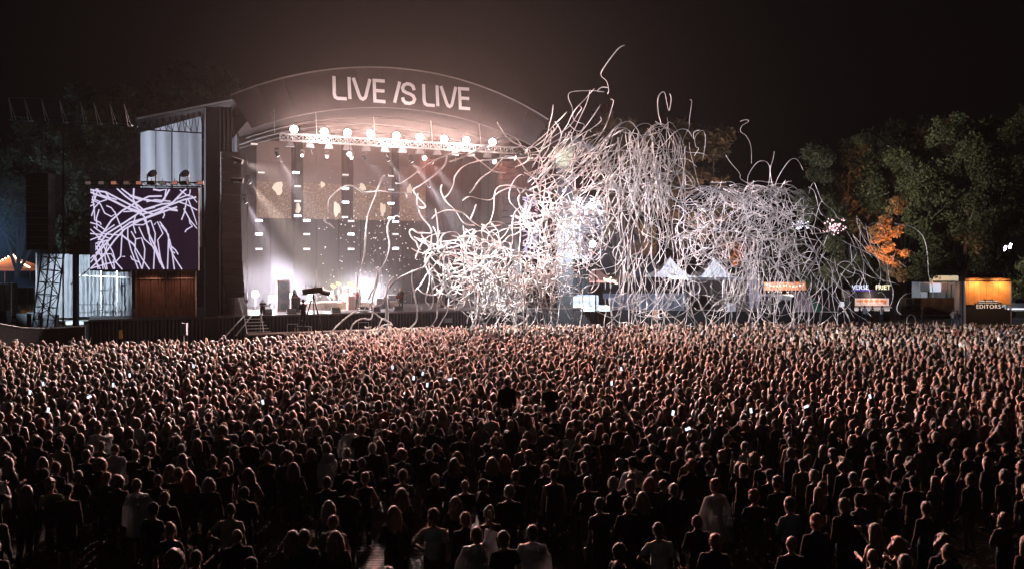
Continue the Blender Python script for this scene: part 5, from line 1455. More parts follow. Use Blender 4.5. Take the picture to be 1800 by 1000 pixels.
# --- placement: hand-placed people read off the photograph (x, y of the head top), then the rest of the near crowd
def dh(ytop, h=1.75): return (H - h) * F / (ytop - CY)
random.seed(21)
LM = [
 (101, 842, 'hands held in front', 0, 'tousled', 'dark', 'tee', 'pale green', 'person in a pale green shirt with dark tousled hair'),
 (175, 810, 'arms down', 1, 'curly', 'light brown', 'jacket', 'black', 'person with a frizzy glowing halo of curls'),
 (250, 843, 'hands held in front', 1, 'short', 'brown', 'poncho', 'white', 'slim person in a clear plastic poncho'),
 (274, 836, 'arms down', 0, 'cropped', 'dark', 'jacket', 'charcoal', 'broad person in shiny dark rain jacket'),
 (316, 823, 'arms down', 0, 'short', 'brown', 'tee', 'brown', 'person in brown tee beside long red hair'),
 (332, 829, 'arms down', 1, 'long', 'red', 'long', 'black', 'person with long wavy red hair'),
 (405, 884, 'hand on hip', 0, 'cropped', 'dark', 'tee', 'beige', 'cropped-haired person in a beige t-shirt'),
 (424, 930, 'arms down', 0, 'bald', 'grey', 'jacket', 'black', 'bald person in a black jacket'),
 (444, 984, 'arms down', 0, 'cap', 'dark', 'tee', 'grey', 'person in a cap at the very bottom'),
 (302, 974, 'arms down', 1, 'curly', 'dark', 'long', 'black', 'person with dark curls low in the crowd'),
 (345, 968, 'arms down', 0, 'cropped', 'dark', 'hoodie', 'black', 'person with a smooth dark head and hoodie'),
 (531, 932, 'arms down', 0, 'short', 'brown', 'jacket', 'navy', 'broad person in a navy jacket'),
 (517, 936, 'arms down', 1, 'long', 'brown', 'long', 'charcoal', 'person with brown hair tucked beside the navy jacket'),
 (592, 937, 'arms down', 1, 'long', 'light brown', 'long', 'black', 'person with long straight hair and an arched glow'),
 (603, 813, 'arms down', 0, 'tousled', 'light brown', 'jacket', 'black', 'person with spiky fair hair in a black jacket'),
 (654, 778, 'arms down', 0, 'short', 'grey', 'jacket', 'black', 'tall grey-haired person in a black jacket'),
 (618, 788, 'arms down', 0, 'cropped', 'grey', 'long', 'charcoal', 'grey-cropped person in charcoal'),
 (640, 806, 'arms down', 0, 'short', 'dark', 'jacket', 'black', 'dark-haired person standing wide over the lit plates'),
 (708, 826, 'arms down', 0, 'short', 'brown', 'tee', 'grey', 'person in a grey t-shirt'),
 (692, 890, 'hands held in front', 1, 'long', 'light brown', 'long', 'black', 'person with wavy fair hair beside the lit plates'),
 (763, 899, 'akimbo', 0, 'tousled', 'brown', 'tee', 'white', 'person in a pale speckled t-shirt with glasses'),
 (822, 903, 'arms down', 0, 'short', 'light brown', 'jacket', 'black', 'person with thin hair in a black jacket'),
 (861, 893, 'arms down', 1, 'bun', 'brown', 'long', 'black', 'person with a loose bun'),
 (836, 927, 'one arm raised', 0, 'short', 'light brown', 'poncho', 'white', 'short-haired person draped in a pale cape'),
 (893, 935, 'arms down', 0, 'short', 'brown', 'tee', 'black', 'person with a round dark head low down'),
 (935, 925, 'hands held in front', 0, 'short', 'dark', 'poncho', 'white', 'person wearing a spread clear rain cape'),
 (862, 805, 'arms down', 1, 'long', 'blond', 'jacket', 'black', 'person with long golden blond hair'),
 (797, 795, 'arms down', 1, 'bob', 'light brown', 'tee', 'brown', 'person with wavy bob in a brown top'),
 (756, 793, 'arms down', 0, 'short', 'light brown', 'jacket', 'black', 'person with a glowing round head of short hair'),
 (813, 843, 'arms down', 0, 'bald', 'grey', 'tee', 'black', 'bald person in a black tee'),
 (854, 843, 'arms down', 0, 'cap', 'dark', 'jacket', 'black', 'person in a baseball cap turned sideways'),
 (975, 826, 'arms down', 0, 'cropped', 'dark', 'tank', 'black', 'slim cropped-haired person with a bare neck'),
 (1037, 840, 'hands in pockets', 0, 'short', 'dark', 'long', 'dark green', 'broad person in a dark green top'),
 (1061, 876, 'arms down', 0, 'cropped', 'dark', 'tee', 'black', 'cropped-haired person in black tee'),
 (1102, 878, 'hands held in front', 1, 'bun', 'brown', 'long', 'charcoal', 'person with hair tied up in charcoal top'),
 (1083, 839, 'arms down', 0, 'short', 'grey', 'jacket', 'black', 'grey-haired person facing half left'),
 (1104, 843, 'arms down', 0, 'short', 'light brown', 'hoodie', 'black', 'fair-haired person in a hooded top'),
 (1141, 841, 'hands held in front', 1, 'bob', 'red', 'jacket', 'charcoal', 'person with reddish bob'),
 (1190, 851, 'arms down', 0, 'short', 'grey', 'jacket', 'black', 'person with pale short hair alone in a dark gap'),
 (1206, 812, 'arms down', 1, 'curly', 'red', 'jacket', 'black', 'person with orange-lit curls'),
 (1168, 921, 'hand on hip', 0, 'short', 'dark', 'tee', 'white', 'person in a wide pale t-shirt, arm out'),
 (1259, 844, 'arms down', 0, 'tousled', 'red', 'poncho', 'white', 'person in a wet clear poncho with reddish hair'),
 (1253, 815, 'clapping overhead', 1, 'bun', 'brown', 'long', 'charcoal', 'person with hands joined above the head'),
 (1300, 817, 'both arms raised', 1, 'short', 'brown', 'tee', 'black', 'person reaching both arms high'),
 (1246, 941, 'arms down', 0, 'short', 'red', 'jacket', 'black', 'person with red-brown hair and pale collar'),
 (1092, 957, 'arms down', 0, 'short', 'brown', 'tee', 'black', 'person with profile turned at the bottom middle'),
 (1391, 878, 'hands held in front', 0, 'tousled', 'dark', 'long', 'pale blue', 'person in a pale blue shirt'),
 (1432, 905, 'arms down', 0, 'tousled', 'red', 'jacket', 'navy', 'person with spiky reddish hair beside the pale blue shirt'),
 (1387, 946, 'arms down', 0, 'bald', 'dark', 'tee', 'black', 'bald person below the pale blue shirt'),
 (1532, 843, 'hand on hip', 0, 'short', 'light brown', 'tee', 'brown', 'broad person in a patterned brown tee'),
 (1506, 830, 'hand on hip', 0, 'short', 'dark', 'tee', 'charcoal', 'person with bent elbow catching orange light'),
 (1606, 839, 'arms down', 0, 'cap', 'dark', 'tee', 'charcoal', 'person in a cap with a red peak'),
 (1536, 922, 'phone', 1, 'long', 'light brown', 'tank', 'black', 'person with long fair hair lifting a small card'),
 (1586, 950, 'arms down', 1, 'curly', 'red', 'long', 'black', 'person with a bushy reddish head'),
 (1536, 965, 'arms down', 0, 'bald', 'dark', 'tee', 'charcoal', 'bald person at bottom right'),
 (1590, 977, 'phone', 0, 'short', 'grey', 'tee', 'black', 'grey-haired person holding a pale card up'),
 (1661, 946, 'arms down', 1, 'curly', 'brown', 'jacket', 'black', 'person with curly top bun near the bottom right'),
 (1671, 960, 'arms down', 0, 'cropped', 'dark', 'jacket', 'charcoal', 'cropped person in front of curly hair'),
 (1411, 808, 'arms down', 0, 'short', 'dark', 'tee', 'grey', 'person in a grey tee in the middle right'),
 (1485, 810, 'arms down', 1, 'curly', 'light brown', 'long', 'black', 'person with fluffy light hair at right'),
 (40, 855, 'arms down', 1, 'long', 'brown', 'long', 'charcoal', 'person with long dark hair at the far left'),
 (97, 814, 'arms down', 0, 'short', 'brown', 'tee', 'charcoal', 'person with pale ears in charcoal'),
 (1570, 770, 'arms down', 0, 'short', 'dark', 'long', 'grey', 'person in a grey long-sleeved top at right'),
 (320, 782, 'hands held in front', 0, 'short', 'grey', 'long', 'grey', 'person in a pale grey top with glowing shoulders'),
 (921, 774, 'arms down', 0, 'short', 'grey', 'long', 'grey', 'grey-haired person in a grey knitted top'),
]
placed = []   # (x, y)
persons = []  # (obj, look, x, y)
def put(xp, ytop, pn, fem, hair, hc, top, tc, scale=1.0, turn=None, skin=None, look=None):
    pn = {'akimbo': 'hand on hip', 'phone': 'holding up a phone'}.get(pn, pn)
    d = dh(ytop, 1.75 * scale); x = (xp - CX) / F * d
    o = person(x, d, pn, bool(fem), hair, hc, top, tc, scale, random.uniform(-.25, .25) if turn is None else turn, skin=0 if skin is None else skin, trou=random.randint(0, 2), shorts=random.random() < .15)
    placed.append((x, d)); return o, x, d
landmarks = []
for L_ in LM:
    o, x, d = put(*L_[:8], scale=random.uniform(.97, 1.03), turn={'person in a baseball cap turned sideways': -1.2, 'grey-haired person facing half left': .7, 'person with profile turned at the bottom middle': -1.3}.get(L_[8]))
    o['label'] = L_[8]; o['group'] = 'people standing in the near crowd'
    landmarks.append((x, d, L_[8], o))
    persons.append(o)
# the rest of the 300 largest
hh = (['short'] * 9 + ['cropped'] * 4 + ['tousled'] * 5 + ['curly'] * 2 + ['long'] * 7 + ['bob'] * 3 + ['ponytail'] * 3 + ['bun'] * 2 + ['cap'] * 2 + ['beanie'] + ['bald'] * 2)
hcs = ['dark'] * 6 + ['brown'] * 6 + ['light brown'] * 3 + ['blond'] * 1 + ['red'] + ['grey'] * 2
tps = ['tee'] * 6 + ['long'] * 4 + ['jacket'] * 7 + ['hoodie'] * 4 + ['tank', 'poncho', 'dress']
tcs = ['black'] * 8 + ['charcoal'] * 5 + ['navy'] * 3 + ['dark green', 'grey', 'grey', 'brown', 'maroon', 'white', 'beige', 'pale blue']
pps = ['arms down'] * 9 + ['hands held in front'] * 5 + ['arms folded'] * 2 + ['hands in pockets'] * 3 + ['one arm raised'] * 1 + ['hand on hip', 'holding up a phone']
TN = {'tee': 't-shirt', 'long': 'top', 'jacket': 'jacket', 'hoodie': 'hoodie', 'tank': 'tank top', 'poncho': 'rain poncho', 'dress': 'dress'}
VOID = [(660, 905, 26, 85), (170, 905, 45, 75), (505, 880, 60, 40), (1010, 930, 26, 60), (950, 880, 30, 25), (1230, 880, 30, 30), (640, 960, 40, 50), (1700, 900, 60, 40), (1320, 930, 60, 40), (60, 950, 60, 45), (220, 950, 60, 40)]
others = []
tries = 0
N_NEAR = 300 - len(LM)
cand = []
while len(cand) < 2600:
    d = math.sqrt(random.uniform(12.6 ** 2, 29 ** 2)); x = random.uniform(-.62, .62) * d
    cand.append((x, d))
cand.sort(key=lambda c: c[1] + random.uniform(-.6, .6))
for x, d in cand:
    if len(others) >= N_NEAR: break
    xp = CX + x / d * F; yp = CY + (H - 1.75) / d * F
    if any(abs(xp - a) < c and -40 < yp - b + 20 < e for a, b, c, e in VOID): continue
    md = (1.5 if d < 14.5 else (1.0 if d < 17 else (.74 if d < 20 else .62))) * (1 + .6 * noise.noise(Vector((x * .5, d * .5, 7))))
    if any((x - a) ** 2 + (d - b) ** 2 < md * md for a, b in placed): continue
    fem = random.random() < .45
    hair = random.choice(hh); hc = random.choice(hcs); top = random.choice(tps); tc = random.choice(tcs); pn = random.choice(pps)
    if hair in ('long', 'bob', 'ponytail', 'bun'): fem = True
    if hair in ('cropped', 'bald'): fem = False
    if top == 'dress' and not fem: top = 'tee'
    sc = random.gauss(.955 if fem else 1.02, .03)
    o = person(x, d, pn, fem, hair, hc, top, tc, sc, random.gauss(0, .22), skin=random.choice((0, 0, 0, 1, 1, 2)), trou=random.randint(0, 2), shorts=random.random() < .12)
    placed.append((x, d)); others.append((o, x, d, hair, hc, top, tc, pn))
used = set(l[2] for l in landmarks)
def shortlook(s): return s.replace('person ', '', 1) if s.startswith('person ') else s
SHORT = {}
for x, d, lab, o in landmarks:
    w = lab.split(); SHORT[lab] = ' '.join(w[:9])
for o, x, d, hair, hc, top, tc, pn in others:
    hd = {'cap': 'capped', 'beanie': 'beanie-wearing', 'bald': 'bald'}.get(hair) or (f'{hc}-haired' if hair in ('short', 'cropped') else f'{hair} {hc} haired' if hair in ('long', 'tousled', 'curly') else {'bob': f'bobbed {hc} haired', 'ponytail': f'{hc} ponytailed', 'bun': f'{hc} bun-haired'}[hair])
    look = f'{hd} person in {tc if top != "poncho" else "clear"} {TN[top]}'
    ls = sorted(landmarks, key=lambda l: (l[0] - x) ** 2 + ((l[1] - d) * .8) ** 2)
    done = False
    for n_, (lx, ld, lab, lo) in enumerate(ls[:14]):
        dx, dd = x - lx, d - ld
        rel = ('just right of' if dx > 0 else 'just left of') if abs(dx) > abs(dd) * .8 and n_ == 0 else ('beyond' if dd > 0 else 'nearer than') if abs(dd) > abs(dx) else ('right of' if dx > 0 else 'left of')
        room = 16 - len(look.split()) - len(rel.split())
        s = lab.replace('person with ', 'the ').replace('person in a ', 'the ').replace('person in ', 'the ').replace('person wearing a ', 'the ').replace('person ', 'the one ') if lab.startswith('person') else 'the ' + lab
        s = ' '.join(s.split()[:max(3, room)])
        while s.split()[-1] in ('a', 'the', 'in', 'with', 'of', 'and', 'to', 'at', 'beside', 'up', 'over', 'near'): s = ' '.join(s.split()[:-1])
        lb = f'{look} {rel} {s}'
        if lb not in used:
            used.add(lb); o['label'] = lb; done = True; break
    if not done: o['label'] = look
    o['group'] = 'people standing in the near crowd'
    persons.append(o)
# two people up on shoulders, dark against the bright crowd
SITB, SITJ = body_mesh(('down', 'down'), False, True, .016, 1800)
sit_tr = trouser_mesh(SITJ, False, False); sit_tr.materials.append(JEANS[0])
for xp, yt, side in ((891, 665, 'left one, broad'), (971, 670, 'right one, slim')):
    dd = (H - 2.72) * F / (yt - CY); xx = (xp - CX) / F * dd
    o = person(xx, dd, 'arms down', False, 'short', 'dark', 'jacket' if xp < 900 else 'tee', 'black', 1, 0, z=2.72 - 1.75, trou=1, body=SITB, legs=sit_tr)
    o['label'] = f'black-clad person raised on shoulders above the mid crowd, {side}'; o['group'] = 'people lifted on shoulders'
    o2 = person(xx, dd - .02, 'hands held in front', False, 'cropped', 'dark', 'tee', 'black', 1.0, 0, z=0, trou=1)
    o2.location.y += .1
    o2['label'] = f'person carrying the {side.split(",")[0].split()[0]} raised black figure on the shoulders'; o2['group'] = 'people lifted on shoulders'
    placed.append((xx, dd))

# --- people on stage and round the food stalls
def figure(x, y, d, z, pn, fem, hair, hc, top, tc, label, face, sc=1.0, group=None):
    o = person(x, d, pn, fem, hair, hc, top, tc, sc, 0, z=z, face=face, trou=1)
    o['label'] = label
    if group: o['group'] = group
    return o
AUD = Vector((0, 0, 0))
def on_deck(xp, yp, v): 
    s, _ = on_plane(xp, yp, v); return SP(s, v, DECK)
p = on_deck(705, 545, 2.2)
gt = figure(p.x, 0, p.y, DECK, 'hands held in front', False, 'short', 'red', 'jacket', 'black', 'guitarist in black jacket and pale shirt front on the right of stage', AUD + Vector((-25, 10, 0)), 1.04)
g = thing('electric_guitar', 'dark electric guitar with long neck held by the guitarist', 'guitar', p)
q = p + Vector((-.1, -.34, 1.12))
mb = MB(); mb.ball(q, (.24, .045, .17), 14, 6); mb.ball(q + Vector((-.16, 0, -.02)), (.16, .045, .19), 12, 6); mb.build('guitar_body', mat('guitar_lacquer', (.14, .04, .03), .25), g, smooth=True)
MB().bar(q + Vector((.15, 0, .03)), q + Vector((.85, 0, .28)), .03, 5).build('neck', mat('guitar_neck', (.35, .2, .12), .4), g)
MB().box(q + Vector((.93, 0, .31)), (.2, .03, .09)).build('headstock', mat('guitar_neck', (.35, .2, .12), .4), g)
ms = thing('microphone_stand', 'thin microphone stand beside the guitarist', 'microphone', p + Vector((.9, -.4, 0)))
MB().bar(p + Vector((.9, -.4, 0)), p + Vector((.9, -.4, 1.5)), .02).bar(p + Vector((.9, -.4, 1.5)), p + Vector((.6, -.5, 1.6)), .015).build('pole', ALU, ms)
MB().ball(p + Vector((.58, -.51, 1.6)), .05, 8, 6).build('microphone', DARKMETAL, ms)
p = on_deck(628, 545, 4); figure(p.x, 0, p.y, DECK, 'pointing at the stage', False, 'short', 'brown', 'tee', 'maroon', 'musician in maroon leaning by the wooden keyboard desk', AUD + Vector((-20, 0, 0)))
p = on_deck(606, 535, 6.6); figure(p.x, 0, p.y, DECK + .25, 'hands held in front', False, 'tousled', 'dark', 'tee', 'black', 'drummer sitting half hidden behind the pale bass drum', AUD + Vector((-20, 0, 0)), .95)
p = on_deck(520, 545, 3.5); figure(p.x, 0, p.y, DECK, 'hands held in front', True, 'long', 'brown', 'long', 'maroon', 'musician bent over gear beside the pale orange box', AUD + Vector((-20, 0, 0)))
p = on_deck(785, 545, 4); figure(p.x, 0, p.y, DECK, 'hands held in front', False, 'short', 'dark', 'tee', 'black', 'bass player hidden among falling streamers at the stage right', AUD + Vector((-20, 0, 0)))
# camera operator on a platform with a long lens camera, silhouetted
c = SPX(533, 590, -2.6)
op = figure(c.x, 0, c.y, 1.6, 'holding up a phone', False, 'short', 'dark', 'jacket', 'black', 'camera operator silhouetted on a tall pit platform before the stage', SP(-9, 5, 0), 1.1)
t = thing('camera_platform', 'tall thin-legged camera platform in the pit below the operator', 'platform', (c.x, c.y, 0))
MB().box((c.x, c.y, 1.55), (1.1, .9, .1)).build('platform_top', DARKMETAL, t)
for dx in (-.5, .5):
    for dy in (-.4, .4): MB().bar((c.x + dx, c.y + dy, 0), (c.x + dx, c.y + dy, 1.5), .03).build('leg', ALU, t)
t = thing('broadcast_camera', 'large covered broadcast camera on a tripod in front of the stage', 'camera', (c.x + .7, c.y, 0))
q = Vector((c.x + .75, c.y - .1, at(0, 511, c.y).z))
MB().box(q, (1.5, .45, .42), R=Matrix.Rotation(-.12, 3, 'Y')).build('camera_body', mat('camera_cover', (.35, .22, .19), .7), t)
MB().bar(q + Vector((.6, 0, -.05)), q + Vector((1.25, 0, -.2)), .22, 12).build('lens_hood', DARKMETAL, t)
for k in range(5): MB().bar(q + Vector((-.5 + .22 * k, 0, .2)), q + Vector((-.55 + .24 * k, 0, .5)), .03).build('handle', DARKMETAL, t)
for dx, dy in ((-.5, -.3), (.5, -.3), (0, .5)): MB().bar(q + Vector((0, 0, -.25)), (q.x + dx * 1.6, q.y + dy, 1.0), .06).build('tripod_leg', DARKMETAL, t)
MB().box((q.x, q.y, .95), (1.8, 1.2, .1)).build('tripod_base', DARKMETAL, t)
p = on_deck(462, 552, .8)
t = figure(p.x, 0, p.y, DECK - .75, 'hands held in front', False, 'short', 'dark', 'tee', 'black', 'stagehand crouching at the head of the stage steps', AUD, .9)
t.location.z = DECK; t.scale = (1, 1, .62)
p = on_deck(431, 550, 1.6); figure(p.x, 0, p.y, DECK, 'hands held in front', False, 'short', 'dark', 'jacket', 'black', 'stagehand standing right of the crumpled white sheet', AUD, .8)
# by the stalls
for xp, yp, d, top, tc, lab in ((1520, 555, 88.6, 'tee', 'pale blue', 'customer in light blue at the fries truck counter'), (1549, 553, 88.4, 'tee', 'white', 'customer in pale shirt at the right of the fries counter'), (1531, 556, 88.3, 'jacket', 'black', 'dark-clad customer between the two at the fries truck'),
                               (1512, 562, 86, 'jacket', 'black', 'dark figure standing left of the fries truck'), (1676, 568, 82, 'long', 'grey', 'pale-clothed person left of the EDITORS board'), (1684, 570, 80, 'jacket', 'black', 'dark person leaning next to the EDITORS board'),
                               (1622, 560, 86, 'jacket', 'charcoal', 'dark person in front of the rusty container wall')):
    x = (xp - CX) / F * d
    o = person(x, d, random.choice(('arms down', 'hands held in front')), False, 'short', 'dark', top, tc, 1, random.uniform(-1, 1), face=Vector((x, d + 5, 0)), trou=0)
    o['label'] = lab; o['group'] = 'people at the food stalls'

# --- phones with lit screens, held up in the crowd
PHM = mat('phone_screen_glow', (1, 1, 1), emit=(.75, .85, 1), es=1.5, var=0)
PHB = mat('phone_body', (.02, .02, .02), .4)
PHN = [(340, 643, 'glowing phone high in the crowd under the brown drape'), (228, 659, 'glowing phone left of centre under the white curtain'), (199, 676, 'tall white phone below the grey pole box crowd'), (76, 674, 'faint phone near the far left edge of crowd'), (53, 689, 'bluish phone nearest the left picture edge'),
       (85, 720, 'phone held low near the left edge'), (157, 697, 'small phone tipped on its side left of the crowd middle'), (743, 656, 'phone in the middle crowd, topmost of three'), (727, 664, 'phone in the middle crowd just left of another'), (791, 666, 'phone held sideways in the middle crowd'), (751, 676, 'phone lowest of the three in the middle crowd'),
       (1320, 721, 'bright phone below the right crowd middle'), (1417, 714, 'slanted phone held by a raised arm at right'), (1209, 753, 'lit phone held level, tallest screen at mid right'), (1075, 673, 'phone right of the two raised black figures'), (1183, 725, 'phone held upright right of middle'), (1092, 648, 'tiny phone glow in the bright crowd band'),
       (1529, 696, 'small bluish phone among the right-hand crowd'), (462, 706, 'tiny phone glow over a raised thin stick'), (605, 617, 'phone near the front below the stage apron'), (690, 645, 'phone glow in the mid crowd under the drums'), (1290, 589, 'tiny bluish phone far out in the bright crowd')]
for k, (xp, yp, lab) in enumerate(PHN):
    d = 4.45 * F / (yp - CY + 12) ; c = at(xp, yp, d)
    t = thing('phone', lab, 'phone', c, 'phones held up in the crowd')
    R = Matrix.Rotation(random.uniform(-.25, .25) if k not in (6, 9, 12, 13) else 1.2, 3, 'Y')
    s = 1.0
    MB().box(c, (.078 * s, .01, .155 * s), R=R).build('case', PHB, t)
    MB().box(c + Vector((0, -.007, 0)), (.068 * s, .004, .14 * s), R=R).build('screen', PHM, t)

# --- the rest of the crowd: one mass of thousands
def flat_person(pn, fem, hair, top, tgt=230):
    """low variant as numpy arrays: verts, tris, class (0 skin 1 hair 2 top 3 legs)"""
    bm = MB()
    V_, T_, C_ = [], [], []
    n = 0
    me = BODY[pn, fem][0]
    for src, cls, share in ((me, 0, .42), (HAIRS.get(hair), 1, .16), (get_shirt(pn, fem, top), 2, .3), (TROU[fem, False], 3, .12)):
        if src is None: continue
        o = bpy.data.objects.new('tmp', src); COL.objects.link(o)
        d = o.modifiers.new('d', 'DECIMATE'); d.ratio = min(1, tgt * share / (len(src.polygons) * (1 if cls in (0, 2, 3, 1) else 2)))
        dg = bpy.context.evaluated_depsgraph_get(); ev = o.evaluated_get(dg); m2 = ev.to_mesh()
        m2.calc_loop_triangles()
        co = np.empty(len(m2.vertices) * 3, np.float32); m2.vertices.foreach_get('co', co)
        tr = np.empty(len(m2.loop_triangles) * 3, np.int32); m2.loop_triangles.foreach_get('vertices', tr)
        V_.append(co.reshape(-1, 3)); T_.append(tr.reshape(-1, 3) + n); C_.append(np.full(len(co) // 3, cls)); n += len(co) // 3
        ev.to_mesh_clear(); bpy.data.objects.remove(o)
    return np.concatenate(V_), np.concatenate(T_), np.concatenate(C_)
VAR_LO = [flat_person(*a) for a in (('arms down', False, 'short', 'jacket'), ('arms down', True, 'long', 'long'), ('hands held in front', False, 'tousled', 'tee'), ('hands held in front', True, 'bob', 'jacket'), ('arms down', False, 'cropped', 'hoodie'), ('hands in pockets', True, 'ponytail', 'tee'))]
VAR_UP = [flat_person(*a) for a in (('one arm raised', False, 'short', 'tee'), ('both arms raised', True, 'long', 'tee'), ('both arms raised', False, 'short', 'tee'), ('arms up in a V', False, 'tousled', 'tee'), ('clapping overhead', False, 'short', 'long'), ('clapping overhead', True, 'bob', 'tee'), ('one arm raised', True, 'long', 'tank'))]
rng = np.random.default_rng(8)
edge_x = [-200, 0, 400, 450, 600, 700, 1000, 1300, 1600, 2000]; edge_y = [603, 601, 598, 590, 582, 575, 570, 567, 568, 574]
pts = []
cell = {}
for x, d in placed: cell.setdefault((int(x // 1), int(d // 1)), []).append((x, d))
dmax_near = max(o_[2] for o_ in others)
tries = 0
while tries < 60000:
    tries += 1
    d = math.sqrt(rng.uniform(14 ** 2, 68 ** 2)); x = rng.uniform(-.66, .66) * d
    xp = CX + x / d * F; yp = CY + (H - 1.75) / d * F
    if d < dmax_near - .3: continue
    if yp < np.interp(xp, edge_x, edge_y): continue
    if any(abs(xp - a) < c and -40 < yp - b + 20 < e for a, b, c, e in VOID): continue
    md = (.5 if d < 40 else .47) * (1 + .45 * max(0, noise.noise(Vector((x * .45, d * .45, 3)))))
    k = (int(x // 1), int(d // 1)); ok = True
    for i in (-1, 0, 1):
        for j in (-1, 0, 1):
            for a, b in cell.get((k[0] + i, k[1] + j), ()):
                if (x - a) ** 2 + (d - b) ** 2 < md * md: ok = False; break
            if not ok: break
        if not ok: break
    if not ok: continue
    cell.setdefault(k, []).append((x, d)); pts.append((x, d, xp))
print('far crowd', len(pts))
HC = np.array([(.03, .02, .015), (.07, .042, .026), (.15, .1, .065), (.24, .17, .1), (.15, .055, .025), (.18, .17, .16)])
TC = np.array([(.012, .012, .013), (.03, .03, .032), (.02, .026, .05), (.05, .03, .03), (.14, .13, .13), (.25, .05, .05), (.55, .52, .5), (.3, .26, .22)])
SC = np.array([(.42, .25, .18), (.36, .21, .15), (.25, .14, .09)])
Vs, Ts, Cs = [], [], []
base = 0
f0 = SP(0, 3, 0)
for x, d, xp in pts:
    up = (.07 if d < 35 else .17 if d < 48 else .33) * (1.2 if 600 < xp < 1500 else .6)
    vv, tt, cc = (VAR_UP if rng.random() < up else VAR_LO)[rng.integers(0, 6)]
    a = math.atan2(f0.y - d, f0.x - x) - math.pi / 2 + rng.normal(0, .2)
    s = rng.normal(.99, .04)
    c_, s_ = math.cos(a) * s, math.sin(a) * s
    P = np.empty_like(vv); P[:, 0] = vv[:, 0] * c_ - vv[:, 1] * s_ + x; P[:, 1] = vv[:, 0] * s_ + vv[:, 1] * c_ + d; P[:, 2] = vv[:, 2] * s
    col = np.stack([SC[rng.integers(0, 3)], HC[min(5, int(rng.random() ** 1.3 * 6))], TC[min(7, int(rng.random() ** 1.6 * 8))], (.03, .035, .05)])
    Vs.append(P); Ts.append(tt + base); Cs.append(col[cc]); base += len(vv)
Vs = np.concatenate(Vs); Ts = np.concatenate(Ts); Cs = np.concatenate(Cs)
me = bpy.data.meshes.new('crowd')
me.vertices.add(len(Vs)); me.vertices.foreach_set('co', Vs.astype(np.float32).ravel())
me.loops.add(len(Ts) * 3); me.loops.foreach_set('vertex_index', Ts.astype(np.int32).ravel())
me.polygons.add(len(Ts)); me.polygons.foreach_set('loop_start', np.arange(0, len(Ts) * 3, 3, dtype=np.int32))
me.update(calc_edges=True)
ca = me.color_attributes.new('cloth_colour', 'FLOAT_COLOR', 'POINT')
ca.data.foreach_set('color', np.concatenate([Cs, np.ones((len(Cs), 1))], 1).astype(np.float32).ravel())
me.polygons.foreach_set('use_smooth', [True] * len(Ts))
cmt = mat('crowd_people', (.1, .1, .1), .55, sheen=.5, var=0, spec=.5)
nt = cmt.node_tree; at_ = nt.nodes.new('ShaderNodeAttribute'); at_.attribute_name = 'cloth_colour'
nt.links.new(at_.outputs['Color'], nt.nodes['Principled BSDF'].inputs['Base Color'])
me.materials.append(cmt)
link('crowd', me, label='packed crowd of several thousand people filling the field up to the stage', cat='crowd', kind='stuff')
print('crowd tris', len(Ts))
# ------------------------------------------------------------------ paper streamers
STRM = mat('white_streamer_paper', (.86, .84, .84), .7, transl=.55, var=.04, sheen=0)
random.seed(77)
R0 = random.Random(77)
def smooth_px(P, per=4):
    """Catmull-Rom through photo points (x, y[, d])"""
    out = []
    n = len(P)
    for i in range(n - 1):
        p0, p1, p2, p3 = P[max(i - 1, 0)], P[i], P[i + 1], P[min(i + 2, n - 1)]
        for k in range(per):
            t = k / per
            out.append(tuple(.5 * ((2 * b) + (c - a) * t + (2 * a - 5 * b + 4 * c - d) * t * t + (3 * b - a - 3 * c + d) * t ** 3) for a, b, c, d in zip(p0, p1, p2, p3)))
    out.append(P[-1])
    return out
def width_px(x):   # strand width in photo pixels
    return float(np.interp(x, [560, 760, 950, 1080, 1250, 1450, 1650], [3.0, 2.8, 2.2, 1.75, 1.4, 1.3, 1.6]))
def ribbon(mb, pts, w_m):
    """flat paper strip with a little thickness that twists as it goes"""
    m = len(pts); vs = []; e1 = None
    tw = R0.uniform(0, 6.28); rate = R0.choice((-1, 1)) * R0.uniform(.12, .55)
    for i, p in enumerate(pts):
        d = (pts[min(i + 1, m - 1)] - pts[max(i - 1, 0)]).normalized()
        e1 = d.cross(Vector((0, 1, 0))) if e1 is None else e1 - d * e1.dot(d)
        e1 = e1.normalized() if e1.length > 1e-4 else d.orthogonal().normalized()
        e2 = d.cross(e1)
        a = .75 * math.sin(tw + rate * i)
        x = (e1 * math.cos(a) + e2 * math.sin(a)) * w_m * .5 * (1 if 0 < i < m - 1 else .6)
        y = (e2 * math.cos(a) - e1 * math.sin(a)) * w_m * .3
        vs += [p - x, p - y, p + x, p + y]
    fs = [(i * 4 + k, i * 4 + (k + 1) % 4, i * 4 + 4 + (k + 1) % 4, i * 4 + 4 + k) for i in range(m - 1) for k in range(4)]
    fs += [(3, 2, 1, 0), tuple(range(4 * m - 4, 4 * m))]
    mb.add(vs, fs)
items = []   # (size on screen, points, width, region, label)
def add_px(P, label=None, region='', per=4, w=None):
    """P: (x, y, d)"""
    S = smooth_px(P, per)
    L = sum(math.hypot(S[i + 1][0] - S[i][0], S[i + 1][1] - S[i][1]) for i in range(len(S) - 1))
    xm = sum(s[0] for s in S) / len(S); dm = sum(s[2] for s in S) / len(S)
    wp = w or width_px(xm) * (1 if label else .85)
    items.append((L * wp * (100 if label else 1), [at(*s) for s in S], wp / F * dm, region, label))
def D(P, d0, d1=None):
    d1 = d0 if d1 is None else d1
    return [(x, y, d0 + (d1 - d0) * i / max(1, len(P) - 1)) for i, (x, y) in enumerate(P)]
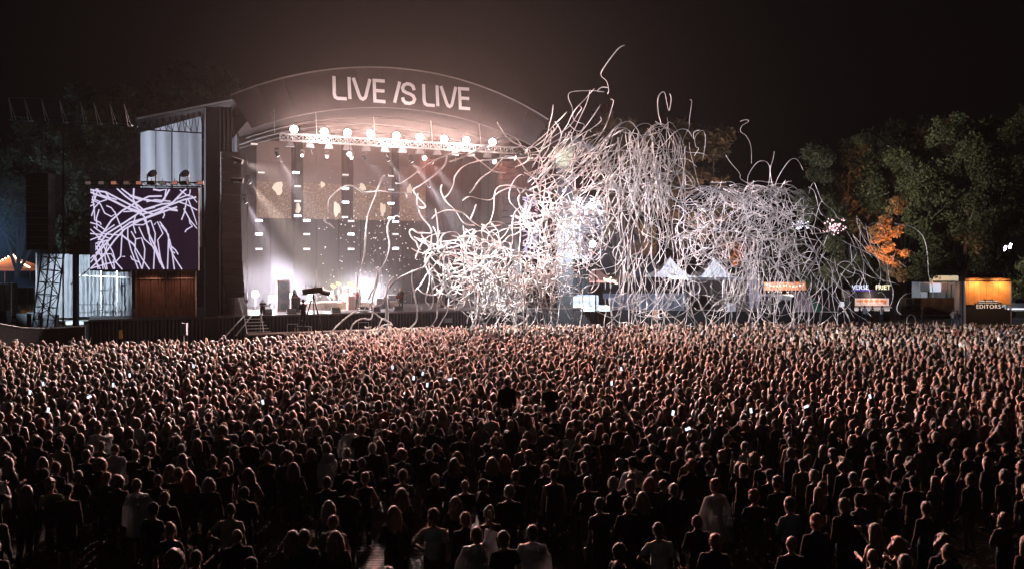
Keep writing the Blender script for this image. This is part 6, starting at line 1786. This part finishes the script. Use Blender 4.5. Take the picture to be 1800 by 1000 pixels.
HAND = [
 ([(1098, 80), (1085, 88), (1060, 122), (1057, 134), (1066, 143), (1070, 158), (1068, 166)], 60, 'topmost streamer, leaning up alone into the dark sky'),
 ([(1070, 155), (1058, 154), (1050, 161), (1062, 162), (1040, 160), (1005, 162), (999, 172), (1006, 190), (1008, 210), (1018, 216), (1027, 220), (1022, 230), (1012, 230), (1000, 219)], 60, 'hooked streamer looping round left below the topmost one'),
 ([(1158, 204), (1156, 180), (1160, 166), (1168, 163), (1172, 180), (1176, 195), (1180, 175), (1177, 165)], 60, 'N-shaped streamer standing above the left tree glow'),
 ([(1158, 204), (1162, 220), (1152, 214), (1165, 222)], 60, 'small knotted streamer end under the N-shaped one'),
 ([(1213, 176), (1216, 180), (1212, 210), (1211, 225), (1200, 250), (1196, 290)], 61, 'tall thin streamer with a hooked tip above the tangle'),
 ([(1235, 282), (1240, 250), (1236, 230), (1222, 241), (1223, 258), (1228, 262), (1220, 275)], 62, 'squared streamer loop right of the thin hooked one'),
 ([(1231, 229), (1220, 233), (1219, 245)], 62, 'short curl above the squared loop'),
 ([(1301, 214), (1311, 211), (1316, 214), (1304, 222), (1302, 232), (1312, 240), (1320, 258), (1321, 288)], 64, 'tall looped streamer rising alone over the right tangle'),
 ([(1275, 272), (1284, 286), (1300, 305), (1302, 315), (1318, 325), (1345, 345), (1370, 390), (1400, 440)], 64, 'bent streamer reaching up left over the right tangle'),
 ([(1316, 330), (1315, 310), (1330, 287), (1345, 284), (1353, 295), (1352, 320), (1348, 335)], 65, 'arched streamer with a flat top over the right tangle'),
 ([(1361, 267), (1359, 280), (1354, 300), (1358, 325), (1365, 350), (1368, 400)], 65, 'hooked upright streamer right of the flat arch'),
 ([(1367, 345), (1363, 325), (1375, 300), (1390, 281), (1402, 282), (1412, 300)], 66, 'shepherd-crook streamer bowing toward the green tree'),
 ([(1381, 317), (1374, 330), (1378, 342), (1384, 332), (1395, 341)], 66, 'short zigzag streamer below the shepherd crook'),
 ([(1421, 329), (1432, 338), (1440, 370), (1447, 380)], 67, 'straight piece in front of the green tree'),
 ([(1432, 322), (1446, 355), (1464, 370), (1475, 385), (1500, 388)], 67, 'streamer draping over the green tree to a curl'),
 ([(1573, 394), (1600, 398), (1622, 415), (1630, 445), (1632, 480), (1637, 500)], 70, 'single long streamer arcing over the orange tree glow'),
 ([(1565, 450), (1580, 460), (1594, 471)], 70, 'short streamer below the orange tree glow'),
 ([(1511, 393), (1512, 410), (1513, 435), (1525, 460), (1537, 480)], 68, 'wavy streamer hanging left of the orange tree glow'),
 ([(1521, 393), (1530, 430), (1545, 460), (1548, 490), (1540, 510)], 68, 'streamer hanging in front of the orange tree glow'),
 ([(1585, 553), (1577, 545), (1580, 530), (1590, 518), (1602, 515)], 69, 'low curling streamer before the container wall'),
 ([(1560, 460), (1563, 490), (1570, 510), (1568, 530), (1560, 545)], 69, 'thin streamer falling right of the fries truck'),
 ([(922, 266), (914, 252), (905, 244), (880, 243), (865, 250), (835, 268), (805, 280), (790, 285)], 57, 'long streamer arching past the last blinder light'),
 ([(695, 322), (705, 322), (725, 309), (750, 290), (780, 276), (795, 271), (825, 272), (845, 285), (868, 302), (890, 304)], 58, 'long streamer arching below the blinder truss'),
 ([(786, 273), (782, 290), (765, 307), (745, 322), (738, 327), (727, 334), (733, 345), (748, 362), (743, 366), (737, 364)], 58, 'Z-shaped streamer right of the golden band'),
 ([(735, 340), (733, 355), (740, 380), (755, 398), (758, 410), (745, 410), (735, 410), (725, 404), (720, 408), (724, 418), (732, 426), (735, 435), (740, 440)], 57, 'streamer with a pointed loop left of the tangle'),
 ([(825, 340), (830, 335), (845, 315), (865, 300), (883, 280), (895, 275), (910, 280), (925, 300), (940, 312)], 58, 'peaked streamer right below the blinder truss'),
 ([(780, 350), (790, 340), (797, 325), (800, 310), (815, 293), (840, 284), (865, 281), (885, 277)], 59, 'long s-curved streamer before the dark stage right'),
 ([(777, 325), (775, 337), (785, 355), (800, 370), (815, 392), (835, 397)], 59, 'slanting streamer with hooked top by the pale blue beam'),
 ([(813, 353), (825, 346), (840, 349), (862, 352), (875, 340), (900, 330), (930, 335), (945, 340)], 59, 'flat wavy streamer above the left tangle'),
 ([(860, 395), (868, 370), (870, 340), (880, 328), (905, 328), (915, 340), (925, 330)], 59, 'squared hoop streamer above the left tangle'),
 ([(759, 385), (770, 375), (790, 370), (815, 375), (830, 390), (850, 400), (880, 396)], 58, 'arched streamer at the upper left of the tangle'),
 ([(765, 367), (768, 385), (770, 405), (772, 415)], 58, 'short upright streamer left of the tangle'),
 ([(837, 360), (832, 375), (826, 388)], 58, 'short hooked piece above the tangle'),
 ([(715, 350), (712, 340), (690, 339), (665, 337), (640, 339), (622, 328), (605, 329), (585, 343), (577, 355), (576, 375), (570, 388), (580, 395), (588, 402)], 57, 'leftmost streamer, a hooked line across the video wall'),
 ([(677, 310), (671, 315), (660, 345), (648, 375), (643, 410), (640, 450), (630, 480), (628, 500), (632, 510), (631, 540)], 57, 'long upright streamer falling past the golden band'),
 ([(702, 383), (698, 380), (685, 388), (681, 405), (685, 430), (681, 450), (676, 462), (668, 475), (663, 483), (664, 495), (656, 520), (654, 548)], 57, 'second long upright streamer curving over by the led bars'),
 ([(660, 470), (665, 480), (660, 500), (648, 525), (640, 545)], 57, 'slack streamer doubled along the second upright one'),
 ([(1002, 468), (990, 472)], 57, None),
 ([(760, 440), (745, 470), (720, 480), (700, 490), (685, 505), (680, 520), (678, 560)], 57, 'streamer curving down right of the guitarist'),
 ([(745, 470), (715, 482), (690, 500), (678, 520), (672, 533), (656, 540)], 57.2, 'streamer sweeping left over the guitarist'),
 ([(692, 487), (684, 498), (680, 520), (682, 555), (681, 585)], 56.5, 'streamer with a short barbed tip left of the guitarist'),
 ([(575, 592), (595, 570), (620, 550), (640, 545), (655, 548), (672, 560), (685, 566), (690, 572)], 56, 'low arched streamer in front of the dark stage skirt'),
 ([(615, 585), (620, 570), (635, 560), (650, 561), (654, 555), (655, 540), (648, 531)], 56, 'second low streamer curl before the stage skirt'),
 ([(640, 592), (655, 590), (672, 572), (690, 570)], 55, 'short low streamer over the front heads'),
 ([(641, 574), (645, 576), (652, 574), (648, 578)], 55.5, 'tiny curled streamer scrap below the stage apron'),
 ([(665, 575), (672, 560), (680, 562)], 55.5, 'tiny hooked streamer scrap by the front heads'),
 ([(770, 430), (780, 412), (800, 408), (812, 418), (830, 416), (845, 425)], 58, 'arched streamer along the top of left tangle'),
 ([(730, 455), (738, 435), (748, 420), (765, 412), (785, 410)], 58, 'large hoop at the left flank of the tangle'),
 ([(725, 475), (724, 495), (730, 525), (733, 550), (731, 565), (720, 577)], 57, 'streamer dropping left of tangle to the crowd'),
 ([(1075, 500), (1073, 510), (1071, 530), (1075, 555), (1076, 585)], 60, 'single streamer falling left of the pavilion'),
 ([(1088, 400), (1096, 425), (1094, 450), (1085, 465), (1060, 473), (1040, 475)], 60, 'big hooped streamer right of the lattice tower'),
 ([(1125, 370), (1110, 400), (1095, 420), (1083, 450), (1082, 485)], 61, 'long bowed streamer before the grey haze'),
 ([(1130, 435), (1127, 450), (1118, 475), (1110, 485), (1105, 520), (1118, 560), (1128, 590)], 60, 'streamer crossing in front of the dark purple marquee'),
 ([(1165, 497), (1155, 510), (1153, 540), (1156, 570), (1155, 590)], 60, 'short streamer with square bend before the pavilion'),
 ([(1182, 485), (1178, 510), (1170, 550), (1168, 570), (1175, 585)], 60, 'straight streamer falling before the pavilion wall'),
 ([(1105, 430), (1103, 470), (1110, 500), (1120, 540), (1110, 575)], 60, 'wavy streamer at the left of the pavilion roof'),
]
for P, d, lab in HAND:
    if lab is None: continue
    add_px(D(P, d - .6, d + .6), lab, 'hand')
def wander(x, y, ang, L, seg, jit, d, drift=0.0, dd=1.2, gdown=0.0):
    P = [(x, y, d)]; n = max(2, int(L / seg)); turn = R0.gauss(0, jit * .7); ph = R0.uniform(0, 6.28); fq = R0.uniform(.9, 1.9)
    for i in range(n):
        if R0.random() < .3: turn = R0.gauss(0, jit)
        if jit > .2 and R0.random() < .05: turn = R0.choice((-1, 1)) * R0.uniform(.7, 1.3)
        ang += turn * .7 + min(.2, .6 * jit) * math.sin(i * fq + ph)
        if gdown: ang += gdown * math.sin(math.pi / 2 - ang)
        x += math.cos(ang) * seg; y += math.sin(ang) * seg; d += R0.gauss(0, dd * .4)
        if y > 588: break
        P.append((x, y, d))
    if len(P) > 4 and R0.random() < .4:      # hooked tip
        q = ang + R0.choice((-1, 1)) * R0.uniform(.8, 1.6)
        P.append((x + math.cos(q) * seg * .5, y + math.sin(q) * seg * .5, d))
    return P
def field(cx_, cy_, rx, ry, n, Lr, seg, jit, dr, region, ang=None, spread=3.14, keep=None, w=None):
    n = int(n * .55)
    k = 0
    while k < n:
        a, r = R0.uniform(0, 6.283), math.sqrt(R0.random())
        x, y = cx_ + rx * r * math.cos(a), cy_ + ry * r * math.sin(a)
        an = R0.uniform(0, 6.283) if ang is None else ang + R0.gauss(0, spread)
        P = wander(x, y, an, R0.uniform(*Lr), seg, jit, R0.uniform(*dr))
        if len(P) < 2 or any(p[1] < 190 for p in P): continue
        if keep and not keep(P): continue
        add_px(P, None, region, 2, w); k += 1
def burst(cx_, cy_, n, Lr, dr, region, sp=14):
    d = R0.uniform(*dr)
    for k in range(n):
        a = R0.uniform(0, 6.283)
        add_px(wander(cx_ + R0.gauss(0, 5), cy_ + R0.gauss(0, 4), a, R0.uniform(*Lr), sp, .35, d + R0.uniform(-1.5, 1.5)), None, region, 2)
def bnd(x0, y0, x1, y1): return lambda P: all(x0 < p[0] < x1 and y0 < p[1] < y1 for p in P)
LT, CT_, RT = 'left', 'middle', 'right'
# left half of the tangle
field(830, 465, 92, 62, 105, (60, 160), 11, .52, (55, 61), LT, keep=bnd(725, 385, 960, 570))
field(900, 500, 100, 50, 80, (50, 130), 11, .52, (55, 61), LT, keep=bnd(740, 400, 1040, 580))
field(985, 395, 92, 62, 140, (50, 130), 11, .46, (57, 64), CT_, keep=bnd(880, 300, 1100, 520))
field(985, 455, 80, 60, 95, (50, 120), 11, .48, (57, 63), CT_, keep=bnd(880, 340, 1080, 580))
for b in ((885, 505, 26, (25, 75)), (832, 470, 24, (25, 75)), (925, 395, 20, (20, 60)), (960, 375, 24, (25, 70)), (870, 430, 16, (20, 60)), (985, 400, 26, (20, 70)), (1010, 360, 22, (20, 60)), (950, 485, 18, (20, 60)), (905, 545, 14, (15, 45)), (1020, 430, 14, (15, 50)), (770, 440, 14, (20, 50))):
    burst(*b, (55, 61) if b[0] < 950 else (57, 63), LT if b[0] < 900 else CT_)
# drapes falling to the crowd
for k in range(62):
    x = R0.choice((R0.uniform(745, 1010), R0.gauss(860, 50), R0.gauss(960, 40))); y = R0.uniform(455, 520)
    add_px(wander(x, y, math.pi / 2 + R0.gauss(0, .28), R0.uniform(50, 125), 12, .3, R0.uniform(54, 59), gdown=.16), None, 'leftdrape', 2)
# sweeping top, diagonal strands rising to the right
for k in range(60):
    x, y = R0.uniform(920, 1050), R0.uniform(265, 345)
    add_px(wander(x, y, -.75 + R0.gauss(0, .28), R0.uniform(50, 150), 13, .13, R0.uniform(58, 63)), None, 'sweep', 2)
for k in range(24):
    x, y = R0.uniform(905, 1000), R0.uniform(262, 330)
    add_px(wander(x, y, .2 + R0.gauss(0, .6), R0.uniform(50, 130), 12, .3, R0.uniform(57, 61)), None, 'sweep', 2)
for k in range(9):
    x = R0.uniform(1030, 1140)
    add_px(D([(x, 300), (x + 8, 265), (x + 22, 240 + R0.uniform(-15, 10)), (x + 45, 225 + R0.uniform(-12, 12)), (x + 62, 235), (x + 72, 260), (x + 74, 290)], 60, 62), None, 'sweep', 3)
# vertical curtain in the middle
for k in range(95):
    x, y = R0.gauss(1135, 38), R0.uniform(215, 330)
    if abs(x - 1130) > 85: continue
    add_px(wander(x, max(y, 215 + abs(x - 1140) * .5), math.pi / 2 + R0.gauss(.05, .16), R0.uniform(60, 190), 12, .17, R0.uniform(59, 64), gdown=.12), None, 'curtain', 2)
field(1170, 300, 60, 60, 70, (35, 85), 11, .3, (60, 65), 'curtain', keep=bnd(1080, 205, 1250, 400))
field(1075, 330, 50, 55, 60, (35, 90), 11, .3, (59, 63), 'curtain', keep=bnd(1010, 240, 1150, 430))
# right tangle
field(1290, 400, 115, 82, 420, (28, 85), 10, .36, (62, 68), RT, keep=bnd(1160, 318, 1435, 500))
field(1330, 370, 110, 60, 190, (28, 80), 10, .34, (62, 69), RT, keep=bnd(1190, 318, 1440, 470))
field(1390, 430, 70, 70, 90, (28, 80), 11, .25, (64, 70), RT, keep=bnd(1300, 340, 1480, 530))
for k in range(26):   # the upper rim of the right tangle
    x = R0.uniform(1190, 1380)
    add_px(D([(x - 30, 352 + R0.uniform(-6, 10)), (x, 336 + R0.uniform(-10, 6)), (x + 28, 338 + R0.uniform(-8, 8)), (x + 50, 356)], 64, 66), None, RT, 3)
for k in range(150):
    x = R0.uniform(1085, 1470); x = x if R0.random() < .75 else R0.gauss(1325, 14)
    y = R0.uniform(400, 500) if x < 1400 else R0.uniform(420, 520)
    add_px(wander(x, y, math.pi / 2 + R0.gauss(0, .22), R0.uniform(50, 170), 11, .22, R0.uniform(60, 67), gdown=.14), None, 'rightdrape', 2)
for k in range(26):
    x, y = R0.uniform(1430, 1530), R0.uniform(380, 520)
    add_px(wander(x, y, math.pi / 2 + R0.gauss(-.35, .4), R0.uniform(40, 120), 13, .25, R0.uniform(65, 69)), None, 'edge', 2)
for k in range(40):  # ends that trail over the crowd
    x, y = R0.uniform(1060, 1500), R0.uniform(505, 560)
    add_px(wander(x, y, 2.2 + R0.gauss(0, .5), R0.uniform(30, 90), 12, .25, R0.uniform(58, 64)), None, 'rightdrape', 2)
items.sort(key=lambda i: -i[0])
REG = {LT: ('paper streamer knotted in the brightest tangle in front of the right stage half', 'streamers in the bright tangle'), CT_: ('paper streamer criss-crossing the dense knot over the right video screen', 'streamers over the right screen'),
       'leftdrape': ('paper streamer end falling from the bright tangle onto the front crowd', 'streamer ends falling on the front crowd'), 'sweep': ('paper streamer sweeping up and right beyond the roof arch end', 'streamers sweeping up by the arch'),
       'curtain': ('paper streamer hanging in the tall vertical curtain before the brown trees', 'streamers in the vertical curtain'), RT: ('thin paper streamer in the wide lilac tangle over the pagoda tents', 'streamers over the pagoda tents'),
       'rightdrape': ('thin paper streamer dropping past the tents to the crowd', 'streamers dropping past the tents'), 'edge': ('stray thin paper streamer between the bulb row and the fries truck', 'stray streamers by the fries truck')}
PLACES = [(760, 420, 'at the upper left flank of the tangle'), (745, 500, 'at the lower left flank of the tangle'), (830, 420, 'over the dark right half of the stage'), (830, 500, 'in the bright knot at deck height'), (885, 505, 'at the white starburst above the deck'),
 (870, 555, 'hanging over the stage skirt'), (925, 400, 'left of the right video screen'), (960, 370, 'across the top of the right video screen'), (1010, 380, 'across the right video screen'), (960, 460, 'below the right video screen'), (1010, 500, 'between stage deck and lattice tower'),
 (980, 560, 'falling on the crowd by the stage corner'), (1045, 430, 'around the glaring tower lamp'), (930, 290, 'beside the right end of the roof arch'), (1000, 290, 'rising right of the roof arch'), (1060, 250, 'in the upward sweep below the topmost streamer'), (1120, 240, 'at the crest of the sweep'),
 (1080, 370, 'above the grey haze right of the tower'), (1140, 320, 'in the upper vertical curtain'), (1140, 420, 'in the lower vertical curtain'), (1190, 260, 'at the top right of the vertical curtain'), (1100, 530, 'in front of the pavilion wall'), (1178, 470, 'over the first pagoda tent'),
 (1256, 460, 'over the second pagoda tent'), (1220, 370, 'at the left of the lilac tangle'), (1290, 340, 'on the upper rim of the lilac tangle'), (1300, 410, 'in the heart of the lilac tangle'), (1370, 370, 'at the right of the lilac tangle'), (1325, 510, 'beside the lilac flag'),
 (1390, 450, 'above the orange bulb row'), (1390, 540, 'below the orange bulb row'), (1220, 540, 'before the long marquee wall'), (1440, 430, 'by the pink light blossoms'), (1470, 520, 'by the utility cart'), (1520, 450, 'left of the orange-lit tree'), (1530, 540, 'before the fries truck')]
def describe(S):
    """shape, direction and place of a streamer from its own points"""
    Q = [((p.x / p.y) * F + CX, CY - (p.z - H) / p.y * F) for p in S]
    L = sum(math.hypot(b[0] - a[0], b[1] - a[1]) for a, b in zip(Q, Q[1:]))
    dx, dy = Q[-1][0] - Q[0][0], Q[-1][1] - Q[0][1]
    e = math.hypot(dx, dy) / max(L, 1)
    mx, my = sum(q[0] for q in Q) / len(Q), sum(q[1] for q in Q) / len(Q)
    size = 'very long' if L > 150 else 'long' if L > 115 else 'medium-length' if L > 85 else 'short'
    curl = 'nearly straight' if e > .96 else 'gently bent' if e > .86 else 'wavy' if e > .68 else 'curled' if e > .4 else 'looped'
    ang = math.degrees(math.atan2(abs(dy), abs(dx)))
    way = 'upright' if ang > 68 else 'level' if ang < 20 else ('steep ' if ang > 45 else 'slanting ') + ('right-leaning' if dx * dy < 0 else 'left-leaning')
    pl = min(PLACES, key=lambda p: (p[0] - mx) ** 2 + (p[1] - my) ** 2)[2]
    return f'{size} {curl} {way} white streamer {pl}'
ORD = ['leftmost', 'second-leftmost', 'third-leftmost', 'fourth-leftmost', 'fifth-leftmost', 'sixth-leftmost', 'seventh-leftmost', 'eighth-leftmost', 'ninth-leftmost', 'tenth-leftmost', 'eleventh-leftmost', 'twelfth-leftmost']
auto = {}
for n_, it in enumerate(items[:300]):
    if not it[4]: auto.setdefault(describe(it[1]), []).append((sum(p.x / p.y for p in it[1]) / len(it[1]), n_))
final = {}
for k_, v_ in auto.items():
    v_.sort()
    for r_, (_, n_) in enumerate(v_):
        final[n_] = k_ if len(v_) == 1 else (('rightmost ' if r_ == len(v_) - 1 else ORD[min(r_, 11)] + ' ') + k_)
rest = MB()
for n_, (sz, pts_, w, reg, lab) in enumerate(items):
    if n_ < 300:
        mb = MB(); ribbon(mb, pts_, w)
        mb.build('paper_streamer', STRM, label=lab or final[n_], cat='paper streamer', group='paper streamers shot over the crowd' if lab else REG[reg][1], smooth=True)
    else:
        ribbon(rest, pts_, w)
rest.build('paper_streamers_mass', STRM, label='hundreds of further white paper streamers tangled above the crowd', cat='paper streamers', kind='stuff', smooth=True)
print('streamers', len(items), 'tris', len(rest.f) * 2)
# ------------------------------------------------------------------ wash lights added on the truss to brighten crowd, streamers and trees
def wash(s, v, z, tgt, e, col, ang, label):
    c = SP(s, v, z)
    t = thing('wash_light', label, 'stage light', c, 'added wash lights aimed at the field')
    d = (Vector(tgt) - c).normalized()
    MB().bar(c - d * .25, c + d * .1, .17, 10, .22).build('housing', DARKMETAL, t)
    MB().bar(c + d * .1, c + d * .12, .19, 10).build('lens', LENSO, t)
    MB().bar(c, (c.x, c.y, z + .7), .03).build('hook', DARKMETAL, t)
    lamp('added_wash', 'SPOT', c + d * .3, e, col, .25, tgt, ang, .8, t)
RED = (1.0, .29, .21)
wash(-4.5, -1.4, 14.5, at(420, 640, 36), LP['washl'], RED, 50, 'added wash light for the crowd, toward the left of the truss')
wash(1.5, -1.4, 14.5, at(900, 640, 38), LP['washm'], RED, 52, 'added wash light for the crowd, at the middle of the truss')
wash(7.5, -1.4, 14.5, at(1250, 620, 42), LP['washr'], (1.0, .29, .19), 50, 'added wash light for the crowd, toward the right of the truss')
wash(9.3, -1.4, 14.9, at(1330, 400, 65), LP['washs'], (.85, .8, 1.0), 34, 'added wash light aimed out at the flying streamers')
wash(10.0, -1.4, 15.3, at(1600, 330, 100), LP['washt'], (1, .98, .72), 34, 'added end wash light brightening the field trees')

# ------------------------------------------------------------------ night haze over the field, and smoke on the stage
def haze_box(name, corners, z0, z1, dens, col, aniso, label):
    mb = MB(); n = len(corners)
    vs = [Vector((c[0], c[1], z0)) for c in corners] + [Vector((c[0], c[1], z1)) for c in corners]
    mb.add(vs, [tuple(range(n - 1, -1, -1)), tuple(range(n, 2 * n))] + [(k, (k + 1) % n, n + (k + 1) % n, n + k) for k in range(n)])
    m = bpy.data.materials.new(name); m.use_nodes = True
    nt = m.node_tree; nt.nodes.remove(nt.nodes['Principled BSDF'])
    pv_ = nt.nodes.new('ShaderNodeVolumePrincipled')
    pv_.inputs['Color'].default_value = (*col, 1); pv_.inputs['Density'].default_value = dens; pv_.inputs['Anisotropy'].default_value = aniso
    nt.links.new(pv_.outputs[0], nt.nodes['Material Output'].inputs['Volume'])
    return mb.build(name, m, label=label, cat='haze', kind='stuff')
haze_box('haze', [(-150, -20), (150, -20), (150, 180), (-150, 180)], -1, 50, HAZE, (.95, .82, .76), .2, 'thin night haze hanging over the whole field')
sc_ = [SP(-12.2, .1, 0), SP(12.2, .1, 0), SP(12.2, 12.9, 0), SP(-12.2, 12.9, 0)]
haze_box('smoke', sc_, DECK + .03, 16.0, LP['smoke'], (.95, .80, .74), .2, 'denser stage smoke filling the open stage')

def smoke_ball(name, loc, scale, dens, col, label, rot=ANG):
    mb = MB(); mb.ball((0, 0, 0), 1, 24, 14)
    m = bpy.data.materials.new(name); m.use_nodes = True
    nt = m.node_tree; nt.nodes.remove(nt.nodes['Principled BSDF'])
    pv_ = nt.nodes.new('ShaderNodeVolumePrincipled'); pv_.inputs['Color'].default_value = (*col, 1); pv_.inputs['Anisotropy'].default_value = .1
    tc = nt.nodes.new('ShaderNodeTexCoord')
    ln = nt.nodes.new('ShaderNodeVectorMath'); ln.operation = 'LENGTH'; nt.links.new(tc.outputs['Object'], ln.inputs[0])
    mr = nt.nodes.new('ShaderNodeMapRange'); mr.interpolation_type = 'SMOOTHERSTEP'
    mr.inputs[1].default_value = .05; mr.inputs[2].default_value = .98; mr.inputs[3].default_value = dens; mr.inputs[4].default_value = 0
    nt.links.new(ln.outputs['Value'], mr.inputs[0]); nt.links.new(mr.outputs[0], pv_.inputs['Density'])
    nt.links.new(pv_.outputs[0], nt.nodes['Material Output'].inputs['Volume'])
    pl = mb.build(name, m, label=label, cat='smoke', kind='stuff')
    pl.location = loc; pl.scale = scale; pl.rotation_euler = (0, 0, rot)
smoke_ball('drifting_smoke', SP(3, -2, 18), (44, 26, 34), LP['plume'], (.95, .76, .70), 'glowing smoke drifting above and in front of the stage roof')
smoke_ball('low_fog', SP(-9, 5.5, DECK + 1.6), (4.6, 4, 3.8), .045, (.95, .9, .95), 'white fog lit by the floor lights near the left portal')
smoke_ball('low_fog', SP(-1, 6.5, DECK + 1.4), (4.2, 3, 3.2), .03, (.95, .9, .95), 'white fog lit by the floor light beside the drums')
smoke_ball('low_fog', at(1085, 445, 88), (5.5, 7, 6), .012, (.85, .9, 1), 'grey-blue smoke behind the lattice tower right of the stage')
smoke_ball('low_fog', at(-30, 420, 84), (9, 9, 9), .008, (.6, .8, 1), 'blue-lit smoke at the far left above the tent')
smoke_ball('low_fog', SP(0, -1.6, 16.4), (12.5, 3.2, 2.6), LP['truss_smoke'], (.97, .85, .82), 'bright smoke wrapped round the blinder truss')  # smoke added here to spread a halo round the blinders
